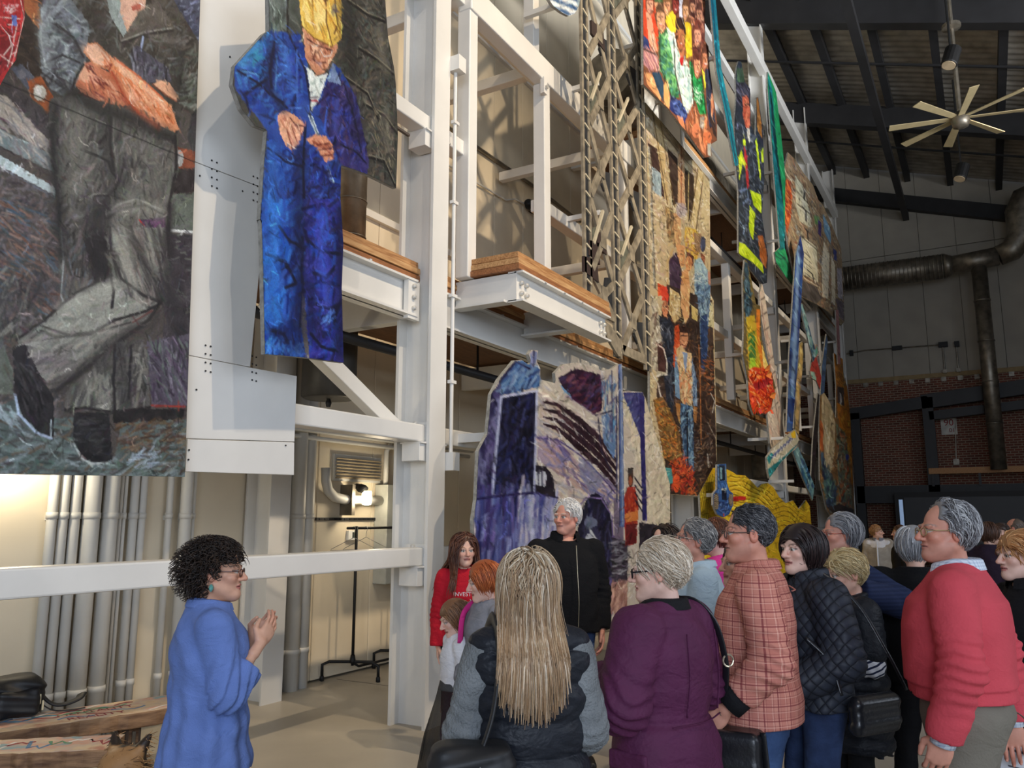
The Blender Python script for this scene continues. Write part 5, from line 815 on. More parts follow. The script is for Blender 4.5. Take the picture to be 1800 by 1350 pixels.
for pts in (((225, 320), (240, 560), (275, 640), (330, 800)), ((345, 320), (360, 600), (420, 860)), ((490, 490), (505, 760), (515, 930)), ((95, 400), (210, 450)), ((575, 620), (612, 930)), ((610, 560), (650, 1050))): m.l((40, 30, 30), 5, *pts)
m.strokes(1400, 7, 2.2, 8); m.build('children_mural', 'brightly coloured cutout painting of cheering children hanging high on the frame', supports=((1180, 60), (1230, 160)))

# ---------------------------------------------------------------- painted firefighter, green beam, teal pole
Td = lambda *a: [(1280 + x / 3.375, 100 + y / 3.375) for x, y in a]
out = Td((62, 25), (78, 30), (100, 150), (130, 190), (135, 400), (165, 480), (168, 240), (178, 240), (205, 420), (215, 720), (200, 940), (215, 1040), (236, 1180), (230, 1340), (200, 1350), (100, 1215), (62, 1160), (62, 800), (44, 620), (38, 380), (50, 250), (45, 120), (52, 60))
m = Mural(3.75, out, (38, 44, 54), 1.0, 61); m.t(1280, 100, 3.375)
m.hatch(160, [(60, 72, 90), (22, 26, 34), (84, 96, 116), (40, 50, 60), (110, 120, 130)], 30, 5, 1.2, (45, 380), (200, 420), (210, 900), (225, 1330), (70, 1150), jit=.5).p((56, 54, 66), (45, 150), (100, 150), (132, 200), (120, 240), (60, 300), (48, 260)).hatch(24, [(96, 94, 110), (30, 28, 34)], 22, 4, .4, (55, 160), (125, 200), (60, 290)).p((60, 80, 60), (50, 70), (95, 60), (95, 150), (55, 150))
m.p((190, 92, 66), (84, 240), (115, 225), (132, 330), (128, 420), (105, 420), (88, 350)).hatch(20, [(220, 130, 96), (130, 50, 40)], 18, 4, 1.3, (90, 240), (125, 250), (125, 410), (95, 390)).l((40, 20, 18), 3, (100, 285), (122, 280)).p((190, 190, 180), (110, 420), (130, 430), (128, 520), (112, 470)).p((150, 36, 40), (92, 520), (108, 560), (125, 760), (112, 790), (100, 640)).p((140, 90, 40), (166, 250), (178, 245), (200, 420), (200, 480), (175, 440))
Yl = (170, 196, 36)
for pl in (((62, 600), (76, 560), (108, 640), (85, 640), (66, 730)), ((70, 570), (80, 550), (100, 640), (106, 680)), ((160, 500), (170, 480), (195, 700), (190, 740)), ((130, 790), (196, 820), (198, 930), (150, 880)), ((128, 880), (160, 930), (148, 1090), (122, 1020)), ((64, 1100), (100, 1110), (205, 1230), (210, 1285), (150, 1220), (64, 1170)), ((195, 560), (210, 540), (210, 620), (200, 630)), ((88, 490), (104, 490), (104, 525), (90, 525))): m.p(Yl, *pl, j=30)
m.p((150, 84, 40), (175, 1060), (205, 1060), (232, 1180), (225, 1260), (190, 1200)).l((90, 110, 140), 5, (75, 800), (110, 780), (120, 840), (90, 870)).l((100, 120, 150), 5, (70, 980), (100, 1010), (90, 1050)).strokes(1500, 8, 2.4, 10)
m.build('firefighter_mural', 'cutout painting of a firefighter in dark coat with yellow bands', supports=((1310, 300), (1325, 420)))
out = Td((235, 88), (245, 110), (285, 210), (325, 560), (340, 720), (335, 1130), (385, 1310), (375, 1350), (285, 1220), (276, 1160), (308, 1130), (272, 680), (235, 180))
m = Mural(3.75, out, (34, 140, 84), 1.3, 62); m.t(1280, 100, 3.375)
m.p((22, 104, 110), (233, 80), (262, 200), (290, 560), (325, 830), (340, 1140), (300, 1140), (270, 680)).p((14, 50, 56), (240, 150), (262, 260), (300, 620), (325, 840), (330, 900), (305, 760), (270, 480)).p((30, 130, 84), (276, 1160), (300, 1140), (345, 1180), (385, 1300), (375, 1350), (285, 1220)).l((14, 60, 56), 5, (290, 1160), (340, 1200), (380, 1310)).l((14, 60, 56), 4, (285, 1180), (310, 1200), (340, 1190)).strokes(900, 9, 2.6, 9)
m.build('green_beam_mural', 'bright green and teal painted beam cutout beside the firefighter', supports=((1370, 300), (1382, 420)))
m = Mural(3.3, [(1248, -14), (1257, -14), (1268, 120), (1285, 200), (1298, 290), (1292, 292), (1276, 205), (1260, 125)], (26, 116, 132), 1.3, 63); m.l((16, 74, 96), 3, (1252, 0), (1262, 120), (1280, 205), (1294, 288)).strokes(300, 8, 2.4, 9)
m.build('teal_pole_mural', 'long teal painted pole cutout slanting beside the children', supports=((1262, 100),))

# ---------------------------------------------------------------- distant crowd and building painting
Te = lambda *a: [(1360 + x / 3.971, 240 + y / 3.971) for x, y in a]
out = Te((58, 290), (100, 110), (150, 160), (205, 250), (275, 340), (310, 440), (345, 480), (400, 600), (470, 780), (480, 920), (492, 1200), (495, 1290), (470, 1320), (380, 1220), (300, 1170), (180, 1110), (140, 950), (100, 750), (75, 560))
m = Mural(3.8, out, (150, 128, 100), 1.0, 71); m.t(1360, 240, 3.971)
m.hatch(500, [(206, 176, 136), (90, 60, 48), (180, 120, 84), (60, 56, 60), (196, 190, 170), (130, 80, 60), (96, 110, 120)], 22, 4, 1.3, (60, 280), (110, 120), (300, 420), (470, 800), (490, 1280), (190, 1100), (100, 740), jit=.5)
m.p((190, 86, 44), (56, 295), (110, 300), (130, 420), (120, 560), (90, 700), (75, 540)).hatch(40, [(224, 120, 56), (130, 44, 34)], 30, 5, 1.3, (60, 300), (120, 320), (110, 600), (80, 560)).p((196, 192, 164), (150, 270), (200, 330), (250, 520), (265, 640), (180, 590), (155, 480)).p((206, 200, 170), (190, 690), (300, 770), (310, 1020), (200, 960), (185, 800))
for i in range(5): m.l((60, 56, 50), 3, (205 + i * 4, 800 + i * 38), (255 + i * 5, 845 + i * 38))
for pts in (((165, 290), (240, 390)), ((160, 380), (245, 470)), ((165, 470), (255, 540)), ((185, 690), (300, 790)), ((190, 960), (320, 1040))): m.l((90, 80, 66), 4, *pts).l((226, 220, 196), 3, *[(x, y + 14) for x, y in pts])
for pts in (((200, 350), (215, 380), (212, 440)), ((200, 490), (225, 520), (225, 590)), ((215, 640), (235, 660), (240, 720)), ((235, 930), (270, 960), (280, 1010))): m.l((46, 46, 50), 6, *pts)
m.p((110, 150, 90), (280, 550), (320, 560), (325, 620), (290, 610)).p((76, 60, 110), (310, 580), (335, 600), (330, 700), (310, 680)).p((110, 150, 180), (345, 540), (395, 640), (400, 760), (350, 660)).p((226, 214, 186), (350, 730), (390, 820), (380, 1130), (340, 1120), (335, 900)).p((226, 214, 186), (400, 820), (430, 900), (430, 1180), (405, 1150)).p((60, 70, 130), (415, 780), (440, 800), (440, 870), (420, 860)).p((84, 78, 74), (200, 1000), (300, 1050), (340, 1130), (300, 1170), (185, 1110)).p((176, 170, 180), (440, 920), (475, 920), (485, 1150), (450, 1120)).p((110, 100, 110), (435, 1130), (490, 1160), (492, 1290), (450, 1250)).strokes(1700, 7, 2.2, 11)
m.build('crowd_mural', 'far painting of a crowd before a tall pale building', supports=((1400, 400), (1460, 450)))

# ---------------------------------------------------------------- feathers, blue beams with banner
Tf = lambda *a: [(1290 + x / 3.068, 440 + y / 3.068) for x, y in a]
m = Mural(3.72, Tf((152, 180), (165, 230), (200, 470), (225, 660), (250, 830), (272, 1010), (275, 1060), (212, 1090), (195, 1040), (180, 880), (215, 760), (180, 560), (140, 300), (138, 240)), (206, 190, 172), 1.3, 81); m.t(1290, 440, 3.068)
for i in range(8): m.l((60, 50, 46), 3.4, (140 + i * 9, 270 + i * 84), (190 + i * 11, 240 + i * 78))
m.hatch(60, [(226, 210, 190), (180, 160, 146), (210, 170, 150)], 34, 6, -1.35, (145, 240), (220, 600), (265, 1000), (215, 1060), (185, 900)).l((120, 100, 90), 3, (140, 240), (185, 560), (250, 1000)).strokes(500, 8, 2.4, 8)
m.build('pale_feather_mural', 'long pale feather cutout hanging beside the burning flower', ink=.4, supports=((1350, 600),))
out = Tf((60, 50), (72, 60), (95, 160), (120, 290), (142, 300), (150, 480), (178, 600), (210, 680), (225, 740), (200, 860), (170, 885), (130, 870), (108, 890), (85, 830), (75, 700), (50, 560), (55, 440), (50, 150))
m = Mural(3.6, out, (96, 84, 50), 1.2, 82); m.t(1290, 440, 3.068)
m.p((44, 66, 80), (55, 60), (75, 70), (100, 300), (70, 420), (55, 300)).hatch(30, [(80, 120, 140), (30, 40, 50)], 40, 5, 1.5, (55, 80), (95, 250), (70, 400)).p((176, 150, 40), (65, 360), (110, 350), (140, 480), (145, 640), (80, 640)).p((60, 110, 50), (75, 450), (110, 430), (120, 560), (110, 640), (85, 640)).p((150, 190, 50), (85, 580), (115, 580), (118, 640), (85, 640)).p((206, 120, 40), (120, 320), (142, 320), (140, 480), (165, 600), (150, 640), (125, 500)).p((226, 196, 110), (150, 500), (190, 640), (160, 640))
for r in range(4): m.l((210, 170, 50), 3, (70, 460 + r * 36), (92, 430 + r * 36), (120, 470 + r * 36))
m.p((206, 64, 30), (85, 640), (110, 630), (190, 640), (208, 700), (215, 760), (200, 860), (165, 885), (130, 870), (108, 888), (88, 820), (78, 740)).hatch(120, [(226, 96, 36), (180, 36, 26), (236, 140, 50), (150, 24, 24), (230, 180, 150)], 18, 5, .8, (85, 645), (200, 650), (210, 760), (170, 875), (95, 820), jit=1.2).p((150, 30, 34), (100, 720), (195, 680), (200, 720), (120, 760)).strokes(900, 7, 2.4, 12)
fe = m.build('burning_flower_mural', 'burning red and orange flower cutout with green plumes', supports=((1330, 620),))
rb = random.Random(5)
for k in range(26):      # raised petals round the flower head
    q = onY(1290 + rb.uniform(85, 200) / 3.068, 440 + rb.uniform(640, 875) / 3.068, 3.58); s_ = rb.uniform(.05, .12)
    pt_ = MB().add([(0, 0, 0), (s_, -s_ * .6, s_ * .5), (s_ * .2, -s_ * .9, s_ * 1.3), (-s_ * .7, -s_ * .5, s_ * .6), (0, -s_ * .2, s_ * .5)], [(0, 1, 4), (1, 2, 4), (2, 3, 4), (3, 0, 4)]).build('petal', mat('petal_%d' % (k % 3), ((214, 78, 34), (190, 44, 30), (224, 130, 60))[k % 3], 0.4), fe)
    pt_.location = Vector(q) - Vector(fe.location); pt_.rotation_euler = (0, rb.uniform(0, 6.28), 0)
def beam(name, lab, pts, Y, base, dark, light, seed, grp='painted beams'):
    m = Mural(Y, pts, base, 1.3, seed); n = len(pts) // 2
    m.l(dark, 3.5, *pts[:n]); m.hatch(60, [dark, light, base], 30, 4, 1.5, *pts, jit=.3); m.l(light, 2.2, *[((a[0] + b[0]) / 2, (a[1] + b[1]) / 2) for a, b in zip(pts[:n], pts[::-1][:n])]); m.strokes(400, 8, 2.4, 9)
    return m.build(name, lab, supports=(((pts[0][0] + pts[-1][0]) / 2, (pts[0][1] * .4 + pts[n - 1][1] * .6)),), group=grp)
beam('blue_beam_mural', 'long deep blue painted beam cutout leaning in front of the crowd painting', Tf((335, 20), (300, 560), (285, 980), (315, 975), (345, 600), (378, 20), (360, -80)), 3.55, (40, 70, 130), (22, 34, 84), (110, 140, 180), 83)
beam('blue_beam_mural', 'pale blue painted strut crossing below the banner', Tf((318, 1085), (370, 1220), (425, 1350), (435, 1270), (380, 1130), (345, 1060)), 3.62, (60, 110, 140), (26, 44, 90), (120, 160, 160), 84)
beam('blue_beam_mural', 'teal painted strut slanting behind the long blue beam', Tf((360, 300), (385, 420), (430, 600), (445, 560), (400, 390), (368, 285)), 3.7, (66, 120, 140), (30, 56, 96), (130, 166, 166), 85)
beam('blue_beam_mural', 'blue and gold painted plank beside the long blue beam', Tf((355, 500), (345, 640), (330, 760), (325, 960), (352, 1000), (362, 760), (375, 560), (372, 490)), 3.66, (70, 80, 90), (36, 34, 50), (180, 150, 90), 86)
m = Mural(3.45, Tf((178, 1115), (210, 1070), (330, 965), (352, 1020), (335, 1060), (250, 1150), (192, 1230), (182, 1180)), (190, 184, 160), 1.1, 87); m.t(1290, 440, 3.068)
m.p((34, 110, 116), (182, 1180), (260, 1120), (345, 1040), (335, 1062), (250, 1152), (192, 1230)).p((40, 120, 124), (178, 1115), (200, 1090), (215, 1100), (190, 1160))
for i in range(7): m.l((40, 60, 130), 3.5, (205 + i * 18, 1120 - i * 17), (225 + i * 16, 1090 - i * 15), (222 + i * 17, 1110 - i * 16)).l((226, 222, 206), 2.6, (212 + i * 18, 1126 - i * 17), (230 + i * 16, 1080 - i * 14))
m.p((226, 186, 40), (305, 985), (330, 970), (335, 1010), (315, 1015)).strokes(250, 7, 2, 8); m.build('banner_mural', 'small teal-edged painted banner cutout across the blue beams', supports=((1380, 770),))

# ---------------------------------------------------------------- robed figures and orange house at the far end
Tg = lambda *a: [(1400 + x / 3.375, 560 + y / 3.375) for x, y in a]
m = Mural(3.75, Tg((178, 90), (185, 130), (165, 440), (145, 450), (152, 280)), (60, 84, 120), 1.2, 91); m.strokes(150, 8, 2.4, 10); m.build('narrow_blue_mural', 'narrow blue painted blade above the robed figure', supports=((1449, 640),))
m = Mural(3.75, Tg((100, 215), (122, 150), (130, 190), (122, 240), (148, 350), (140, 420), (120, 370), (85, 350), (80, 310)), (170, 60, 52), 1.2, 92); m.t(1400, 560, 3.375).p((90, 160, 150), (105, 190), (125, 150), (128, 210), (112, 230)).p((150, 190, 176), (80, 310), (110, 320), (118, 372), (90, 360)).strokes(200, 7, 2.2, 12)
m.build('red_bird_mural', 'small red bird-like painted cutout between the blue beams', supports=((1438, 660),))
out = Tg((222, 205), (275, 240), (280, 340), (300, 400), (318, 560), (340, 1000), (345, 1190), (300, 1220), (340, 1210), (350, 1330), (290, 1330), (180, 1130), (140, 960), (135, 640), (140, 460), (165, 440), (200, 500), (235, 600), (236, 400))
m = Mural(3.78, out, (130, 100, 66), 1.2, 93); m.t(1400, 560, 3.375)
m.p((206, 130, 40), (222, 205), (275, 240), (280, 400), (236, 390)).p((196, 122, 36), (236, 395), (300, 400), (320, 600), (335, 1000), (300, 960), (245, 560)).hatch(90, [(226, 160, 60), (160, 90, 30), (190, 120, 44)], 20, 4, 1.4, (225, 215), (275, 250), (310, 560), (330, 980), (260, 560))
for i in range(4):
    for j in range(3): m.l((150, 84, 30), 2.4, (232 + j * 14, 240 + i * 34 + j * 8), (240 + j * 14, 258 + i * 34 + j * 8))
m.p((70, 60, 60), (240, 400), (280, 410), (285, 520), (245, 500)).p((210, 206, 200), (255, 440), (268, 450), (268, 520), (258, 510))
m.p((196, 180, 146), (150, 460), (170, 445), (205, 520), (230, 620), (225, 800), (200, 940), (175, 900), (150, 640)).hatch(70, [(226, 214, 180), (150, 134, 104), (180, 164, 130)], 60, 5, 1.5, (155, 470), (205, 530), (222, 700), (200, 920), (165, 700), jit=.1).p((190, 96, 50), (138, 600), (155, 620), (160, 780), (140, 800)).p((60, 80, 110), (140, 780), (160, 800), (190, 940), (240, 1000), (230, 1160), (180, 1120)).hatch(70, [(84, 120, 140), (40, 50, 80), (100, 140, 130)], 30, 5, 1.3, (145, 800), (235, 1000), (225, 1150), (180, 1100)).p((110, 130, 110), (235, 620), (290, 680), (320, 900), (330, 1100), (260, 1140), (245, 900)).hatch(110, [(196, 90, 44), (70, 80, 90), (150, 160, 130), (60, 44, 40), (140, 80, 50)], 24, 5, 1.3, (240, 640), (295, 700), (335, 1150), (250, 1120)).p((52, 44, 42), (180, 1120), (250, 1100), (342, 1130), (342, 1195), (270, 1210)).p((206, 160, 40), (290, 1215), (345, 1200), (350, 1330), (290, 1330)).e((40, 60, 150), 303, 823, 11, 18, j=4).strokes(1500, 7, 2.2, 11)
m.build('robed_figures_mural', 'far painting of a pale robed figure, crowd and orange house', supports=((1460, 760), (1480, 700)))
m = Mural(3.8, Tg((128, 440), (138, 460), (130, 640), (100, 1000), (82, 1050), (100, 700)), (40, 36, 38), 1.3, 94); m.strokes(100, 8, 2.4, 8); m.build('dark_blade_mural', 'thin black painted blade hanging left of the robed figure', supports=((1433, 750),))
m = Mural(3.7, [(1469, 545), (1474, 545), (1478, 640), (1473, 640)], (170, 120, 120), 1.2, 95); m.strokes(60, 6, 2, 10); m.build('pink_ribbon_mural', 'thin pinkish painted ribbon below the crowd painting', supports=((1474, 600),))

# ---------------------------------------------------------------- yellow waves and blue tractor
Th = lambda *a: [(1200 + x / 7.2, 790 + y / 7.2) for x, y in a]
out = Th((215, 520), (230, 420), (270, 320), (340, 250), (420, 230), (470, 260), (560, 250), (640, 290), (680, 320), (790, 330), (870, 400), (950, 490), (1000, 440), (1080, 425), (1150, 480), (1220, 600), (1300, 680), (1400, 645), (1470, 760), (1560, 640), (1610, 720), (1620, 880), (1650, 1100), (1640, 1500), (1000, 1700), (400, 1700), (240, 1400), (230, 820))
m = Mural(3.85, out, (204, 168, 34), 1.15, 101); m.t(1200, 790, 7.2)
m.hatch(500, [(226, 196, 50), (150, 116, 20), (210, 150, 30), (176, 170, 40), (236, 206, 70)], 22, 5, .2, (220, 500), (420, 240), (680, 330), (1080, 430), (1300, 690), (1600, 720), (1630, 1490), (260, 1400), jit=.5)
for i in range(9):
    m.l((84, 62, 14), 3.2, *[(600 + k * 60, 330 + i * 62 + 70 * (k / 8) ** 2 * 3 + 16 * math.sin(k * 1.3 + i)) for k in range(10)]); m.l((236, 210, 80), 2.4, *[(600 + k * 60, 350 + i * 62 + 70 * (k / 8) ** 2 * 3 + 16 * math.sin(k * 1.3 + i)) for k in range(10)])
    m.l((84, 60, 16), 3.0, *[(1000 + k * 70, 560 + i * 60 + 60 * math.sin(k * .9 + .6) + 22 * k) for k in range(9)])
for i in range(6): m.l((96, 70, 16), 3.2, *[(410 - i * 30 - k * 14, 300 + i * 14 + k * 90) for k in range(9)]).l((206, 190, 60), 3.2, *[(395 - i * 30 - k * 14, 310 + i * 14 + k * 90) for k in range(9)])
m.p((190, 40, 40), (620, 600), (740, 590), (800, 600), (800, 640), (630, 660)).strokes(900, 7, 2.4, 9)
m.build('yellow_waves_mural', 'bright yellow rolling waves cutout behind the plaid shirt man', supports=((1300, 870), (1380, 900)))
out = Th((440, 190), (550, 180), (560, 420), (590, 520), (640, 560), (640, 700), (590, 820), (520, 860), (440, 820), (390, 700), (390, 560), (440, 500))
m = Mural(3.6, out, (50, 84, 140), 1.0, 102); m.t(1200, 790, 7.2)
m.p((26, 34, 50), (455, 210), (540, 200), (545, 390), (460, 400)).l((150, 190, 200), 4, (455, 210), (460, 400)).l((150, 190, 200), 4, (540, 205), (545, 395)).p((120, 160, 170), (470, 230), (500, 230), (500, 370), (475, 380)).p((70, 110, 170), (450, 430), (560, 430), (580, 560), (450, 560)).p((20, 26, 44), (490, 520), (550, 520), (555, 640), (495, 640)).p((200, 206, 196), (490, 490), (550, 490), (550, 520), (490, 520)).e((70, 60, 50), 425, 660, 34, 110).e((70, 60, 50), 610, 640, 28, 80)
for i in range(8): m.l((196, 180, 150), 2.4, (400, 570 + i * 24), (425, 585 + i * 24), (448, 570 + i * 24)).l((196, 180, 150), 2.4, (590, 570 + i * 18), (612, 582 + i * 18), (634, 570 + i * 18))
m.p((40, 60, 110), (455, 660), (580, 660), (575, 800), (470, 810)).hatch(30, [(110, 150, 200), (20, 30, 60)], 14, 3, 1.2, (460, 670), (575, 670), (570, 800), (470, 800)).p((190, 70, 50), (510, 810), (530, 810), (530, 850), (510, 850)).strokes(300, 6, 2, 8)
m.build('tractor_mural', 'small blue tractor cutout standing in front of the yellow waves', supports=((1270, 870),))
# marbled blue tip of a cutout high up
m = Mural(3.7, [(958, -14), (1022, -14), (1018, 10), (1010, 24), (1000, 28), (988, 22), (972, 10)], (130, 150, 160), 1.1, 103)
for i in range(9): m.l((60, 90, 130) if i % 2 else (226, 230, 230), 3, *[(965 + k * 6, -10 + i * 5 + 4 * math.sin(k + i)) for k in range(9)])
m.strokes(160, 7, 2, 10); m.build('marbled_cutout', 'marbled blue and white cutout tip hanging above the rail', supports=((990, 5),))

# ---------------------------------------------------------------- painted lattice tower: open ladder-like cutouts made of separate bars
tw = empty('lattice_tower_mural', 'tall open lattice tower cutout painted as weathered steel', 'mural', (8.6, 3.7, 3.7))
M_TW = mat('painted_weathered_steel', (160, 149, 128), 0.5, var=0.3, scale=9, dark=(104, 96, 82)); M_TWD = mat('painted_tower_dark', (40, 42, 46), 0.5, var=0.3, scale=9); M_RUNG = mat('painted_rung', (196, 186, 160), 0.5)
def tb(n, mt, a, b, w, Y=3.7, th=0.03, h=None):
    return adopt(MB().bar((a[0], Y + th / 2, a[1]), (b[0], Y + th / 2, b[1]), th, w, (0, 0, 1)).build(n, mt, tw), tw) if a[0] != b[0] else adopt(MB().box(a[0] - w / 2, a[0] + w / 2, Y, Y + th, min(a[1], b[1]), max(a[1], b[1])).build(n, mt, tw), tw)
def tx(px, py=300): return onY(px, py, 3.7)[0]
Zt = 9.6
for (pa, pb, zb) in ((1029, 1035, 4.06), (1078, 1084, 3.62), (1128, 1134, 3.62)):
    xa, xb = tx(pa), tx(pb); tb('stile', M_TW, (xa - .03, zb), (xa - .03, Zt), 0.05); tb('stile_dark_strip', M_TWD, (xa + .045, zb), (xa + .045, Zt), 0.085, 3.708, 0.02); tb('stile', M_TW, (xb + .03, zb), (xb + .03, Zt), 0.05)  # dark painted strip between the two pale stile edges
    z = zb + .1
    while z < Zt: tb('rung', M_RUNG, (xa - .01, z), (xb + .015, z - .03), 0.022, 3.69, 0.02); z += 0.21
for (pa, pb, zb, ph) in ((1040, 1076, 4.1, 0), (1088, 1126, 3.75, .45)):
    xa, xb = tx(pa), tx(pb); z = zb + ph - .45; k = 0; xm = (xa + xb) / 2
    while z < Zt:
        z_ = max(z, zb); tb('brace', M_TW, (xa, z_), (xb, z + .86), 0.10, 3.70); tb('brace', M_TW, (xb, z_), (xa, z + .86), 0.10, 3.712)
        tb('gusset', M_TW, (xm - .08, (z_ + z + .86) / 2), (xm + .08, (z_ + z + .86) / 2), 0.2, 3.694)
        tb('rope_strut', M_RUNG, (xa + .02, z_ + .30), (xm, z + .8), 0.035, 3.686) if k % 2 else None
        q = [(xa + .02, z_ + .1), (xm - .02, z_ + .32), (xm - .06, z_ + .6), (xa + .04, z_ + .5)] if k % 2 else [(xm + .04, z_ + .25), (xb - .03, z_ + .05), (xb - .02, z_ + .5), (xm + .1, z_ + .45)]
        adopt(MB().prism(q, lambda a, b: (a, 3.722, b), lambda a, b: (a, 3.745, b)).build('painted_patch', (M_TWD, mat('tower_olive', (92, 94, 82), .5, var=.3, scale=12))[k % 2], tw), tw)
        z += 0.9; k += 1
    tb('sill_bar', M_TW, (xa, zb), (xb, zb), 0.12)
for (px, py, s_) in ((1040, 470, .2), (1058, 424, .14), (1045, 440, .16), (1052, 60, .2)):
    q = onY(px, py, 3.7); adopt(MB().prism([(q[0] - s_, q[2] - .1), (q[0] + s_, q[2] - .13), (q[0] + s_ * .8, q[2] + .13), (q[0] - s_, q[2] + .08)], lambda a, b: (a, 3.70, b), lambda a, b: (a, 3.73, b)).build('dark_patch', mat('tower_brown', (58, 44, 40), 0.6), tw), tw)
adopt(MB().prism([(tx(1030), 4.0), (tx(1075), 3.62), (tx(1080), 3.62), (tx(1080), 3.82), (tx(1062), 3.95)], lambda a, b: (a, 3.66, b), lambda a, b: (a, 3.69, b)).build('foot_patch', M_TW, tw), tw)
for z in (5.3, 7.0): adopt(box('standoff', M_STEEL, 8.5, 8.56, 3.73, 4.16, z, z + .06), tw)
# ================================================================== people: blended distance fields turned into meshes
def nets(V, o, h):
    """surface nets: V grid of signed distances, o origin, h step -> verts, quads"""
    S = V < 0; c = np.zeros(tuple(n - 1 for n in V.shape), np.int8)
    for i in (0, 1):
        for j in (0, 1):
            for k in (0, 1): c += S[i:V.shape[0] - 1 + i, j:V.shape[1] - 1 + j, k:V.shape[2] - 1 + k]
    act = (c > 0) & (c < 8); I, J, K = np.nonzero(act); n = len(I)
    if n == 0: return np.zeros((0, 3)), np.zeros((0, 4), int)
    acc = np.zeros((n, 3)); cnt = np.zeros(n)
    for ax in range(3):
        for u in (0, 1):
            for v in (0, 1):
                a = [0, 0, 0]; a[(ax + 1) % 3] = u; a[(ax + 2) % 3] = v; b = list(a); b[ax] = 1
                va = V[I + a[0], J + a[1], K + a[2]]; vb = V[I + b[0], J + b[1], K + b[2]]; m = (va < 0) != (vb < 0)
                t = np.where(m, va / np.where(m, va - vb, 1), 0)
                for d in range(3): acc[:, d] += np.where(m, (t if d == ax else a[d]), 0)
                cnt += m
    P = (np.stack([I, J, K], 1) + acc / cnt[:, None]) * h + o
    ids = np.full(act.shape, -1, np.int64); ids[I, J, K] = np.arange(n); F_ = []
    for ax in range(3):
        sl = [slice(1, -1)] * 3; sl[ax] = slice(0, -1); s0 = S[tuple(sl)]; sl[ax] = slice(1, None); s1 = S[tuple(sl)]
        e = np.nonzero(s0 != s1); e_ = list(e)
        for d in range(3):
            if d != ax: e_[d] = e_[d] + 1
        p, q = (ax + 1) % 3, (ax + 2) % 3; cell = []
        for dp, dq in ((-1, -1), (0, -1), (0, 0), (-1, 0)):
            cc = list(e_); cc[p] = cc[p] + dp; cc[q] = cc[q] + dq; cell.append(ids[cc[0], cc[1], cc[2]])
        f = np.stack(cell, 1); inn = s0[e]
        f[~inn] = f[~inn][:, ::-1]; F_.append(f)
    F_ = np.concatenate(F_); return P, F_[(F_ >= 0).all(1)]
class Field:
    def __init__(s, lo, hi, h):
        s.h = h; s.o = np.array(lo, float) - 2 * h; n = (np.ceil((np.array(hi) + 2 * h - s.o) / h) + 1).astype(int)
        a = [(s.o[i] + h * np.arange(n[i])).astype(np.float32) for i in range(3)]
        s.x, s.y, s.z = a[0][:, None, None], a[1][None, :, None], a[2][None, None, :]
        s.V = np.full(tuple(n), 9.0, np.float32)
    def add(s, d, k=0.0):
        if k <= 0: s.V = np.minimum(s.V, d)
        else:
            hh = np.clip(0.5 + 0.5 * (s.V - d) / k, 0, 1); s.V = s.V * (1 - hh) + d * hh - k * hh * (1 - hh)
        return s
    def sub(s, d, k=0.0):
        if k <= 0: s.V = np.maximum(s.V, -d)
        else:
            hh = np.clip(0.5 - 0.5 * (s.V + d) / k, 0, 1); s.V = s.V * (1 - hh) - d * hh + k * hh * (1 - hh)
        return s
    def cone(s, a, b, ra, rb):
        a = np.asarray(a, float); d = np.asarray(b, float) - a; L = float(d @ d) + 1e-9
        X, Y, Z = s.x - a[0], s.y - a[1], s.z - a[2]
        t = np.clip((X * d[0] + Y * d[1] + Z * d[2]) / L, 0, 1)
        return np.sqrt((X - t * d[0]) ** 2 + (Y - t * d[1]) ** 2 + (Z - t * d[2]) ** 2) - (ra + t * (rb - ra))
    def ell(s, c, r):
        X, Y, Z = (s.x - c[0]) / r[0], (s.y - c[1]) / r[1], (s.z - c[2]) / r[2]
        k0 = np.sqrt(X * X + Y * Y + Z * Z); k1 = np.sqrt((X / r[0]) ** 2 + (Y / r[1]) ** 2 + (Z / r[2]) ** 2)
        return k0 * (k0 - 1) / np.maximum(k1, 1e-6)
    def stack(s, prof):
        """elliptic profile: rows (z, cx, cy, rx, ry)"""
        p = np.array(prof, float); z = s.z[0, 0]; f = [np.interp(z, p[:, 0], p[:, i])[None, None, :] for i in range(1, 5)]
        q = np.sqrt(((s.x - f[0]) / f[2]) ** 2 + ((s.y - f[1]) / f[3]) ** 2)
        d = (q - 1) * np.minimum(f[2], f[3]) * 0.95
        return np.maximum(d, np.maximum(p[0, 0] - s.z, s.z - p[-1, 0]))
    def mesh(s): return nets(s.V, s.o, s.h)
def sn(x): return np.sin(x)
def rotz(P, a): c, s_ = math.cos(a), math.sin(a); return np.stack([P[:, 0] * c - P[:, 1] * s_, P[:, 0] * s_ + P[:, 1] * c, P[:, 2]], 1)
def rotx(P, a): c, s_ = math.cos(a), math.sin(a); return np.stack([P[:, 0], P[:, 1] * c - P[:, 2] * s_, P[:, 1] * s_ + P[:, 2] * c], 1)
def roty(P, a): c, s_ = math.cos(a), math.sin(a); return np.stack([P[:, 0] * c + P[:, 2] * s_, P[:, 1], -P[:, 0] * s_ + P[:, 2] * c], 1)
LC = lambda c: np.array(lin(c))

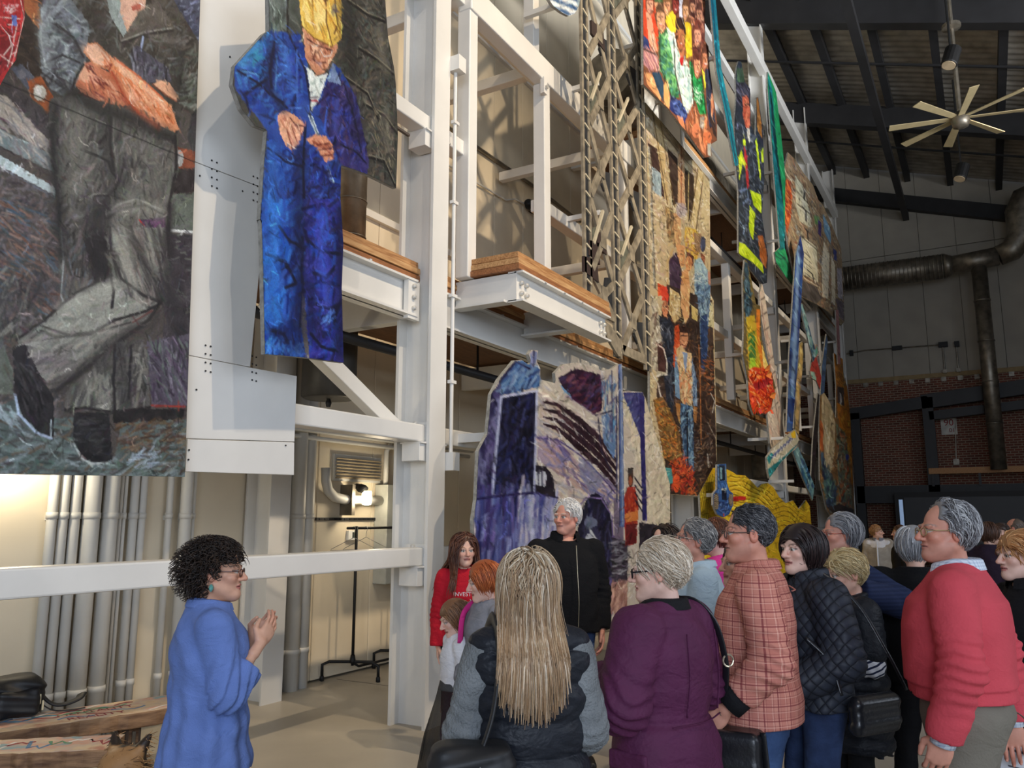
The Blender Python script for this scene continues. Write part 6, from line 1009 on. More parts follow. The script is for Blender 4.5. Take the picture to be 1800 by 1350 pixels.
def head_mesh(h=0.0045, skin=(214, 168, 146), lips=(176, 104, 96), brow=(120, 96, 80), jaw=1.0, nose=1.0, female=False, age=0.0, gaze=0.0, eyes=(60, 50, 44)):
    f = Field((-.105, -.15, -.26), (.105, .135, .14), h)
    f.add(f.ell((0, -.018, .03), (.076, .098, .09)))
    f.add(f.ell((0, .028, -.045), (.058 * jaw, .062, .076)), .03)
    for s_ in (-1, 1):
        f.add(f.cone((s_ * .05 * jaw, -.005, -.058), (s_ * .012, .066, -.098), .022, .018), .03)
        f.add(f.ell((s_ * .04, .06, -.024), (.026, .024, .022)), .02)
    f.add(f.ell((0, .072, -.098), (.022, .02, .019)), .02)
    f.add(f.cone((0, -.02, -.05), (0, -.05, -.25), .052 if not female else .047, .056 if not female else .05), .03)
    for s_ in (-1, 1):
        f.sub(f.ell((s_ * .031, .1, .002), (.020, .016, .013)), .012)
        f.add(f.ell((s_ * .03, .080, .021), (.026, .013, .008)), .012)
    f.add(f.cone((0, .086, .012), (0, .106 * nose + .004, -.028), .0085, .0125), .010)
    f.add(f.ell((0, .109 * nose + .003, -.031), (.0125, .012, .010)), .006)
    for s_ in (-1, 1):
        f.add(f.ell((s_ * .0125, .096, -.034), (.009, .011, .008)), .006)
        f.add(f.ell((s_ * .031, .0765, .001), (.0160, .0130, .012)), .002)
        f.add(f.ell((s_ * .031, .083, .0125), (.019, .0075, .0050)), .004)
        f.add(f.ell((s_ * .031, .0795, -.0115), (.018, .0070, .0042)), .004)
        e = f.ell((s_ * .079, -.014, -.008), (.011, .019, .032)); f.add(e, .008); f.sub(f.ell((s_ * .092, -.010, -.004), (.010, .010, .018)), .006)
    f.add(f.ell((0, .087, -.0575), (.024, .011, .0065)), .006); f.add(f.ell((0, .085, -.0705), (.02, .011, .007)), .006)
    f.sub(f.ell((0, .1, -.0638), (.026, .012, .0016)), .003)
    if age: 
        for s_ in (-1, 1): f.sub(f.cone((s_ * .022, .098, -.036), (s_ * .036, .086, -.068), .002, .002), .006)
        f.add(f.ell((0, .04, -.106), (.034, .045, .02)), .02)
    P, Q = f.mesh(); x, y, z = P.T; ax = np.abs(x); C_ = np.tile(LC(skin), (len(P), 1))
    def mix(w, c): 
        nonlocal C_
        w = np.clip(w, 0, 1)[:, None]; C_ = C_ * (1 - w) + LC(c) * w
    sk = np.array(skin, float)
    mix(np.exp(-((ax - .045) / .022) ** 2 - ((z + .028) / .022) ** 2) * (y > .02) * .35, tuple(sk * (1.0, .78, .74)))
    mix(np.exp(-(x / .018) ** 2 - ((z + .028) / .016) ** 2) * (y > .085) * .35, tuple(sk * (1.0, .76, .72)))
    mix((ax > .068) * (np.abs(z + .008) < .035) * .4, tuple(sk * (1.0, .76, .70)))
    fr = y > .045
    mix((((ax - .002) / .026) ** 2 + ((z + .064) / .0125) ** 2 < 1) * fr * (.8 if female else .45), lips)
    mix((np.abs(z + .0638) < .0026) * (ax < .024) * fr * .8, (84, 40, 38))
    ex = ((ax - .031) / .0165) ** 2; eye = (ex + ((z - .0005) / .0085) ** 2 < 1) & (y > .06)
    mix(eye * 1.0, (206, 200, 192)); gx = np.where(x > 0, .031 + gaze, .031 - gaze)
    mix(eye * (((ax - gx) ** 2 + (z - .0005) ** 2) < .0072 ** 2), eyes)
    mix((np.abs(ex + ((z - .001) / .0100) ** 2 - 1) < .35) * (z > .0005) * (y > .055) * .75, (60, 40, 36))
    mix(np.exp(-(((ax - .031) / .021) ** 4)) * (np.abs(z - .026 + 3.5 * (ax - .034) ** 2 * 4) < .0042) * (y > .05) * .75, brow)
    if not female: mix(np.exp(-((z + .08) / .035) ** 2) * (y > .0) * (z < -.045) * .14, (120, 110, 108))
    return P, Q, C_

def hand_mesh(curl=0.35, side=1, h=0.0046, thumb=0.5, spread=0.06, skin=(214, 168, 146)):
    """fingers along +Y, palm facing -Z, thumb towards +X*side; wrist at the origin"""
    f = Field((-.085, -.07, -.115), (.085, .205, .045), h)
    f.add(f.cone((0, -.06, 0), (0, .0, 0), .027, .025)); f.V = np.where(True, f.V, f.V)
    f.add(f.ell((0, .045, -.004), (.041, .052, .017)), .02)
    spec = ((.030, .082, .042), (.0105, .090, .047), (-.0105, .086, .044), (-.029, .076, .034))
    for i, (bx, by, L) in enumerate(spec):
        p = np.array([bx * side, by, -.003]); a = 0.0; d0 = spread * (1.5 - i) * .6 * side; r = (.0088, .009, .0086, .0077)[i]
        prev = np.array([bx * side * .75, .04, -.003]); f.add(f.cone(prev, p, .010, r + .0012), .010)
        for sgm, (l_, c_) in enumerate(((L, .9), (L * .66, 1.25), (L * .52, .8))):
            a += curl * c_; q = p + l_ * np.array([math.sin(d0) * math.cos(a), math.cos(d0) * math.cos(a), -math.sin(a)])
            f.add(f.cone(p, q, r - .0005 * sgm, r - .0009 * (sgm + 1)), .003); p = q
    t0 = np.array([.026 * side, .012, -.006]); t1 = t0 + .044 * np.array([.75 * side * (1 - .4 * thumb), .60, -.35 * thumb - .15]); t2 = t1 + .032 * np.array([(.35 - .5 * thumb) * side, .85, -.25 * thumb - .1]); t3 = t2 + .026 * np.array([(.15 - .4 * thumb) * side, .92, -.2])
    f.add(f.cone(t0, t1, .016, .0125), .012); f.add(f.cone(t1, t2, .0115, .0105), .004); f.add(f.cone(t2, t3, .0103, .0088), .004)
    P, Q = f.mesh(); C_ = np.tile(LC(skin), (len(P), 1)); w = np.clip((P[:, 1] - .08) / .08, 0, 1)[:, None] * .3
    C_ = C_ * (1 - w) + LC(tuple(np.array(skin) * (1.0, .78, .74))) * w
    return P, Q, C_

def frame_from(d, n):
    """columns: x, y=d, z=n orthonormalised"""
    y = np.array(d, float); y /= np.linalg.norm(y); z = np.array(n, float); z -= y * (z @ y); z /= np.linalg.norm(z); return np.stack([np.cross(y, z), y, z], 1)

SKINM = vmat('skin', rough=0.5, bump=0.06, bscale=260, var=0.05, nscale=40, spec=0.4)
HAIRM = vmat('hair_strands', rough=0.42, bump=0.0, var=0.12, nscale=120, spec=0.45)
def cloth(name, rgb, rough=0.85, bump=0.25, bscale=160, var=0.08, crease=0.28, **k):
    m = mat('cloth_' + name, rgb, rough, var=var, scale=9, bump=bump, bscale=bscale, spec=0.25, **k); N, Lk = m.node_tree.nodes, m.node_tree.links
    fine = N['Bump']; n3 = N.new('ShaderNodeTexNoise'); n3.inputs['Scale'].default_value = 9; n3.inputs['Detail'].default_value = 2; n3.inputs['Distortion'].default_value = 1.6
    mp = N.new('ShaderNodeMapping'); mp.inputs['Scale'].default_value = (1, 1, 1.7); mp.inputs['Rotation'].default_value = (.4, .5, 0); Lk.new(N['Texture Coordinate'].outputs['Object'], mp.inputs[0]); Lk.new(mp.outputs[0], n3.inputs[0])
    b2 = N.new('ShaderNodeBump'); b2.inputs['Strength'].default_value = crease; b2.inputs['Distance'].default_value = 0.03; Lk.new(n3.outputs['Fac'], b2.inputs['Height']); Lk.new(b2.outputs[0], fine.inputs['Normal']); return m

def locks(root, path, w, cols, rng, parent, name='hair', taper=0.25, sides=3, tipcol=None, flat=1.0, base=None):
    """path (N,S,3) -> one mesh of tapered strands, colour per strand"""
    N_, S_, _ = path.shape; T = np.gradient(path, axis=1); T /= np.linalg.norm(T, axis=2, keepdims=True) + 1e-9
    ref = rng.normal(size=(N_, 1, 3)); n1 = np.cross(T, np.broadcast_to(ref, T.shape)); n1 /= np.linalg.norm(n1, axis=2, keepdims=True) + 1e-9; n2 = np.cross(T, n1)
    s = np.linspace(0, 1, S_)[None, :, None]; r = w[:, None, None] * (1 - (1 - taper) * s ** 1.5) * np.minimum(1, .55 + s * 3)
    vs = [path + r * (n1 * math.cos(a) + n2 * math.sin(a) * flat) for a in np.arange(sides) * 2 * math.pi / sides]
    V = np.stack(vs, 2).reshape(-1, 3)                    # N,S,sides
    ci = rng.integers(len(cols), size=N_); cc = np.array([LC(c) for c in cols])[ci] * rng.uniform(.8, 1.2, (N_, 1))
    col = np.repeat(cc[:, None, :], S_, 1)
    if tipcol is not None: col = col * (1 - s * .6) + LC(tipcol) * s * .6
    col = np.repeat(col[:, :, None, :], sides, 2).reshape(-1, 3)
    i = np.arange(N_)[:, None, None] * S_ * sides + np.arange(S_ - 1)[None, :, None] * sides + np.arange(sides)[None, None]
    j = i - np.arange(sides)[None, None] + (np.arange(sides)[None, None] + 1) % sides
    Fq = np.stack([i, j, j + sides, i + sides], -1).reshape(-1, 4)
    if base is not None:
        Fq = np.concatenate([Fq, base[1] + len(V)]); V = np.concatenate([V, base[0]]); col = np.concatenate([col, base[2]])
    me = fastmesh(name, V, Fq, col, True); o = bpy.data.objects.new(name, me); C.objects.link(o); o.parent = parent; me.materials.append(HAIRM); return o

HC, HR = np.array([0, -.018, .03]), np.array([.078, .1, .092])
def hair(style, cols, parent, M, o, rng, n=900, length=.1, hairline=.062, part=0.0, w=.0035, vol=.012, bald=0.0, back=None, tip=None, low=-.06, wave=0.0, spread=0.0):
    """M 3x3 head rotation, o head centre (person space)"""
    n = int(n * .56); k = np.arange(n * 3); ph = np.arccos(1 - 2 * (k + .5) / (n * 3)); th = k * 2.399963
    D = np.stack([np.sin(ph) * np.cos(th), np.sin(ph) * np.sin(th), np.cos(ph)], 1) + rng.normal(0, .03, (n * 3, 3)); D /= np.linalg.norm(D, axis=1, keepdims=True)
    R = HC + D * (HR + .001)
    line = np.where(R[:, 2] > .045, hairline + (.092 - R[:, 2]) * .35, np.where(R[:, 2] > -.0, .018, -.028))   # forward limit of hair by height
    ok = (R[:, 1] < line) & (R[:, 2] > low)
    if bald: ok &= ~((R[:, 2] > .075) & (np.hypot(R[:, 0], R[:, 1] + .01) < bald) & (rng.random(len(R)) < .9))
    R = R[ok]; D = D[ok]; n_ = len(R); S_ = {'short': 4, 'curly': 10}.get(style, 12 if length > .3 else 7)
    # cap under the strands
    f = Field((-.11, -.15, -.12), (.11, .11, .16), .010); f.add(f.ell(HC, HR + vol * .5))
    lim = np.where(f.z > .045, hairline + (.092 - f.z) * .35, np.where(f.z > 0, .016, -.03)); f.V = np.maximum(f.V, f.y - lim); f.V = np.maximum(f.V, low - f.z)
    bP, bQ = f.mesh(); bC = np.tile(LC(cols[0]) * .7, (len(bP), 1))
    path = np.zeros((n_, S_, 3)); p = R.copy(); vel = None
    if style == 'curly':
        N1 = np.cross(D, rng.normal(size=D.shape)); N1 /= np.linalg.norm(N1, axis=1, keepdims=True); N2 = np.cross(D, N1)
        t = np.linspace(0, 1, S_); g = np.array([0, -.25, -.75])
        for i, tt in enumerate(t):
            a = tt * 9 + rng.uniform(0, 6, n_) * 0 + np.arange(n_); rr = .012 * min(1, tt * 4)
            path[:, i] = R + D * length * tt * (1 + .35 * np.clip(-D[:, 1:2], 0, 1)) + g * length * tt ** 2 * .55 + (N1 * np.cos(a)[:, None] + N2 * np.sin(a)[:, None]) * rr
    else:
        ox = (part if part is not None else 0)
        flow = np.stack([np.sign(R[:, 0] - ox + 1e-4) * ((.25 + .85 * np.clip((R[:, 1] + .05) / .07, 0, 1)) if style != 'back' else .25), np.where(style == 'back', -1.4, -.35) + 0 * R[:, 0], np.full(n_, -.25)], 1) if style != 'short' else np.stack([.5 * np.sign(R[:, 0] - ox), -.7 + .0 * R[:, 0], -.35 + 0 * R[:, 0]], 1)
        if back is not None: flow += np.array(back)
        flow += rng.normal(0, .28 if style == 'short' else .16, flow.shape)
        L = length * rng.uniform(.6 if length > .3 else .75, 1.12, n_); st = (L / (S_ - 1))[:, None]; lay = vol * rng.uniform(.25, 1.15, n_)[:, None]
        phs = rng.uniform(0, 6.28, n_)
        for i in range(S_):
            path[:, i] = p
            nrm = (p - HC) / HR ** 2; nrm /= np.linalg.norm(nrm, axis=1, keepdims=True)
            v = flow * max(0, 1 - i * (1.7 / S_ if style != 'short' else 0)) + np.array([0, 0, -1.0]) * (i * .28 * 11 / S_ if style != 'short' else .12 * i)
            if wave: v = v + wave * np.stack([np.sin(phs + i * .8), np.cos(phs * 1.3 + i * .9), 0 * phs], 1)
            if style == 'long' and length > .3: v = np.where((p[:, 2] < .005)[:, None], v * [.16, .3, 1.0] + [0, 0, -.9], v)
            nearh = (p[:, 2] > (.005 if style == 'long' and length > .3 else -.1))[:, None]; vt = v - nrm * (v * nrm).sum(1, keepdims=True) * nearh
            vt /= np.linalg.norm(vt, axis=1, keepdims=True) + 1e-9; p = p + vt * st
            q = (p - HC) / (HR + lay); rr = np.linalg.norm(q, axis=1, keepdims=True); tgt = np.minimum(1.0, .93 + .1 * i)
            inside_ = (rr < tgt) & (p[:, 2:3] > -.14); p = np.where(inside_, HC + q / np.maximum(rr, 1e-6) * (HR + lay) * tgt, p)
            if style == 'long' and length > .3:
                dn = np.clip((-.07 - p[:, 2]) / .11, 0, 1); bk_ = R[:, 1] < .012
                p[:, 0] = np.where(p[:, 2] < -.1, p[:, 0] * (1 + spread * .05), p[:, 0]); p[:, 1] = np.where(bk_ & (p[:, 2] < -.1), np.minimum(p[:, 1], -.08 - dn * (.150 + lay[:, 0])), p[:, 1]); p[:, 1] = np.where(~bk_ & (p[:, 2] < -.12), np.maximum(p[:, 1], .03 + dn * .12), p[:, 1])
            if style == 'long': fx_ = (p[:, 1] > .015) & (p[:, 2] < .045) & (np.abs(p[:, 0]) < .068); p[:, 0] = np.where(fx_, np.where(R[:, 0] > ox, .068, -.068), p[:, 0])
            if style not in ('short',): p[:, 1] = np.where((p[:, 2] < -.09) & (p[:, 1] > -.02) & (np.abs(p[:, 0]) < .075), np.minimum(p[:, 1], .0), p[:, 1])
            nk = (p[:, 2] < -.1) & (length < .3) & (np.hypot(p[:, 0], p[:, 1] + .045) < .064); rad = np.hypot(p[:, 0], p[:, 1] + .045) + 1e-6
            p[:, 0] = np.where(nk, p[:, 0] / rad * .066, p[:, 0]); p[:, 1] = np.where(nk, (p[:, 1] + .045) / rad * .066 - .045, p[:, 1])
    if style == 'long':
        for _ in range(2): path[:, 1:-1] = (path[:, :-2] + 2 * path[:, 1:-1] + path[:, 2:]) / 4
    w *= 1.1; path = path @ M.T + o; bP = bP @ M.T + o
    return locks(None, path, w * rng.uniform(.7, 1.2, n_), cols, rng, parent, base=(bP, bQ, bC), tipcol=tip)

def person(label, px, crown, D, phi, cat='person', hphi=None, pitch=0.0, tilt=0.0, female=False, sex=1.0, skin=(214, 168, 146), hairspec=None, cloths=(), arms=None, legs=None, trousers=None, shoes=(30, 28, 28), glasses=None, hres=.006, hands=(True, True), curl=(.35, .35), head=None, girth=1.0, group=None, hcrown=.02, lean=0.0, seed=1, tres=.010, tz=None, hs=1.0, thick=1.0, sleeve_end=(1.0, 1.0), palm=None):
    """phi: heading, 0 = away from the camera, 90 = towards the picture's left, 180 = towards the camera"""
    rng = np.random.default_rng(seed); head = head or {}
    q = atD(px, crown, D); Hh = q[2] - hcrown; s = Hh / 1.70; loc = (q[0], q[1], 0.0)
    hd = YAW + math.radians(phi); rz = hd - math.pi / 2
    # the crown given in the picture belongs to the head: shift the feet if the trunk leans
    sh = .178 * (.93 if female else 1.06) * sex
    J = dict(neck=(0, -.02, 1.455), hip=.088, sho=1.372)
    hc = np.array([0, .012 + lean, 1.582 + (0.0)]) ; hsz = hs / s * (0.985 if not female else .95)
    Mh = rotx(np.eye(3), 0)   # rows
    a = math.radians((hphi if hphi is not None else phi) - phi)
    cz, sz = math.cos(a), math.sin(a); Rz = np.array([[cz, -sz, 0], [sz, cz, 0], [0, 0, 1]])
    cx, sx = math.cos(math.radians(pitch)), math.sin(math.radians(pitch)); Rx = np.array([[1, 0, 0], [0, cx, -sx], [0, sx, cx]])
    ct, st = math.cos(math.radians(tilt)), math.sin(math.radians(tilt)); Ry = np.array([[ct, 0, st], [0, 1, 0], [-st, 0, ct]])
    M = (Rz @ Rx @ Ry) * hsz
    parts = []
    P, Q, Cc = head_mesh(hres, skin, female=female, **head); nk = P[:, 2] < -.13
    Pw = P @ M.T + hc
    w = np.clip((-.10 - P[:, 2]) / .12, 0, 1)[:, None]; straight = (P * hsz) + hc; Pw = Pw * (1 - w) + (straight + np.array([0, -.0, 0])) * w   # neck keeps with the trunk
    parts.append((Pw, Q, Cc))
    # arms
    arms = arms or {}; el, wr, hd_ = [], [], []
    for i, sd in enumerate((-1, 1)):
        S0 = np.array([sd * sh, -.015 + lean * .6, J['sho']]); ud, fd = arms.get('L' if sd < 0 else 'R', ((sd * .14, -.05, -1), (sd * .02, .15, -1)))
        ud = np.array(ud, float); fd = np.array(fd, float); ud /= np.linalg.norm(ud); fd /= np.linalg.norm(fd)
        E0 = S0 + ud * .285; W0 = E0 + fd * .245; el.append((S0, E0, W0, fd))
    fb = Field((-.5, -.45, 0.03), (.5, .55, 1.5), .03)
    tors = [(.80, 0, 0, .13, .09), (.95, 0, 0, .14, .095), (1.06, 0, lean * .2, .12, .085), (1.25, 0, lean * .5, .135, .09), (1.38, 0, lean * .7, .13, .075), (1.46, 0, lean * .8 - .015, .055, .055)]
    fb.add(fb.stack(tors)); [fb.add(fb.cone((0, -.01 + lean * .7, 1.41), (sd * sh * .9, -.01 + lean * .7, 1.365), .045, .04), .03) for sd in (-1, 1)]
    for S0, E0, W0, fd in el: fb.add(fb.cone(S0, E0, .042, .036), .02); fb.add(fb.cone(E0, W0, .036, .024), .015)
    legs = legs or {}
    LG = []
    for sd in (-1, 1):
        hx, kx, kz_, fx_, fy_ = sd * J['hip'], *legs.get('L' if sd < 0 else 'R', (sd * .10, .03, sd * .105, -.02))
        LG.append((np.array([hx, 0, .88]), np.array([kx, kz_, .48]), np.array([fx_, fy_, .075])))
        fb.add(fb.cone(LG[-1][0], LG[-1][1], .075, .05), .02); fb.add(fb.cone(LG[-1][1], LG[-1][2], .048, .034), .02)
    Pb, Qb = fb.mesh(); parts.append((Pb, Qb, np.tile(LC(skin), (len(Pb), 1))))
    for i, (S0, E0, W0, fd) in enumerate(el):
        if not hands[i]: continue
        sd = (-1, 1)[i]; pn = np.array((palm or {}).get('L' if sd < 0 else 'R', (sd * 1.0, 0, 0.15)), float)
        Ph, Qh, Ch = hand_mesh(curl[i], side=1 if sd < 0 else -1, skin=skin, h=.0045 if hres < .004 else .0068)
        Fm = frame_from(fd, pn); Ph = Ph @ Fm.T * (.95 if female else 1.03) + W0 + fd * .012; parts.append((Ph, Qh, Ch))
    V, Fq, Cv, o_ = [], [], [], 0
    for p_, f_, c_ in parts: V.append(p_); Fq.append(f_ + o_); Cv.append(c_); o_ += len(p_)
    me = fastmesh('person', np.concatenate(V), np.concatenate(Fq), np.concatenate(Cv), True); me.materials.append(SKINM)
    ob = bpy.data.objects.new('person', me); C.objects.link(ob); tag(ob, label, cat, group)
    ob.location = loc; ob.rotation_euler.z = rz; ob.scale = (s, s, s)
    off = Matrix.Rotation(rz, 3, 'Z') @ Vector((0, lean * s, 0)); ob.location = Vector(loc) - off
    def child(n, P_, Q_, m_, col=None):
        me = fastmesh(n, P_, Q_, col, True); me.materials.append(m_); c = bpy.data.objects.new(n, me); C.objects.link(c); c.parent = ob; return c
    # garments
    info = dict(ob=ob, el=el, sh=sh, hc=hc, M=M, lean=lean, rng=rng, LG=LG, s=s, child=child)
    for g in cloths:
        if g.get('vest'): gar = torso_garment(info, g, girth, sleeves=False)
        else: gar = torso_garment(info, g, girth, sleeves=True, ends=sleeve_end)
    if trousers:
        tr_ = trousers; f = Field((-.27, -.22, .04), (.27, .26, tr_.get('top', 1.05)), .018); e = tr_.get('ease', .0)
        hp = [(.80, 0, -.0, .165 + e, .115 + e), (.90, 0, -.012, .172 * girth + e, .125 * girth + e), (1.0, 0, 0, .155 * girth + e, .112 * girth + e), (1.08, 0, 0, .15 * girth + e, .108 * girth + e)]
        f.add(f.stack(hp))
        for hq, kq, aq in LG: f.add(f.cone(hq + [0, -.01, 0], kq, .098 * thick + e, .066 + e), .03); f.add(f.cone(kq, aq, .064 + e, tr_.get('cuff', .056) + e), .02)
        X, Y, Z = f.x, f.y, f.z
        f.V += .0045 * (sn(48 * Z + 14 * X + 5 * sn(9 * Y + X * 8)) * sn(21 * X - 11 * Z + seed)) * np.exp(-((Z - .48) / .16) ** 2) + .003 * sn(32 * X + 20 * Z + 16 * Y)
        f.V = np.maximum(f.V, Z - tr_.get('top', 1.05)); f.V = np.maximum(f.V, tr_.get('bot', .05) - Z); P_, Q_ = f.mesh(); child('trousers', P_, Q_, tr_['m'])
    if shoes:
        for hq, kq, aq in LG:
            f = Field((aq[0] - .08, aq[1] - .11, -.01), (aq[0] + .08, aq[1] + .23, .13), .015)
            f.add(f.cone((aq[0], aq[1] - .03, .045), (aq[0], aq[1] + .10, .035), .045, .042)); f.add(f.cone((aq[0], aq[1] + .1, .034), (aq[0], aq[1] + .165, .028), .042, .034), .02); f.add(f.cone(aq, aq + [0, -.005, .03], .045, .045), .02)
            f.V = np.maximum(f.V, .0 - f.z); P_, Q_ = f.mesh(); child('shoe', P_, Q_, mat('shoe_%d_%d_%d' % tuple(shoes), shoes, .45))
    if hairspec: hairspec = dict(hairspec); hair(hairspec.pop('style'), hairspec.pop('cols'), ob, M, hc, rng, **hairspec)
    if glasses:
        g = MB(); t = lambda p: tuple(np.array(p) @ M.T + hc); col, r = glasses
        for sd in (-1, 1):
            g.tube([t((sd * .033 + .021 * math.cos(a_), .101 - .012 * (abs(.021 * math.cos(a_) * sd + .033) - .02) * 12 * .5, -.004 + .0165 * math.sin(a_))) for a_ in np.linspace(0, 2 * PI, 17)], r, 5)
            g.tube([t((sd * .054, .095, .002)), t((sd * .074, .07, .004)), t((sd * .081, -.005, .006)), t((sd * .082, -.02, -.006))], r * .9, 5)
        g.tube([t((-.012, .104, .0)), t((0, .108, .003)), t((.012, .104, .0))], r, 5); g.build('glasses', mat('glasses_%d_%d_%d' % tuple(col), col, .3, metal=.3), ob)
    return info

def torso_garment(I, g, girth, sleeves=True, ends=(1, 1)):
    """g: m, hem, e (ease), name, plus options"""
    e = g.get('e', .02); hem = g.get('hem', .85); ln = I['lean']; h = g.get('h', .010); sh = I['sh']; fl = g.get('flare', 0.0); belly = g.get('belly', 0.0); hipw = g.get('hipw', 0.0); top = g.get('top', 1.475)
    lo, hi = [-.3, -.25, hem - .01], [.3, .3, 1.53]
    for S0, E0, W0, fd in I['el']:
        if sleeves:
            for p in (S0, E0, W0): lo = np.minimum(lo, np.array(p) - .12); hi = np.maximum(hi, np.array(p) + .12)
    lo[2] = min(hem - .01, lo[2]); f = Field(lo, hi, h); X, Y, Z = f.x, f.y, f.z
    pr = [(min(hem, .78) - .15, 0, 0, .178 * girth + e + hipw + fl, .128 * girth + e + fl), (.80, 0, -.004, .176 * girth + e + hipw + fl * .7, .126 * girth + e + fl * .7), (.92, 0, -.006 + ln * .1, .175 * girth + e + hipw, .125 * girth + e + belly * .5), (1.06, 0, ln * .25 + belly * .5, .155 * girth + e - g.get('cinch', 0), .115 * girth + e + belly - g.get('cinch', 0)), (1.22, 0, ln * .5 + belly * .2, .168 * girth + e, .122 * girth + e + belly * .4), (1.32, 0, ln * .65 - .008, .160 * girth + e * .8, .110 * girth + e), (1.39, 0, ln * .75 - .018, .112 * girth + e * .6, .086 + e * .8), (1.435, 0, ln * .8 - .02, .074 + e * .5, .066 + e * .6), (1.49, 0, ln * .85 - .02, .060 + e * .4, .058 + e * .5)]
    f.add(f.stack(pr)); [f.add(f.cone((sd * .02, -.03 + ln * .75, 1.405), (sd * sh * .92, -.022 + ln * .75, 1.358), .046 + e * .5, .046 + e * .75), .045) for sd in (-1, 1)]
    f.V = np.maximum(f.V, hem - Z)
    if g.get('puff'): f.V -= g['puff'] * np.abs(sn(PI * (Z - hem) / g.get('baffle', .1))) ** .6 + .003 * sn(60 * X + 8 * sn(30 * Z)) * sn(40 * Y)
    k = 22 + I['rng'].uniform(0, 6)
    f.V += g.get('fold', .0045) * .7 * (sn(k * (X * .8 + Z * 1.1 + .09 * sn(13 * Y + 6 * Z))) * sn(15 * Z - 9 * X + 3 * Y + I['rng'].uniform(0, 6)) + .6 * sn(41 * Z + 13 * X + 2.5 * sn(11 * X + 7 * Y)))
    if g.get('drape'): f.V += g['drape'] * sn(26 * np.arctan2(X, -Y + .001) / 2 + 2 * sn(5 * Z)) * np.clip((1.25 - Z) / .3, 0, 1)
    if g.get('waistband'): f.V += .010 * np.exp(-((Z - g['waistband']) / .012) ** 2)
    if g.get('rib'): f.V = np.where(Z < hem + .055, f.V + .010, f.V)
    if sleeves:
        se = g.get('se', e)
        for i, (S0, E0, W0, fd) in enumerate(I['el']):
            en = g.get('ends', ends)[i]; Wc = E0 + (W0 - E0) * min(en, 1.0); b_ = g.get('bulk', 1.0)
            a = f.cone(S0 + [0, 0, -.012], E0 if en >= 0 else S0 + (E0 - S0) * (1 + en), .052 * b_ + se, .047 * b_ + se)
            c = f.cone(E0, Wc + fd * (.02 if en >= 1 else 0), .048 * b_ + se, g.get('cuffr', .036) * b_ + se)
            d = np.minimum(a, c); hh = np.clip(.5 + .5 * (a - c) / .02, 0, 1); d = a * (1 - hh) + c * hh - .02 * hh * (1 - hh)
            bis = (E0 - S0) / np.linalg.norm(E0 - S0) + fd; bis = bis / (np.linalg.norm(bis) + 1e-6)
            rel = (X - E0[0]) * bis[0] + (Y - E0[1]) * bis[1] + (Z - E0[2]) * bis[2]; dist2 = (X - E0[0]) ** 2 + (Y - E0[1]) ** 2 + (Z - E0[2]) ** 2
            d = d + g.get('efold', .006) * np.exp(-dist2 / .018) * sn(2 * PI * rel / .042 + 1.5 * sn(30 * X + 20 * Y)) + .003 * sn(40 * rel + 30 * X)
            if en < 0: f.add(a, .012); continue
            cut = (X - Wc[0]) * fd[0] + (Y - Wc[1]) * fd[1] + (Z - Wc[2]) * fd[2] - (.012 if en >= 1 else 0)
            fore = ((X - E0[0]) * fd[0] + (Y - E0[1]) * fd[1] + (Z - E0[2]) * fd[2] > .03) & (c < a + .03); d = np.where(fore, np.maximum(d, cut), d)
            f.add(d, .012)
    nz_ = g.get('neck', 1.462); f.V = np.maximum(f.V, Z - nz_ - .5 * np.clip(-(Y - ln * .8), -.1, .05) * g.get('vneck', .5))
    f.sub(f.cone((0, ln * .85 - .018, 1.40), (0, ln * .9 + .01, 1.56), .052 + e * .2, .062 + e * .5), .006)
    P_, Q_ = f.mesh(); o = I['child'](g.get('name', 'jacket'), P_, Q_, g['m']); I.setdefault('gar', []).append(o)
    if g.get('collar'):
        e = min(e, .024); cm, ch = g['collar'][0], g['collar'][1]; n = 26; vs = []; c0 = np.array([0, ln * .85 - .018, 0]); gap = g.get('collar_gap', .35)
        for r_, z_ in ((.062 + e * .35, 1.428), (.070 + e * .5, 1.452 + ch * .6), (.074 + e * .6, 1.452 + ch), (.082 + e * .7, 1.452 + ch * .75), (.090 + e * .8, 1.438)):
            for a_ in np.linspace(PI / 2 + gap, PI / 2 + 2 * PI - gap, n): vs.append((c0[0] + r_ * math.cos(a_) * .98, c0[1] + r_ * math.sin(a_) * .95, z_ - .022 * max(0, math.sin(a_))))
        mb = MB().add(vs, [(i * n + k_, i * n + k_ + 1, (i + 1) * n + k_ + 1, (i + 1) * n + k_) for i in range(4) for k_ in range(n - 1)]); co = mb.build('collar', cm, o, smooth=True)
    return o
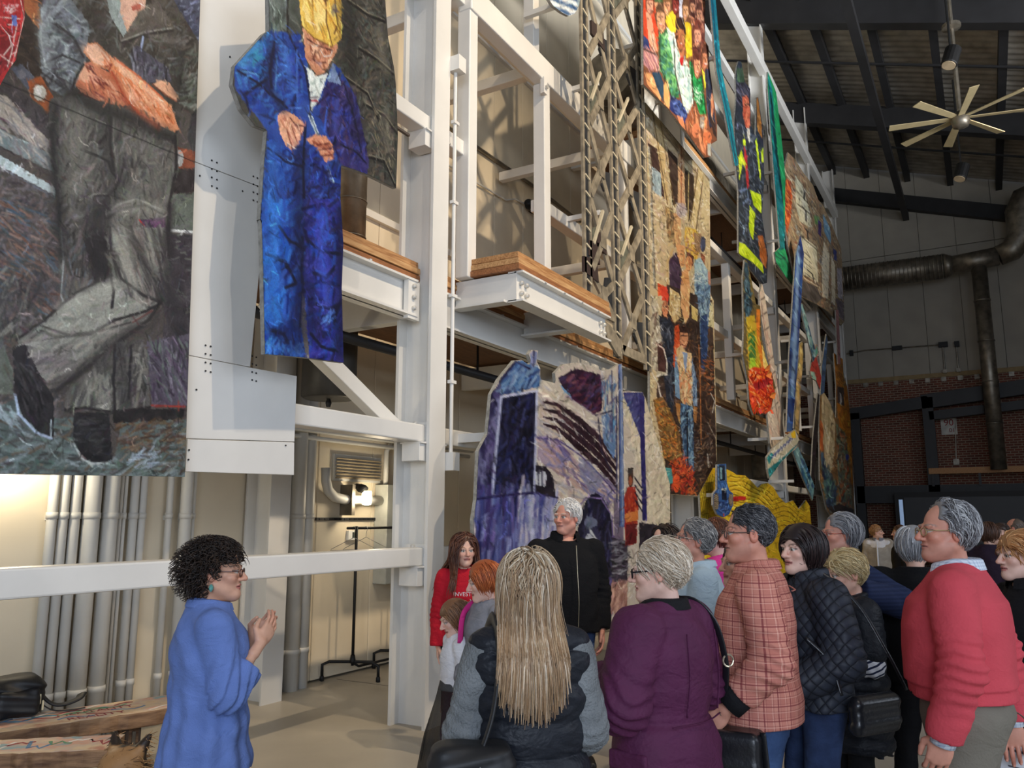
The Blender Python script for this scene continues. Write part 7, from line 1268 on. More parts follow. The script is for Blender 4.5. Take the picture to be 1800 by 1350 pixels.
# ================================================================== the visitors
def pattern_mat(name, fn, rough=0.85, bump=0.15, bscale=150):
    m = bpy.data.materials.new(name); m.use_nodes = True; N, Lk = m.node_tree.nodes, m.node_tree.links; b = N['Principled BSDF']
    tc = N.new('ShaderNodeTexCoord'); sx = N.new('ShaderNodeSeparateXYZ'); Lk.new(tc.outputs['Object'], sx.inputs[0]); MATS[name] = m
    def val(op, a, b_=None, c=None):
        n = N.new('ShaderNodeMath'); n.operation = op
        for i, v in enumerate((a, b_, c)):
            if v is None: continue
            if hasattr(v, 'links'): Lk.new(v, n.inputs[i])
            else: n.inputs[i].default_value = v
        return n.outputs[0]
    def mix(f, c1, c2):
        n = N.new('ShaderNodeMix'); n.data_type = 'RGBA'
        if hasattr(f, 'links'): Lk.new(f, n.inputs[0])
        else: n.inputs[0].default_value = f
        for i, c in ((6, c1), (7, c2)):
            if hasattr(c, 'links'): Lk.new(c, n.inputs[i])
            else: n.inputs[i].default_value = (*lin(c), 1)
        return n.outputs[2]
    out, height = fn(sx.outputs, val, mix); Lk.new(out, b.inputs['Base Color']); b.inputs['Roughness'].default_value = rough; b.inputs['Specular IOR Level'].default_value = .25
    bp = N.new('ShaderNodeBump'); bp.inputs['Strength'].default_value = bump; bp.inputs['Distance'].default_value = .01
    if height is None:
        nz = N.new('ShaderNodeTexNoise'); nz.inputs['Scale'].default_value = bscale; Lk.new(tc.outputs['Object'], nz.inputs[0]); height = nz.outputs['Fac']
    Lk.new(height, bp.inputs['Height']); Lk.new(bp.outputs[0], b.inputs['Normal']); return m
def stripe(val, c, per, width, ph=0.0): return val('LESS_THAN', val('FRACT', val('ADD', val('MULTIPLY', c, 1 / per), ph)), width)
def plaid(base, d1, d2, light, per):
    def fn(o, val, mix):
        u = val('MULTIPLY', val('ARCTAN2', o['Y'], o['X']), .19); v = o['Z']; c = mix(0, base, base)
        c = mix(val('MULTIPLY', stripe(val, u, per, .5), .35), c, d2); c = mix(val('MULTIPLY', stripe(val, v, per, .5), .35), c, d2)
        for q in (u, v):
            c = mix(val('MULTIPLY', stripe(val, q, per, .09, .2), .75), c, d1); c = mix(val('MULTIPLY', stripe(val, q, per / 2, .07), .45), c, d1); c = mix(val('MULTIPLY', stripe(val, q, per, .05, .6), .5), c, light)
        return c, None
    return fn
PLAID = pattern_mat('orange_plaid', plaid((204, 140, 122), (122, 46, 54), (172, 98, 88), (232, 184, 164), .052))
PLAIDN = pattern_mat('navy_plaid', plaid((60, 74, 96), (20, 24, 36), (36, 44, 66), (190, 200, 210), .06))
STRIPES = pattern_mat('white_navy_stripes', lambda o, val, mix: (mix(stripe(val, val('ADD', o['Z'], val('MULTIPLY', o['Y'], .45)), .034, .36), (220, 222, 228), (34, 42, 70)), None))
GING = pattern_mat('pale_check', lambda o, val, mix: (mix(val('MULTIPLY', val('ADD', stripe(val, o['X'], .012, .3), stripe(val, o['Z'], .012, .3)), .35), (214, 222, 232), (120, 140, 176)), None))
def quilt(o, val, mix):
    a = val('ABSOLUTE', val('SINE', val('MULTIPLY', val('ADD', val('ADD', o['X'], val('MULTIPLY', o['Y'], .7)), o['Z']), 52.0))); b = val('ABSOLUTE', val('SINE', val('MULTIPLY', val('SUBTRACT', val('ADD', o['X'], val('MULTIPLY', o['Y'], .7)), o['Z']), 52.0)))
    h = val('POWER', val('MULTIPLY', a, b), .4); return mix(h, (20, 22, 28), (46, 50, 60)), h
QUILT = pattern_mat('black_quilt', quilt, .55, .6)
def knit(o, val, mix): return mix(val('MULTIPLY', stripe(val, o['Z'], .02, .5), .4), (34, 44, 74), (50, 62, 98)), None
KNIT = pattern_mat('navy_knit', knit)
DENIM = cloth('denim', (64, 88, 128), var=.16, bump=.2, dark=(40, 58, 92)); DENIM2 = cloth('dark_denim', (46, 62, 96), var=.16, dark=(28, 38, 64)); BLK = cloth('black', (22, 22, 25), var=.1); LINEN = cloth('blue_linen', (100, 124, 184), var=.07, bump=.35, bscale=220)
RED = cloth('red_fleece', (186, 26, 44)); GREY = cloth('grey_melange', (126, 128, 136), var=.18, bscale=400); WHITE = cloth('white_cotton', (222, 222, 226), var=.03); FLEECE = cloth('grey_teddy_fleece', (118, 122, 124), var=.16, bump=.9, bscale=110); PUFF = cloth('black_puffer', (30, 33, 40), rough=.5, bump=.3, bscale=60)
PURP = cloth('plum_cotton', (82, 34, 66), rough=.7, var=.08, bump=.3, bscale=70); LBLUE = cloth('light_blue_cotton', (176, 198, 212), var=.04); PINK = cloth('pink_fleece', (214, 62, 150)); CORAL = cloth('coral_sweatshirt', (200, 74, 84), var=.05, bump=.25, bscale=90, crease=.16); KHAKI = cloth('khaki_twill', (122, 116, 104), var=.05); BEIGE = cloth('beige_wool', (166, 158, 146)); MAROON = cloth('maroon_knit', (112, 20, 52)); PLUMD = cloth('dark_violet', (44, 32, 48)); NAVY = cloth('navy_jersey', (52, 64, 116)); WOOLB = cloth('black_wool', (18, 18, 20), rough=.95, bump=.4, bscale=200)
LEATH = mat('black_leather', (26, 27, 31), .32, var=.1, bump=.15, bscale=60); NYLON = mat('black_nylon', (18, 19, 22), .55, var=.1); BRASS = mat('buckle_metal', (206, 196, 170), .3, metal=.8); TULLE = mat('black_tulle', (16, 15, 18), .7, alpha=.72)
FAIR, PALE, TAN, RUDDY = (218, 172, 150), (226, 186, 168), (204, 156, 130), (206, 146, 124)
def strap(I, pts, w, m=NYLON, n='strap'):
    P_ = [Vector(p) for p in pts]; q = []
    for i in range(len(P_) - 1):           # smooth resampling
        p0, p1, p2, p3 = P_[max(0, i - 1)], P_[i], P_[i + 1], P_[min(len(P_) - 1, i + 2)]
        for t in np.linspace(0, 1, 7)[:-1]: q.append(.5 * ((2 * p1) + (p2 - p0) * t + (2 * p0 - 5 * p1 + 4 * p2 - p3) * t * t + (3 * p1 - p0 - 3 * p2 + p3) * t ** 3))
    q.append(P_[-1]); return MB().tube(q, w, 8, flat=.32).build(n, m, (I['gar'][-1] if n in ('yoke_seam', 'zip', 'back_seam', 'waist_cord', 'open_front') else I['ob']) if isinstance(I, dict) else I, smooth=True)
def rbox(name, m, parent, c, r, rad=.03, h=.008, fold=.004, rot=0.0):
    f = Field(-np.array(r) - .02, np.array(r) + .02, h); X, Y, Z = f.x, f.y, f.z
    d = [np.maximum(np.abs(v) - (q - rad), 0) for v, q in ((X, r[0]), (Y, r[1]), (Z, r[2]))]; f.V = np.sqrt(d[0] ** 2 + d[1] ** 2 + d[2] ** 2) - rad + fold * sn(26 * X + 9 * sn(14 * Z)) * sn(22 * Z)
    P_, Q_ = f.mesh(); P_ = rotz(P_, rot) + np.array(c); me = fastmesh(name, P_, Q_, None, True); me.materials.append(m); o = bpy.data.objects.new(name, me); C.objects.link(o); o.parent = parent; return o
def carried(name, label, cat, I):
    """a thing worn or held: its own top-level object that shares the person's place and heading"""
    e = empty(name, label, cat, tuple(I['ob'].location), rz=I['ob'].rotation_euler.z); e.scale = I['ob'].scale; return e

# --- guide in the blue linen tunic
g = person('woman in blue linen tunic speaking with hands clasped, dark curly hair', 384, 936, 3.45, -62, hphi=-82, female=True, skin=TAN, seed=2, hcrown=.05, hres=.0038, girth=1.08, sex=1.04,
    hairspec=dict(style='curly', cols=[(44, 32, 26), (34, 24, 20), (62, 46, 36), (26, 20, 18)], n=850, length=.062, w=.0034, hairline=.055, low=-.085), glasses=((70, 40, 34), .0026),
    head=dict(lips=(170, 90, 86), brow=(60, 44, 36), age=1, hres=None) if False else dict(lips=(170, 90, 86), brow=(60, 44, 36), age=1),
    arms=dict(R=((.14, .20, -1), (-.36, .50, .62)), L=((-.14, .20, -1), (.36, .54, .62))), sleeve_end=(.55, .55), palm=dict(R=(1, .3, -.2), L=(-1, .3, -.2)), curl=(.28, .28),
    cloths=(dict(m=LINEN, hem=.76, e=.036, flare=.022, name='tunic', h=.008, fold=.007, efold=.010, drape=.006, cuffr=.05, se=.026, collar=(LINEN, .02)),), trousers=dict(m=BLK))
MB().lathe([(.002, -.032), (.009, -.022), (.010, -.01), (.003, 0)], tuple(np.array([.083, -.012, -.048]) @ g['M'].T + g['hc']), 10).build('earring', mat('teal_stone', (90, 150, 140), .3), g['ob'])

# --- three girls
I = person('teenage girl in red sweatshirt with long wavy brown hair', 817, 936, 6.2, 178, hphi=-162, female=True, skin=FAIR, seed=3, hcrown=.025, sex=.95, girth=.9,
    hairspec=dict(style='long', cols=[(92, 54, 40), (72, 42, 32), (112, 70, 50)], n=1300, length=.42, w=.0055, vol=.03, hairline=.06, wave=.95, spread=1.5), cloths=(dict(m=RED, hem=.82, e=.03, name='sweatshirt', rib=True),), trousers=dict(m=BLK))
text('INVEST', .045, WHITE, I['gar'][0], (0, .158, 1.25), (PI / 2, 0, PI), 'chest_print', .001)
for sd in (-1, 1):
    for k in range(4): MB().tube([(sd * .012, .163, 1.06 + k * .02), (sd * (.03 + .008 * k), .163, 1.09 + k * .028), (sd * (.055 + .004 * k), .160, 1.10 + k * .034), (sd * (.05 + .004 * k), .160, 1.125 + k * .03)], .006, 6, flat=.5).build('chest_print', WHITE, I['gar'][0])
I = person('red-haired girl in grey sweater with bowed head', 853, 984, 5.0, 128, hphi=100, pitch=-14, female=True, skin=PALE, seed=4, hcrown=.025, sex=.9, girth=.88,
    hairspec=dict(style='long', cols=[(176, 92, 48), (150, 74, 38), (200, 116, 66)], n=1100, length=.20, w=.0046, vol=.02, hairline=.066), arms=dict(L=((-.1, .1, -1), (.45, .55, -.75)), R=((.1, .1, -1), (-.45, .55, -.75))), cloths=(dict(m=GREY, hem=.86, e=.024, name='sweater'),), trousers=dict(m=BLK))
strap(I, [(.10, -.13, 1.25), (.11, -.05, 1.43), (.115, .10, 1.36), (.12, .13, 1.15)], .022, cloth('magenta_strap', (206, 50, 130)), 'backpack_strap')
I = person('small girl in white top and black tulle skirt', 801, 1056, 5.15, 112, hphi=112, pitch=-22, female=True, skin=PALE, seed=5, hcrown=.02, sex=.9, girth=.92, hs=.92, shoes=(90, 30, 50),
    hairspec=dict(style='long', cols=[(128, 92, 66), (104, 74, 54), (150, 112, 82)], n=1000, length=.24, w=.0046, vol=.02, hairline=.075), sleeve_end=(.02, .02), cloths=(dict(m=WHITE, hem=.98, e=.02, name='top', se=.03),), trousers=dict(m=MAROON, cuff=.05))
f = Field((-.36, -.36, .30), (.36, .36, 1.08), .014); f.add(f.stack([(.30, 0, 0, .33, .31), (.62, 0, 0, .27, .25), (.9, 0, 0, .195, .165), (1.06, 0, 0, .155, .125)])); f.V += .014 * sn(13 * np.arctan2(f.y, f.x)) * np.clip((1.0 - f.z) / .5, 0, 1); f.V = np.maximum(f.V, f.z - 1.06); f.V = np.maximum(f.V, .34 - f.z + .05 * sn(3 * np.arctan2(f.y, f.x)))
P_, Q_ = f.mesh(); I['child']('tulle_skirt', P_, Q_, TULLE)

# --- man in black jacket before the truck
I = person('white-haired man in black zip jacket standing before the painted truck', 994, 871, 6.0, 196, hphi=142, skin=RUDDY, seed=6, hcrown=.03, girth=1.14, sex=1.05,
    hairspec=dict(style='back', cols=[(226, 222, 214), (206, 200, 192), (236, 232, 226)], n=750, length=.085, w=.0042, vol=.022, hairline=.055, low=-.075), head=dict(age=1, brow=(190, 180, 170)),
    arms=dict(L=((-.2, -.08, -1), (.08, .28, -1)), R=((.22, -.08, -1), (-.05, .28, -1))), cloths=(dict(m=WOOLB, hem=.84, e=.028, se=.022, name='jacket', bulk=1.1, belly=.02, collar=(WOOLB, .04), collar_gap=.5, neck=1.44),), trousers=dict(m=DENIM, ease=.006))
strap(I, [(0, .196, 1.40), (0, .216, 1.2), (0, .232, 1.05), (0, .215, .88)], .006, BRASS, 'zip')

# --- woman in the puffer vest, seen from behind
I = person('woman in black puffer vest with long streaked blonde hair, from behind', 928, 957, 2.8, 8, hphi=4, pitch=6, female=True, skin=FAIR, seed=7, hcrown=.03, girth=.96, sex=.92, hands=(False, False),
    hairspec=dict(style='long', cols=[(206, 192, 166), (168, 150, 124), (224, 214, 194), (186, 164, 132), (136, 118, 98), (150, 126, 100)], n=2800, length=.315, w=.0036, vol=.026, hairline=.06, tip=(176, 136, 96), wave=.75, spread=.5),
    arms=dict(L=((-.26, .02, -1), (.2, .75, -.35)), R=((.20, .02, -1), (-.15, .75, -.45))), cloths=(dict(m=FLEECE, hem=1.0, e=.004, se=.022, name='fleece_sleeves', bulk=1.15, h=.011), dict(m=PUFF, hem=.80, e=.036, name='puffer_vest', vest=True, puff=.016, baffle=.115, h=.008, fold=.003, neck=1.475)), trousers=dict(m=BLK))
t = lambda p: tuple(np.array(p) @ I['M'].T + I['hc'])
MB().tube([t((-.095, .0, .02)), t((-.09, .03, .085)), t((0, .045, .128)), t((.09, .03, .085)), t((.095, .0, .02))], .004, 6).build('sunglasses_on_head', M_BLACK, I['ob'], smooth=True)
bg = carried('sling_backpack', 'black sling backpack with grey cord on the puffer vest woman', 'backpack', I)
rbox('pack_body', NYLON, bg, (-.22, -.20, .86), (.14, .09, .25), .06)
strap(bg, [(-.20, -.22, 1.06), (-.15, -.205, 1.2), (-.125, -.15, 1.38), (-.13, -.02, 1.475), (-.14, .1, 1.42)], .024, NYLON, 'shoulder_strap'); strap(bg, [(-.30, -.3, 1.05), (-.22, -.3, .95), (-.26, -.305, .85), (-.2, -.3, .72), (-.18, -.3, .6)], .005, mat('grey_cord', (150, 152, 156), .6), 'cord'); strap(bg, [(-.2, -.3, 1.06), (-.26, -.3, .95), (-.2, -.305, .84), (-.25, -.3, .7)], .005, MATS['grey_cord'], 'cord')

# --- woman in the plum parka
I = person('woman in plum parka with short white-blonde hair and glasses', 1158, 938, 3.2, 46, hphi=76, pitch=-4, female=True, skin=PALE, seed=8, hcrown=.03, girth=1.1, sex=1.1, hres=.0038, hands=(False, False), glasses=((24, 26, 34), .0034),
    hairspec=dict(style='short', cols=[(222, 206, 184), (202, 184, 160), (232, 222, 206), (186, 166, 142)], n=1900, length=.11, w=.0032, vol=.024, hairline=.062, low=-.095, back=(0, -.2, -.3)), head=dict(age=1, brow=(190, 170, 150), lips=(180, 110, 104)),
    arms=dict(L=((-.36, .05, -1), (.55, .75, .12)), R=((.34, .05, -1), (-.5, .8, .05))), cloths=(dict(m=PURP, hem=.80, e=.05, name='parka', bulk=1.1, h=.008, cinch=.012, flare=.012, hipw=.015, fold=.006, efold=.010, waistband=1.03, collar=(BLK, .03), collar_gap=.5),), trousers=dict(m=DENIM2))
MB().lathe([(.004, -.004), (.004, .004)], tuple(np.array([-.084, -.01, -.042]) @ I['M'].T + I['hc']), 8).build('earring', BRASS, I['ob'])
for sd in (-1, 1): strap(I, [(sd * .10, -.18, 1.36), (sd * .105, -.19, 1.2), (sd * .11, -.175, 1.06)], .004, PURP, 'back_seam')
strap(I, [(-.17, -.15, 1.03), (0, -.186, 1.03), (.17, -.15, 1.03)], .005, PURP, 'waist_cord'); rbox('pocket_flap', PURP, I['ob'], (-.245, .0, .90), (.012, .085, .035), .01, .006, 0)
bg = carried('handbag', 'black shoulder bag with gold buckles hanging at the plum parka', 'bag', I)
rbox('bag_body', LEATH, bg, (.34, -.05, .74), (.075, .17, .19), .03, .008, .003, .3); strap(bg, [(.335, -.06, .95), (.30, -.1, 1.08), (.245, -.14, 1.22), (.20, -.12, 1.38), (.17, -.03, 1.46), (.17, .08, 1.40), (.25, .12, 1.1), (.33, .06, .94)], .016, LEATH, 'shoulder_strap')
for p in ((.248, -.152, 1.22), (.322, -.085, 1.0)): MB().tube([(p[0] + .02 * math.cos(a), p[1] - .012 * math.cos(a), p[2] + .024 * math.sin(a)) for a in np.linspace(0, 2 * PI, 13)], .004, 6).build('buckle', BRASS, bg)
strap(bg, [(.38, -.22, .93), (.39, -.225, .8), (.40, -.23, .62)], .014, LEATH, 'front_strap'); MB().tube([(.42, -.12, .88), (.422, -.122, .84)], .006, 6).build('zip_pull', BRASS, bg)

# --- group behind the parka
person('dark curly-haired woman half hidden behind the parka woman', 1168, 917, 6.0, 120, female=True, skin=FAIR, seed=9, hcrown=.03, head=dict(brow=(50, 36, 30)), hairspec=dict(style='long', cols=[(40, 28, 24), (56, 40, 34), (30, 22, 20)], n=700, length=.2, w=.005, vol=.03, hairline=.05, wave=.6), cloths=(dict(m=BLK, hem=.85, e=.025, name='sweater', h=.013),), trousers=dict(m=BLK))
person('grey-haired man in light blue shirt and wire glasses looking up', 1220, 904, 4.75, 84, hphi=92, pitch=10, skin=RUDDY, seed=10, hcrown=.03, girth=1.12, glasses=((120, 116, 112), .0022), hands=(True, True),
    hairspec=dict(style='short', cols=[(150, 148, 146), (120, 118, 118), (176, 174, 170), (96, 94, 94)], n=1500, length=.075, w=.0034, vol=.02, hairline=.058, low=-.07), head=dict(age=1, brow=(130, 120, 112)), arms=dict(L=((-.15, .1, -1), (.4, .8, .1)), R=((.15, .1, -1), (-.4, .8, .1))), cloths=(dict(m=LBLUE, hem=.95, e=.028, name='shirt', h=.011, belly=.02, collar=(LBLUE, .02)),), trousers=dict(m=KHAKI))
I = person('woman in bright pink hoodie with brown hair tied back', 1256, 905, 5.4, 66, hphi=62, female=True, skin=PALE, seed=11, hcrown=.025, sex=1.05, girth=1.05, hairspec=dict(style='back', cols=[(96, 58, 44), (76, 46, 36), (120, 76, 56)], n=900, length=.13, w=.0042, vol=.014, hairline=.055, low=-.06), cloths=(dict(m=PINK, hem=.82, e=.035, name='hoodie', h=.012),), trousers=dict(m=DENIM))
f = Field((-.17, -.24, 1.27), (.17, .1, 1.52), .010); f.add(f.ell((0, -.10, 1.40), (.13, .10, .075))); f.sub(f.ell((0, -.02, 1.46), (.085, .09, .09)), .02); P_, Q_ = f.mesh(); I['child']('hood', P_, Q_, PINK)
person('person in navy plaid jacket over blue shirt, hidden behind the plaid shirt man', 1303, 944, 4.15, 100, female=True, skin=FAIR, seed=12, hcrown=.02, hairspec=dict(style='short', cols=[(96, 80, 70), (76, 62, 54)], n=800, length=.09, w=.004, vol=.02), arms=dict(L=((-.12, .2, -1), (.4, .8, -.35)), R=((.12, .2, -1), (-.4, .8, -.35))), cloths=(dict(m=NAVY, hem=.92, e=.022, name='shirt', h=.012), dict(m=PLAIDN, hem=.88, e=.032, name='plaid_jacket', h=.012, neck=1.40)), trousers=dict(m=DENIM))

# --- man in the plaid shirt
I = person('man in orange plaid shirt and jeans with short dark grey hair', 1316, 880, 3.6, 74, hphi=84, skin=RUDDY, seed=13, hcrown=.02, girth=1.03, sex=1.0, hres=.0038, hands=(True, True), glasses=((96, 84, 78), .0022),
    hairspec=dict(style='short', cols=[(56, 56, 60), (40, 40, 44), (84, 84, 88), (110, 110, 112)], n=2000, length=.045, w=.0030, vol=.013, hairline=.056, low=-.07), head=dict(age=1, brow=(60, 50, 46)),
    arms=dict(L=((-.34, -.16, -1), (.04, .66, -.66)), R=((.2, .05, -1), (-.2, .6, -.8))), sleeve_end=(.72, .80), cloths=(dict(m=PLAID, hem=.84, e=.036, name='plaid_shirt', h=.008, se=.03, fold=.004, efold=.009, bulk=1.05, belly=.015, flare=.006, collar=(PLAID, .026)),), trousers=dict(m=DENIM, ease=.004))
El, Wr = I['el'][0][1], I['el'][0][2]; a_ = El + (Wr - El) * .66; b_ = El + (Wr - El) * .97; MB().tube([tuple(a_), tuple(b_)], [.060, .056], 16).build('black_cuff', BLK, I['ob'], smooth=True)
strap(I, [(-.14, -.15, 1.36), (0, -.166, 1.355), (.14, -.15, 1.36)], .005, PLAID, 'yoke_seam')

# --- woman in the quilted jacket with leather bag
I = person('dark-haired woman in black quilted jacket and jeans', 1409, 912, 4.0, 98, hphi=112, female=True, skin=PALE, seed=14, hcrown=.03, girth=1.08, sex=1.08, hres=.0048, hands=(False, False), head=dict(brow=(54, 40, 36), lips=(176, 96, 92)),
    hairspec=dict(style='long', cols=[(44, 32, 32), (32, 24, 24), (60, 44, 42)], n=1800, length=.215, w=.0042, vol=.026, hairline=.074, part=-.015), arms=dict(L=((-.3, -.05, -1), (.25, .75, -.45)), R=((.3, -.05, -1), (-.25, .75, -.45))), cloths=(dict(m=QUILT, hem=.86, e=.042, name='quilted_jacket', h=.009, bulk=1.15, collar=(QUILT, .045), collar_gap=.4),), trousers=dict(m=DENIM2, ease=.004))
bg = carried('leather_bag', 'black leather crossbody bag at the quilted jacket woman\'s hip', 'bag', I)
rbox('bag_body', LEATH, bg, (-.265, -.16, .865), (.034, .15, .09), .03, .008, .006, .35); strap(bg, [(-.30, -.30, .97), (-.28, -.22, 1.15), (-.18, -.14, 1.36), (-.05, .0, 1.49), (.08, .12, 1.36)], .008, LEATH, 'crossbody_strap'); strap(bg, [(-.33, .03, .96), (-.30, .06, 1.1), (-.24, .14, 1.2)], .008, LEATH, 'crossbody_strap')

# --- couple at the right of the group
I = person('man with long grey hair and navy sweater embracing the blonde woman', 1476, 896, 4.95, 84, hphi=92, skin=RUDDY, seed=15, hcrown=.025, glasses=((150, 70, 60), .0024), head=dict(age=1, brow=(110, 104, 100)), hands=(True, False), curl=(.55, .3),
    hairspec=dict(style='back', cols=[(140, 140, 142), (110, 110, 114), (166, 166, 168), (90, 90, 94)], n=1100, length=.22, w=.004, vol=.018, hairline=.055, low=-.08), arms=dict(L=((-.66, -.55, -.5), (-.3, .8, .22)), R=((.3, .1, -1), (.1, .3, -1))), palm=dict(L=(-.6, -.1, .8)), cloths=(dict(m=KNIT, hem=.84, e=.03, name='sweater', h=.012, bulk=1.1),), trousers=dict(m=DENIM))
I = person('woman with short blonde hair in black puffer coat with striped sleeves', 1484, 961, 4.45, 90, hphi=100, pitch=-10, female=True, skin=FAIR, seed=16, hcrown=.035, girth=1.08, sex=1.02, head=dict(brow=(150, 120, 90)), hands=(False, False),
    hairspec=dict(style='short', cols=[(214, 190, 140), (186, 160, 112), (228, 210, 166)], n=1500, length=.10, w=.0036, vol=.026, hairline=.068, low=-.085), arms=dict(L=((-.22, .0, -1), (.3, .8, .1)), R=((.2, .1, -1), (-.3, .8, .1))), cloths=(dict(m=STRIPES, hem=1.0, e=.006, se=.02, name='striped_shirt', h=.011, bulk=1.1), dict(m=PUFF, hem=.60, e=.04, name='puffer_coat', ends=(-.25, -.25), bulk=1.2, puff=.016, baffle=.085, h=.010, fold=.003)), trousers=dict(m=BLK))
I = person('white-haired person in black coat seen from behind beside the coral sweatshirt', 1603, 918, 4.7, -28, female=True, skin=FAIR, seed=17, hcrown=.025, girth=1.08, sex=1.15, hands=(True, True), hairspec=dict(style='long', cols=[(176, 176, 178), (150, 150, 154), (198, 198, 198)], n=1100, length=.16, w=.004, vol=.022, hairline=.05), cloths=(dict(m=WOOLB, hem=.84, e=.05, name='coat', h=.012, bulk=1.2, flare=.02),), trousers=dict(m=BLK), legs=dict(L=(-.12, .02, -.16, -.05), R=(.10, .03, .105, -.02)))
bg = carried('shoulder_pouch', 'dark olive shoulder pouch hanging at the black coat', 'bag', I); rbox('pouch_body', cloth('dark_olive', (52, 44, 36)), bg, (-.25, .02, .82), (.07, .13, .15), .05); strap(bg, [(-.25, .02, .97), (-.22, .0, 1.2), (-.15, -.01, 1.46)], .012, MATS['cloth_dark_olive'], 'pouch_strap')

# --- man in the coral sweatshirt
I = person('grey-haired man in coral sweatshirt and khaki trousers holding papers', 1661, 867, 3.4, 56, hphi=86, pitch=2, skin=RUDDY, seed=18, hcrown=.035, girth=1.17, sex=1.08, hres=.0038, glasses=((170, 150, 110), .0024), curl=(.5, .5),
    hairspec=dict(style='back', cols=[(150, 150, 152), (120, 120, 124), (180, 180, 180), (100, 98, 100)], n=1900, length=.10, w=.0034, vol=.022, hairline=.035, low=-.075, wave=.5, bald=.03), head=dict(age=1, brow=(140, 132, 126), jaw=1.06),
    arms=dict(L=((-.34, -.08, -1), (.06, .32, -1)), R=((.02, -.42, -1), (.0, -.05, -1))), palm=dict(L=(-1, -.2, .1), R=(1, .1, .2)), cloths=(dict(m=CORAL, hem=.955, e=.048, name='sweatshirt', h=.008, se=.024, bulk=1.12, belly=.012, rib=True, fold=.004, efold=.009, collar=(GING, .03), collar_gap=.5),), trousers=dict(m=KHAKI, ease=.018, top=1.02), thick=1.08)
for i in (0, 1):
    Wr, fd = I['el'][i][2], I['el'][i][3]; MB().tube([tuple(Wr - fd * .01), tuple(Wr + fd * .035)], .043, 16).build('shirt_cuff', GING, I['ob'], smooth=True)
strap(I, [(-.03, -.20, .885), (.06, -.195, .89), (.14, -.165, .895)], .004, KHAKI, 'back_pocket_seam')
Wr, fd = I['el'][1][2], I['el'][1][3]
pp = carried('printed_papers', 'white printed papers held by the coral sweatshirt man', 'paper', I)
M_PAPER = mat('paper', (222, 222, 226), .7, var=.02)
c0 = Wr + fd * .13
MB().add([(c0[0] - .02, c0[1] - .10, c0[2] + .03), (c0[0] + .02, c0[1] + .12, c0[2] + .05), (c0[0] + .05, c0[1] + .16, c0[2] - .27), (c0[0] + .0, c0[1] - .07, c0[2] - .29)] + [(c0[0] - .015 - .005, c0[1] - .10, c0[2] + .03), (c0[0] + .015, c0[1] + .12, c0[2] + .05), (c0[0] + .045, c0[1] + .16, c0[2] - .27), (c0[0] - .005, c0[1] - .07, c0[2] - .29)], [(0, 1, 2, 3), (7, 6, 5, 4), (0, 4, 5, 1), (1, 5, 6, 2), (2, 6, 7, 3), (3, 7, 4, 0)]).build('sheet', M_PAPER, pp)
def sheet_pt(u, v): return np.array([c0[0] - .024 + .04 * u + .02 * v, c0[1] - .10 + .22 * u + .035 * v, c0[2] + .03 + .02 * u - .32 * v])
for (u0, u1, v0, v1, mt) in ((.1, .7, .62, .9, mat('print_photo', (70, 78, 96), .6, var=.6, scale=60)), (.1, .6, .1, .13, mat('print_ink', (90, 90, 96), .7)), (.1, .8, .3, .32, MATS['print_ink']), (.1, .75, .36, .38, MATS['print_ink']), (.1, .8, .42, .44, MATS['print_ink'])):
    MB().add([tuple(sheet_pt(u, v)) for u, v in ((u0, v0), (u1, v0), (u1, v1), (u0, v1))], [(3, 2, 1, 0)]).build('print', mt, pp)

person('strawberry-blonde woman in black at the picture edge behind the coral sweatshirt', 1790, 925, 4.05, 88, hphi=92, female=True, skin=PALE, seed=19, hcrown=.03, hres=.005, head=dict(lips=(190, 104, 100), brow=(150, 110, 80)), hands=(False, False), hairspec=dict(style='short', cols=[(206, 150, 96), (180, 124, 76), (222, 172, 120)], n=1400, length=.12, w=.0036, vol=.026, hairline=.07, low=-.09), cloths=(dict(m=BLK, hem=.85, e=.03, name='coat', h=.012, collar=(BLK, .04)),), trousers=dict(m=BLK))

# --- far visitors
I = person('distant woman in long beige coat standing by the brick wall', 1541, 921, 14.5, 150, hphi=-120, female=True, skin=FAIR, seed=20, hcrown=.03, hres=.008, hairspec=dict(style='short', cols=[(176, 130, 84), (150, 106, 66)], n=300, length=.09, w=.007, vol=.025), hands=(False, False), cloths=(dict(m=WHITE, hem=.9, e=.02, name='sweater', h=.02, collar=(GREY, .05)), dict(m=BEIGE, hem=.55, e=.055, name='long_coat', h=.018, neck=1.42, vneck=2.5, flare=.03)), trousers=dict(m=BLK))
strap(I, [(0, .192, 1.4), (0, .212, 1.2), (0, .22, 1.0), (0, .212, .75)], .05, WHITE, 'open_front')
person('distant visitor in dark clothes beside the beige coat', 1580, 921, 13.0, 80, female=True, skin=TAN, seed=21, hcrown=.03, hres=.008, hairspec=dict(style='short', cols=[(96, 66, 46), (76, 52, 38)], n=300, length=.09, w=.007, vol=.02), hands=(False, False), cloths=(dict(m=BLK, hem=.8, e=.035, name='jacket', h=.02),), trousers=dict(m=BLK))
person('distant woman in dark violet sweater with brown hair', 1737, 913, 8.6, -62, hphi=-78, female=True, skin=FAIR, seed=22, hcrown=.03, hres=.007, girth=1.1, hairspec=dict(style='long', cols=[(92, 62, 46), (74, 50, 38)], n=500, length=.18, w=.006, vol=.025), hands=(False, False), cloths=(dict(m=PLUMD, hem=.8, e=.035, name='sweater', h=.016),), trousers=dict(m=BLK))
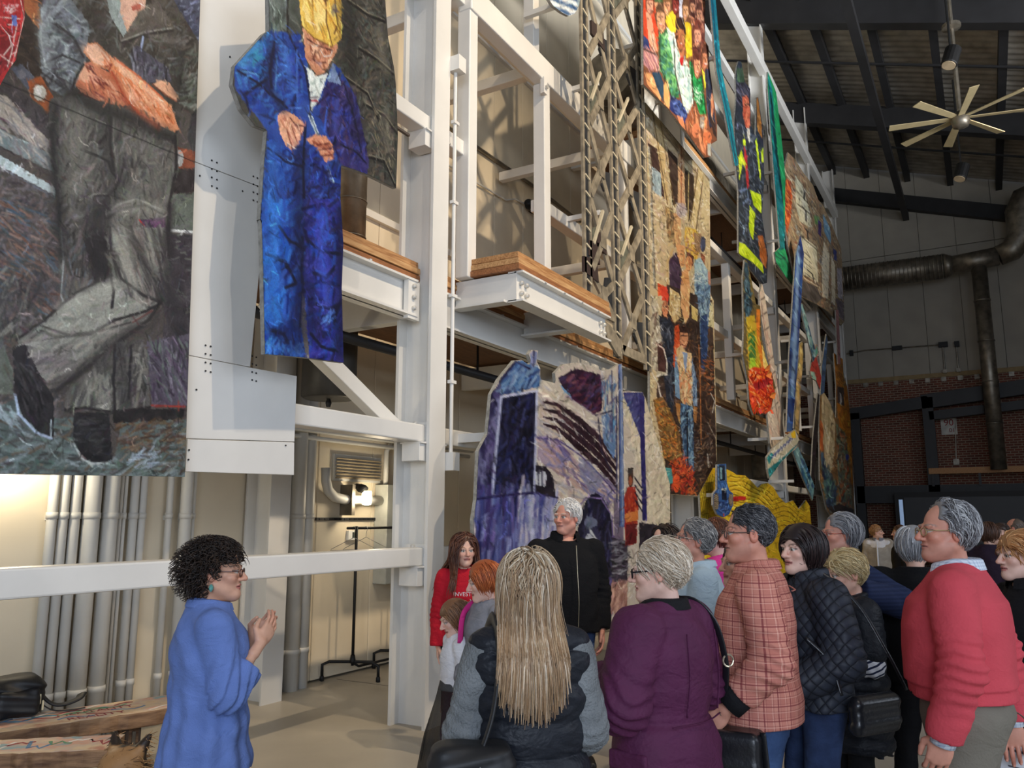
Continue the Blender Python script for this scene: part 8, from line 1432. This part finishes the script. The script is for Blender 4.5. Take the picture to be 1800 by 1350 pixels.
person('distant visitor facing right between the violet sweater and the bald man', 1757, 916, 9.6, 120, female=True, skin=FAIR, seed=23, hcrown=.03, hres=.008, hairspec=dict(style='short', cols=[(70, 50, 40), (56, 40, 32)], n=300, length=.09, w=.007, vol=.02), hands=(False, False), cloths=(dict(m=PLUMD, hem=.8, e=.03, name='sweater', h=.02),), trousers=dict(m=BLK))
person('distant bald man in brown jacket near the picture edge', 1783, 912, 10.0, 40, skin=RUDDY, seed=24, hcrown=.0, hres=.008, hands=(False, False), hairspec=dict(style='short', cols=[(110, 96, 84)], n=200, length=.03, w=.006, vol=.006, bald=.12, low=-.07, hairline=-.02), cloths=(dict(m=cloth('brown_jacket', (96, 70, 54)), hem=.8, e=.035, name='jacket', h=.02),), trousers=dict(m=BLK))

# --- dog resting by the bench
dq = atD(276, 1345, 4.3); dg = np.random.default_rng(9)
f = Field((-.22, -.45, 0), (.22, .35, .62), .012)
f.add(f.ell((0, -.10, .22), (.13, .26, .14))); f.add(f.ell((0, .08, .26), (.12, .14, .15)), .05); f.add(f.cone((0, .12, .34), (0, .2, .45), .09, .08), .04); f.add(f.ell((0, .22, .47), (.085, .09, .08)), .04); f.add(f.cone((0, .28, .45), (0, .36, .43), .045, .035), .03)
for sd in (-1, 1):
    f.add(f.cone((sd * .06, .19, .53), (sd * .085, .17, .585), .03, .012), .02); f.add(f.cone((sd * .09, .12, .2), (sd * .09, .15, .02), .045, .03), .03); f.add(f.ell((sd * .09, .19, .025), (.035, .06, .025)), .01); f.add(f.ell((sd * .11, -.2, .12), (.07, .12, .12)), .04); f.add(f.ell((sd * .12, -.1, .03), (.04, .10, .03)), .02)
f.add(f.cone((0, -.33, .1), (.12, -.42, .04), .03, .02), .03); P_, Q_ = f.mesh(); nn = len(P_)
cc = np.tile(LC((150, 112, 72)), (nn, 1)); dk = ((P_[:, 2] > .36) & (P_[:, 1] < .2)) | (P_[:, 1] > .33) | (P_[:, 2] > .55); cc[dk] = LC((40, 30, 24))
me = fastmesh('dog', P_, Q_, cc, True); me.materials.append(SKINM); do = bpy.data.objects.new('dog', me); C.objects.link(do); tag(do, 'brown and black furry dog sitting beside the lettered bench', 'dog')
zb = dq[2] + .12; do.location = (dq[0], dq[1], 0); do.rotation_euler.z = YAW + math.radians(165) - PI / 2; do.scale = (1.16, 1.16, 1.16)
ii = dg.choice(nn, 2600); nor = np.zeros((nn, 3)); fn_ = np.cross(P_[Q_[:, 1]] - P_[Q_[:, 0]], P_[Q_[:, 2]] - P_[Q_[:, 0]])
for k_ in range(4): np.add.at(nor, Q_[:, k_], fn_)
nor /= np.linalg.norm(nor, axis=1, keepdims=True) + 1e-9
d_ = nor[ii] * .5 + np.array([0, -.6, -.5]) + dg.normal(0, .25, (len(ii), 3)); tt = np.linspace(0, 1, 4)[None, :, None] * .034
fo = locks(None, P_[ii][:, None] + d_[:, None] * tt, np.full(len(ii), .0022), [(160, 120, 78), (120, 86, 54), (186, 146, 98), (70, 50, 36)], dg, do, 'fur'); fo['kind'] = 'stuff'

# --- backpack on the bench
u1 = Vector(b1b) - Vector(b1a); tpos = onZ(28, 1255, .51)
bpk = empty('backpack', 'black soft backpack lying on the lettered bench', 'backpack', (tpos[0], tpos[1], .503), rz=math.atan2(u1.y, u1.x))
rbox('pack_body', NYLON, bpk, (-.06, .0, .12), (.20, .13, .12), .08, .008, .008); rbox('front_pocket', NYLON, bpk, (-.02, -.11, .09), (.12, .05, .08), .04, .008, .006)
strap(bpk, [(.10, -.05, .14), (.17, -.06, .06), (.24, -.07, .04), (.33, -.06, .06), (.36, -.02, .08)], .035, NYLON, 'shoulder_strap'); strap(bpk, [(.1, -.08, .08), (.18, -.1, .02), (.28, -.12, .012), (.36, -.12, .012)], .012, NYLON, 'webbing')
for p in ((.10, -.12, .10), (.12, -.11, .06)): rbox('buckle', mat('buff_tag', (196, 184, 150), .5), bpk, p, (.006, .008, .03), .004, .003, 0)
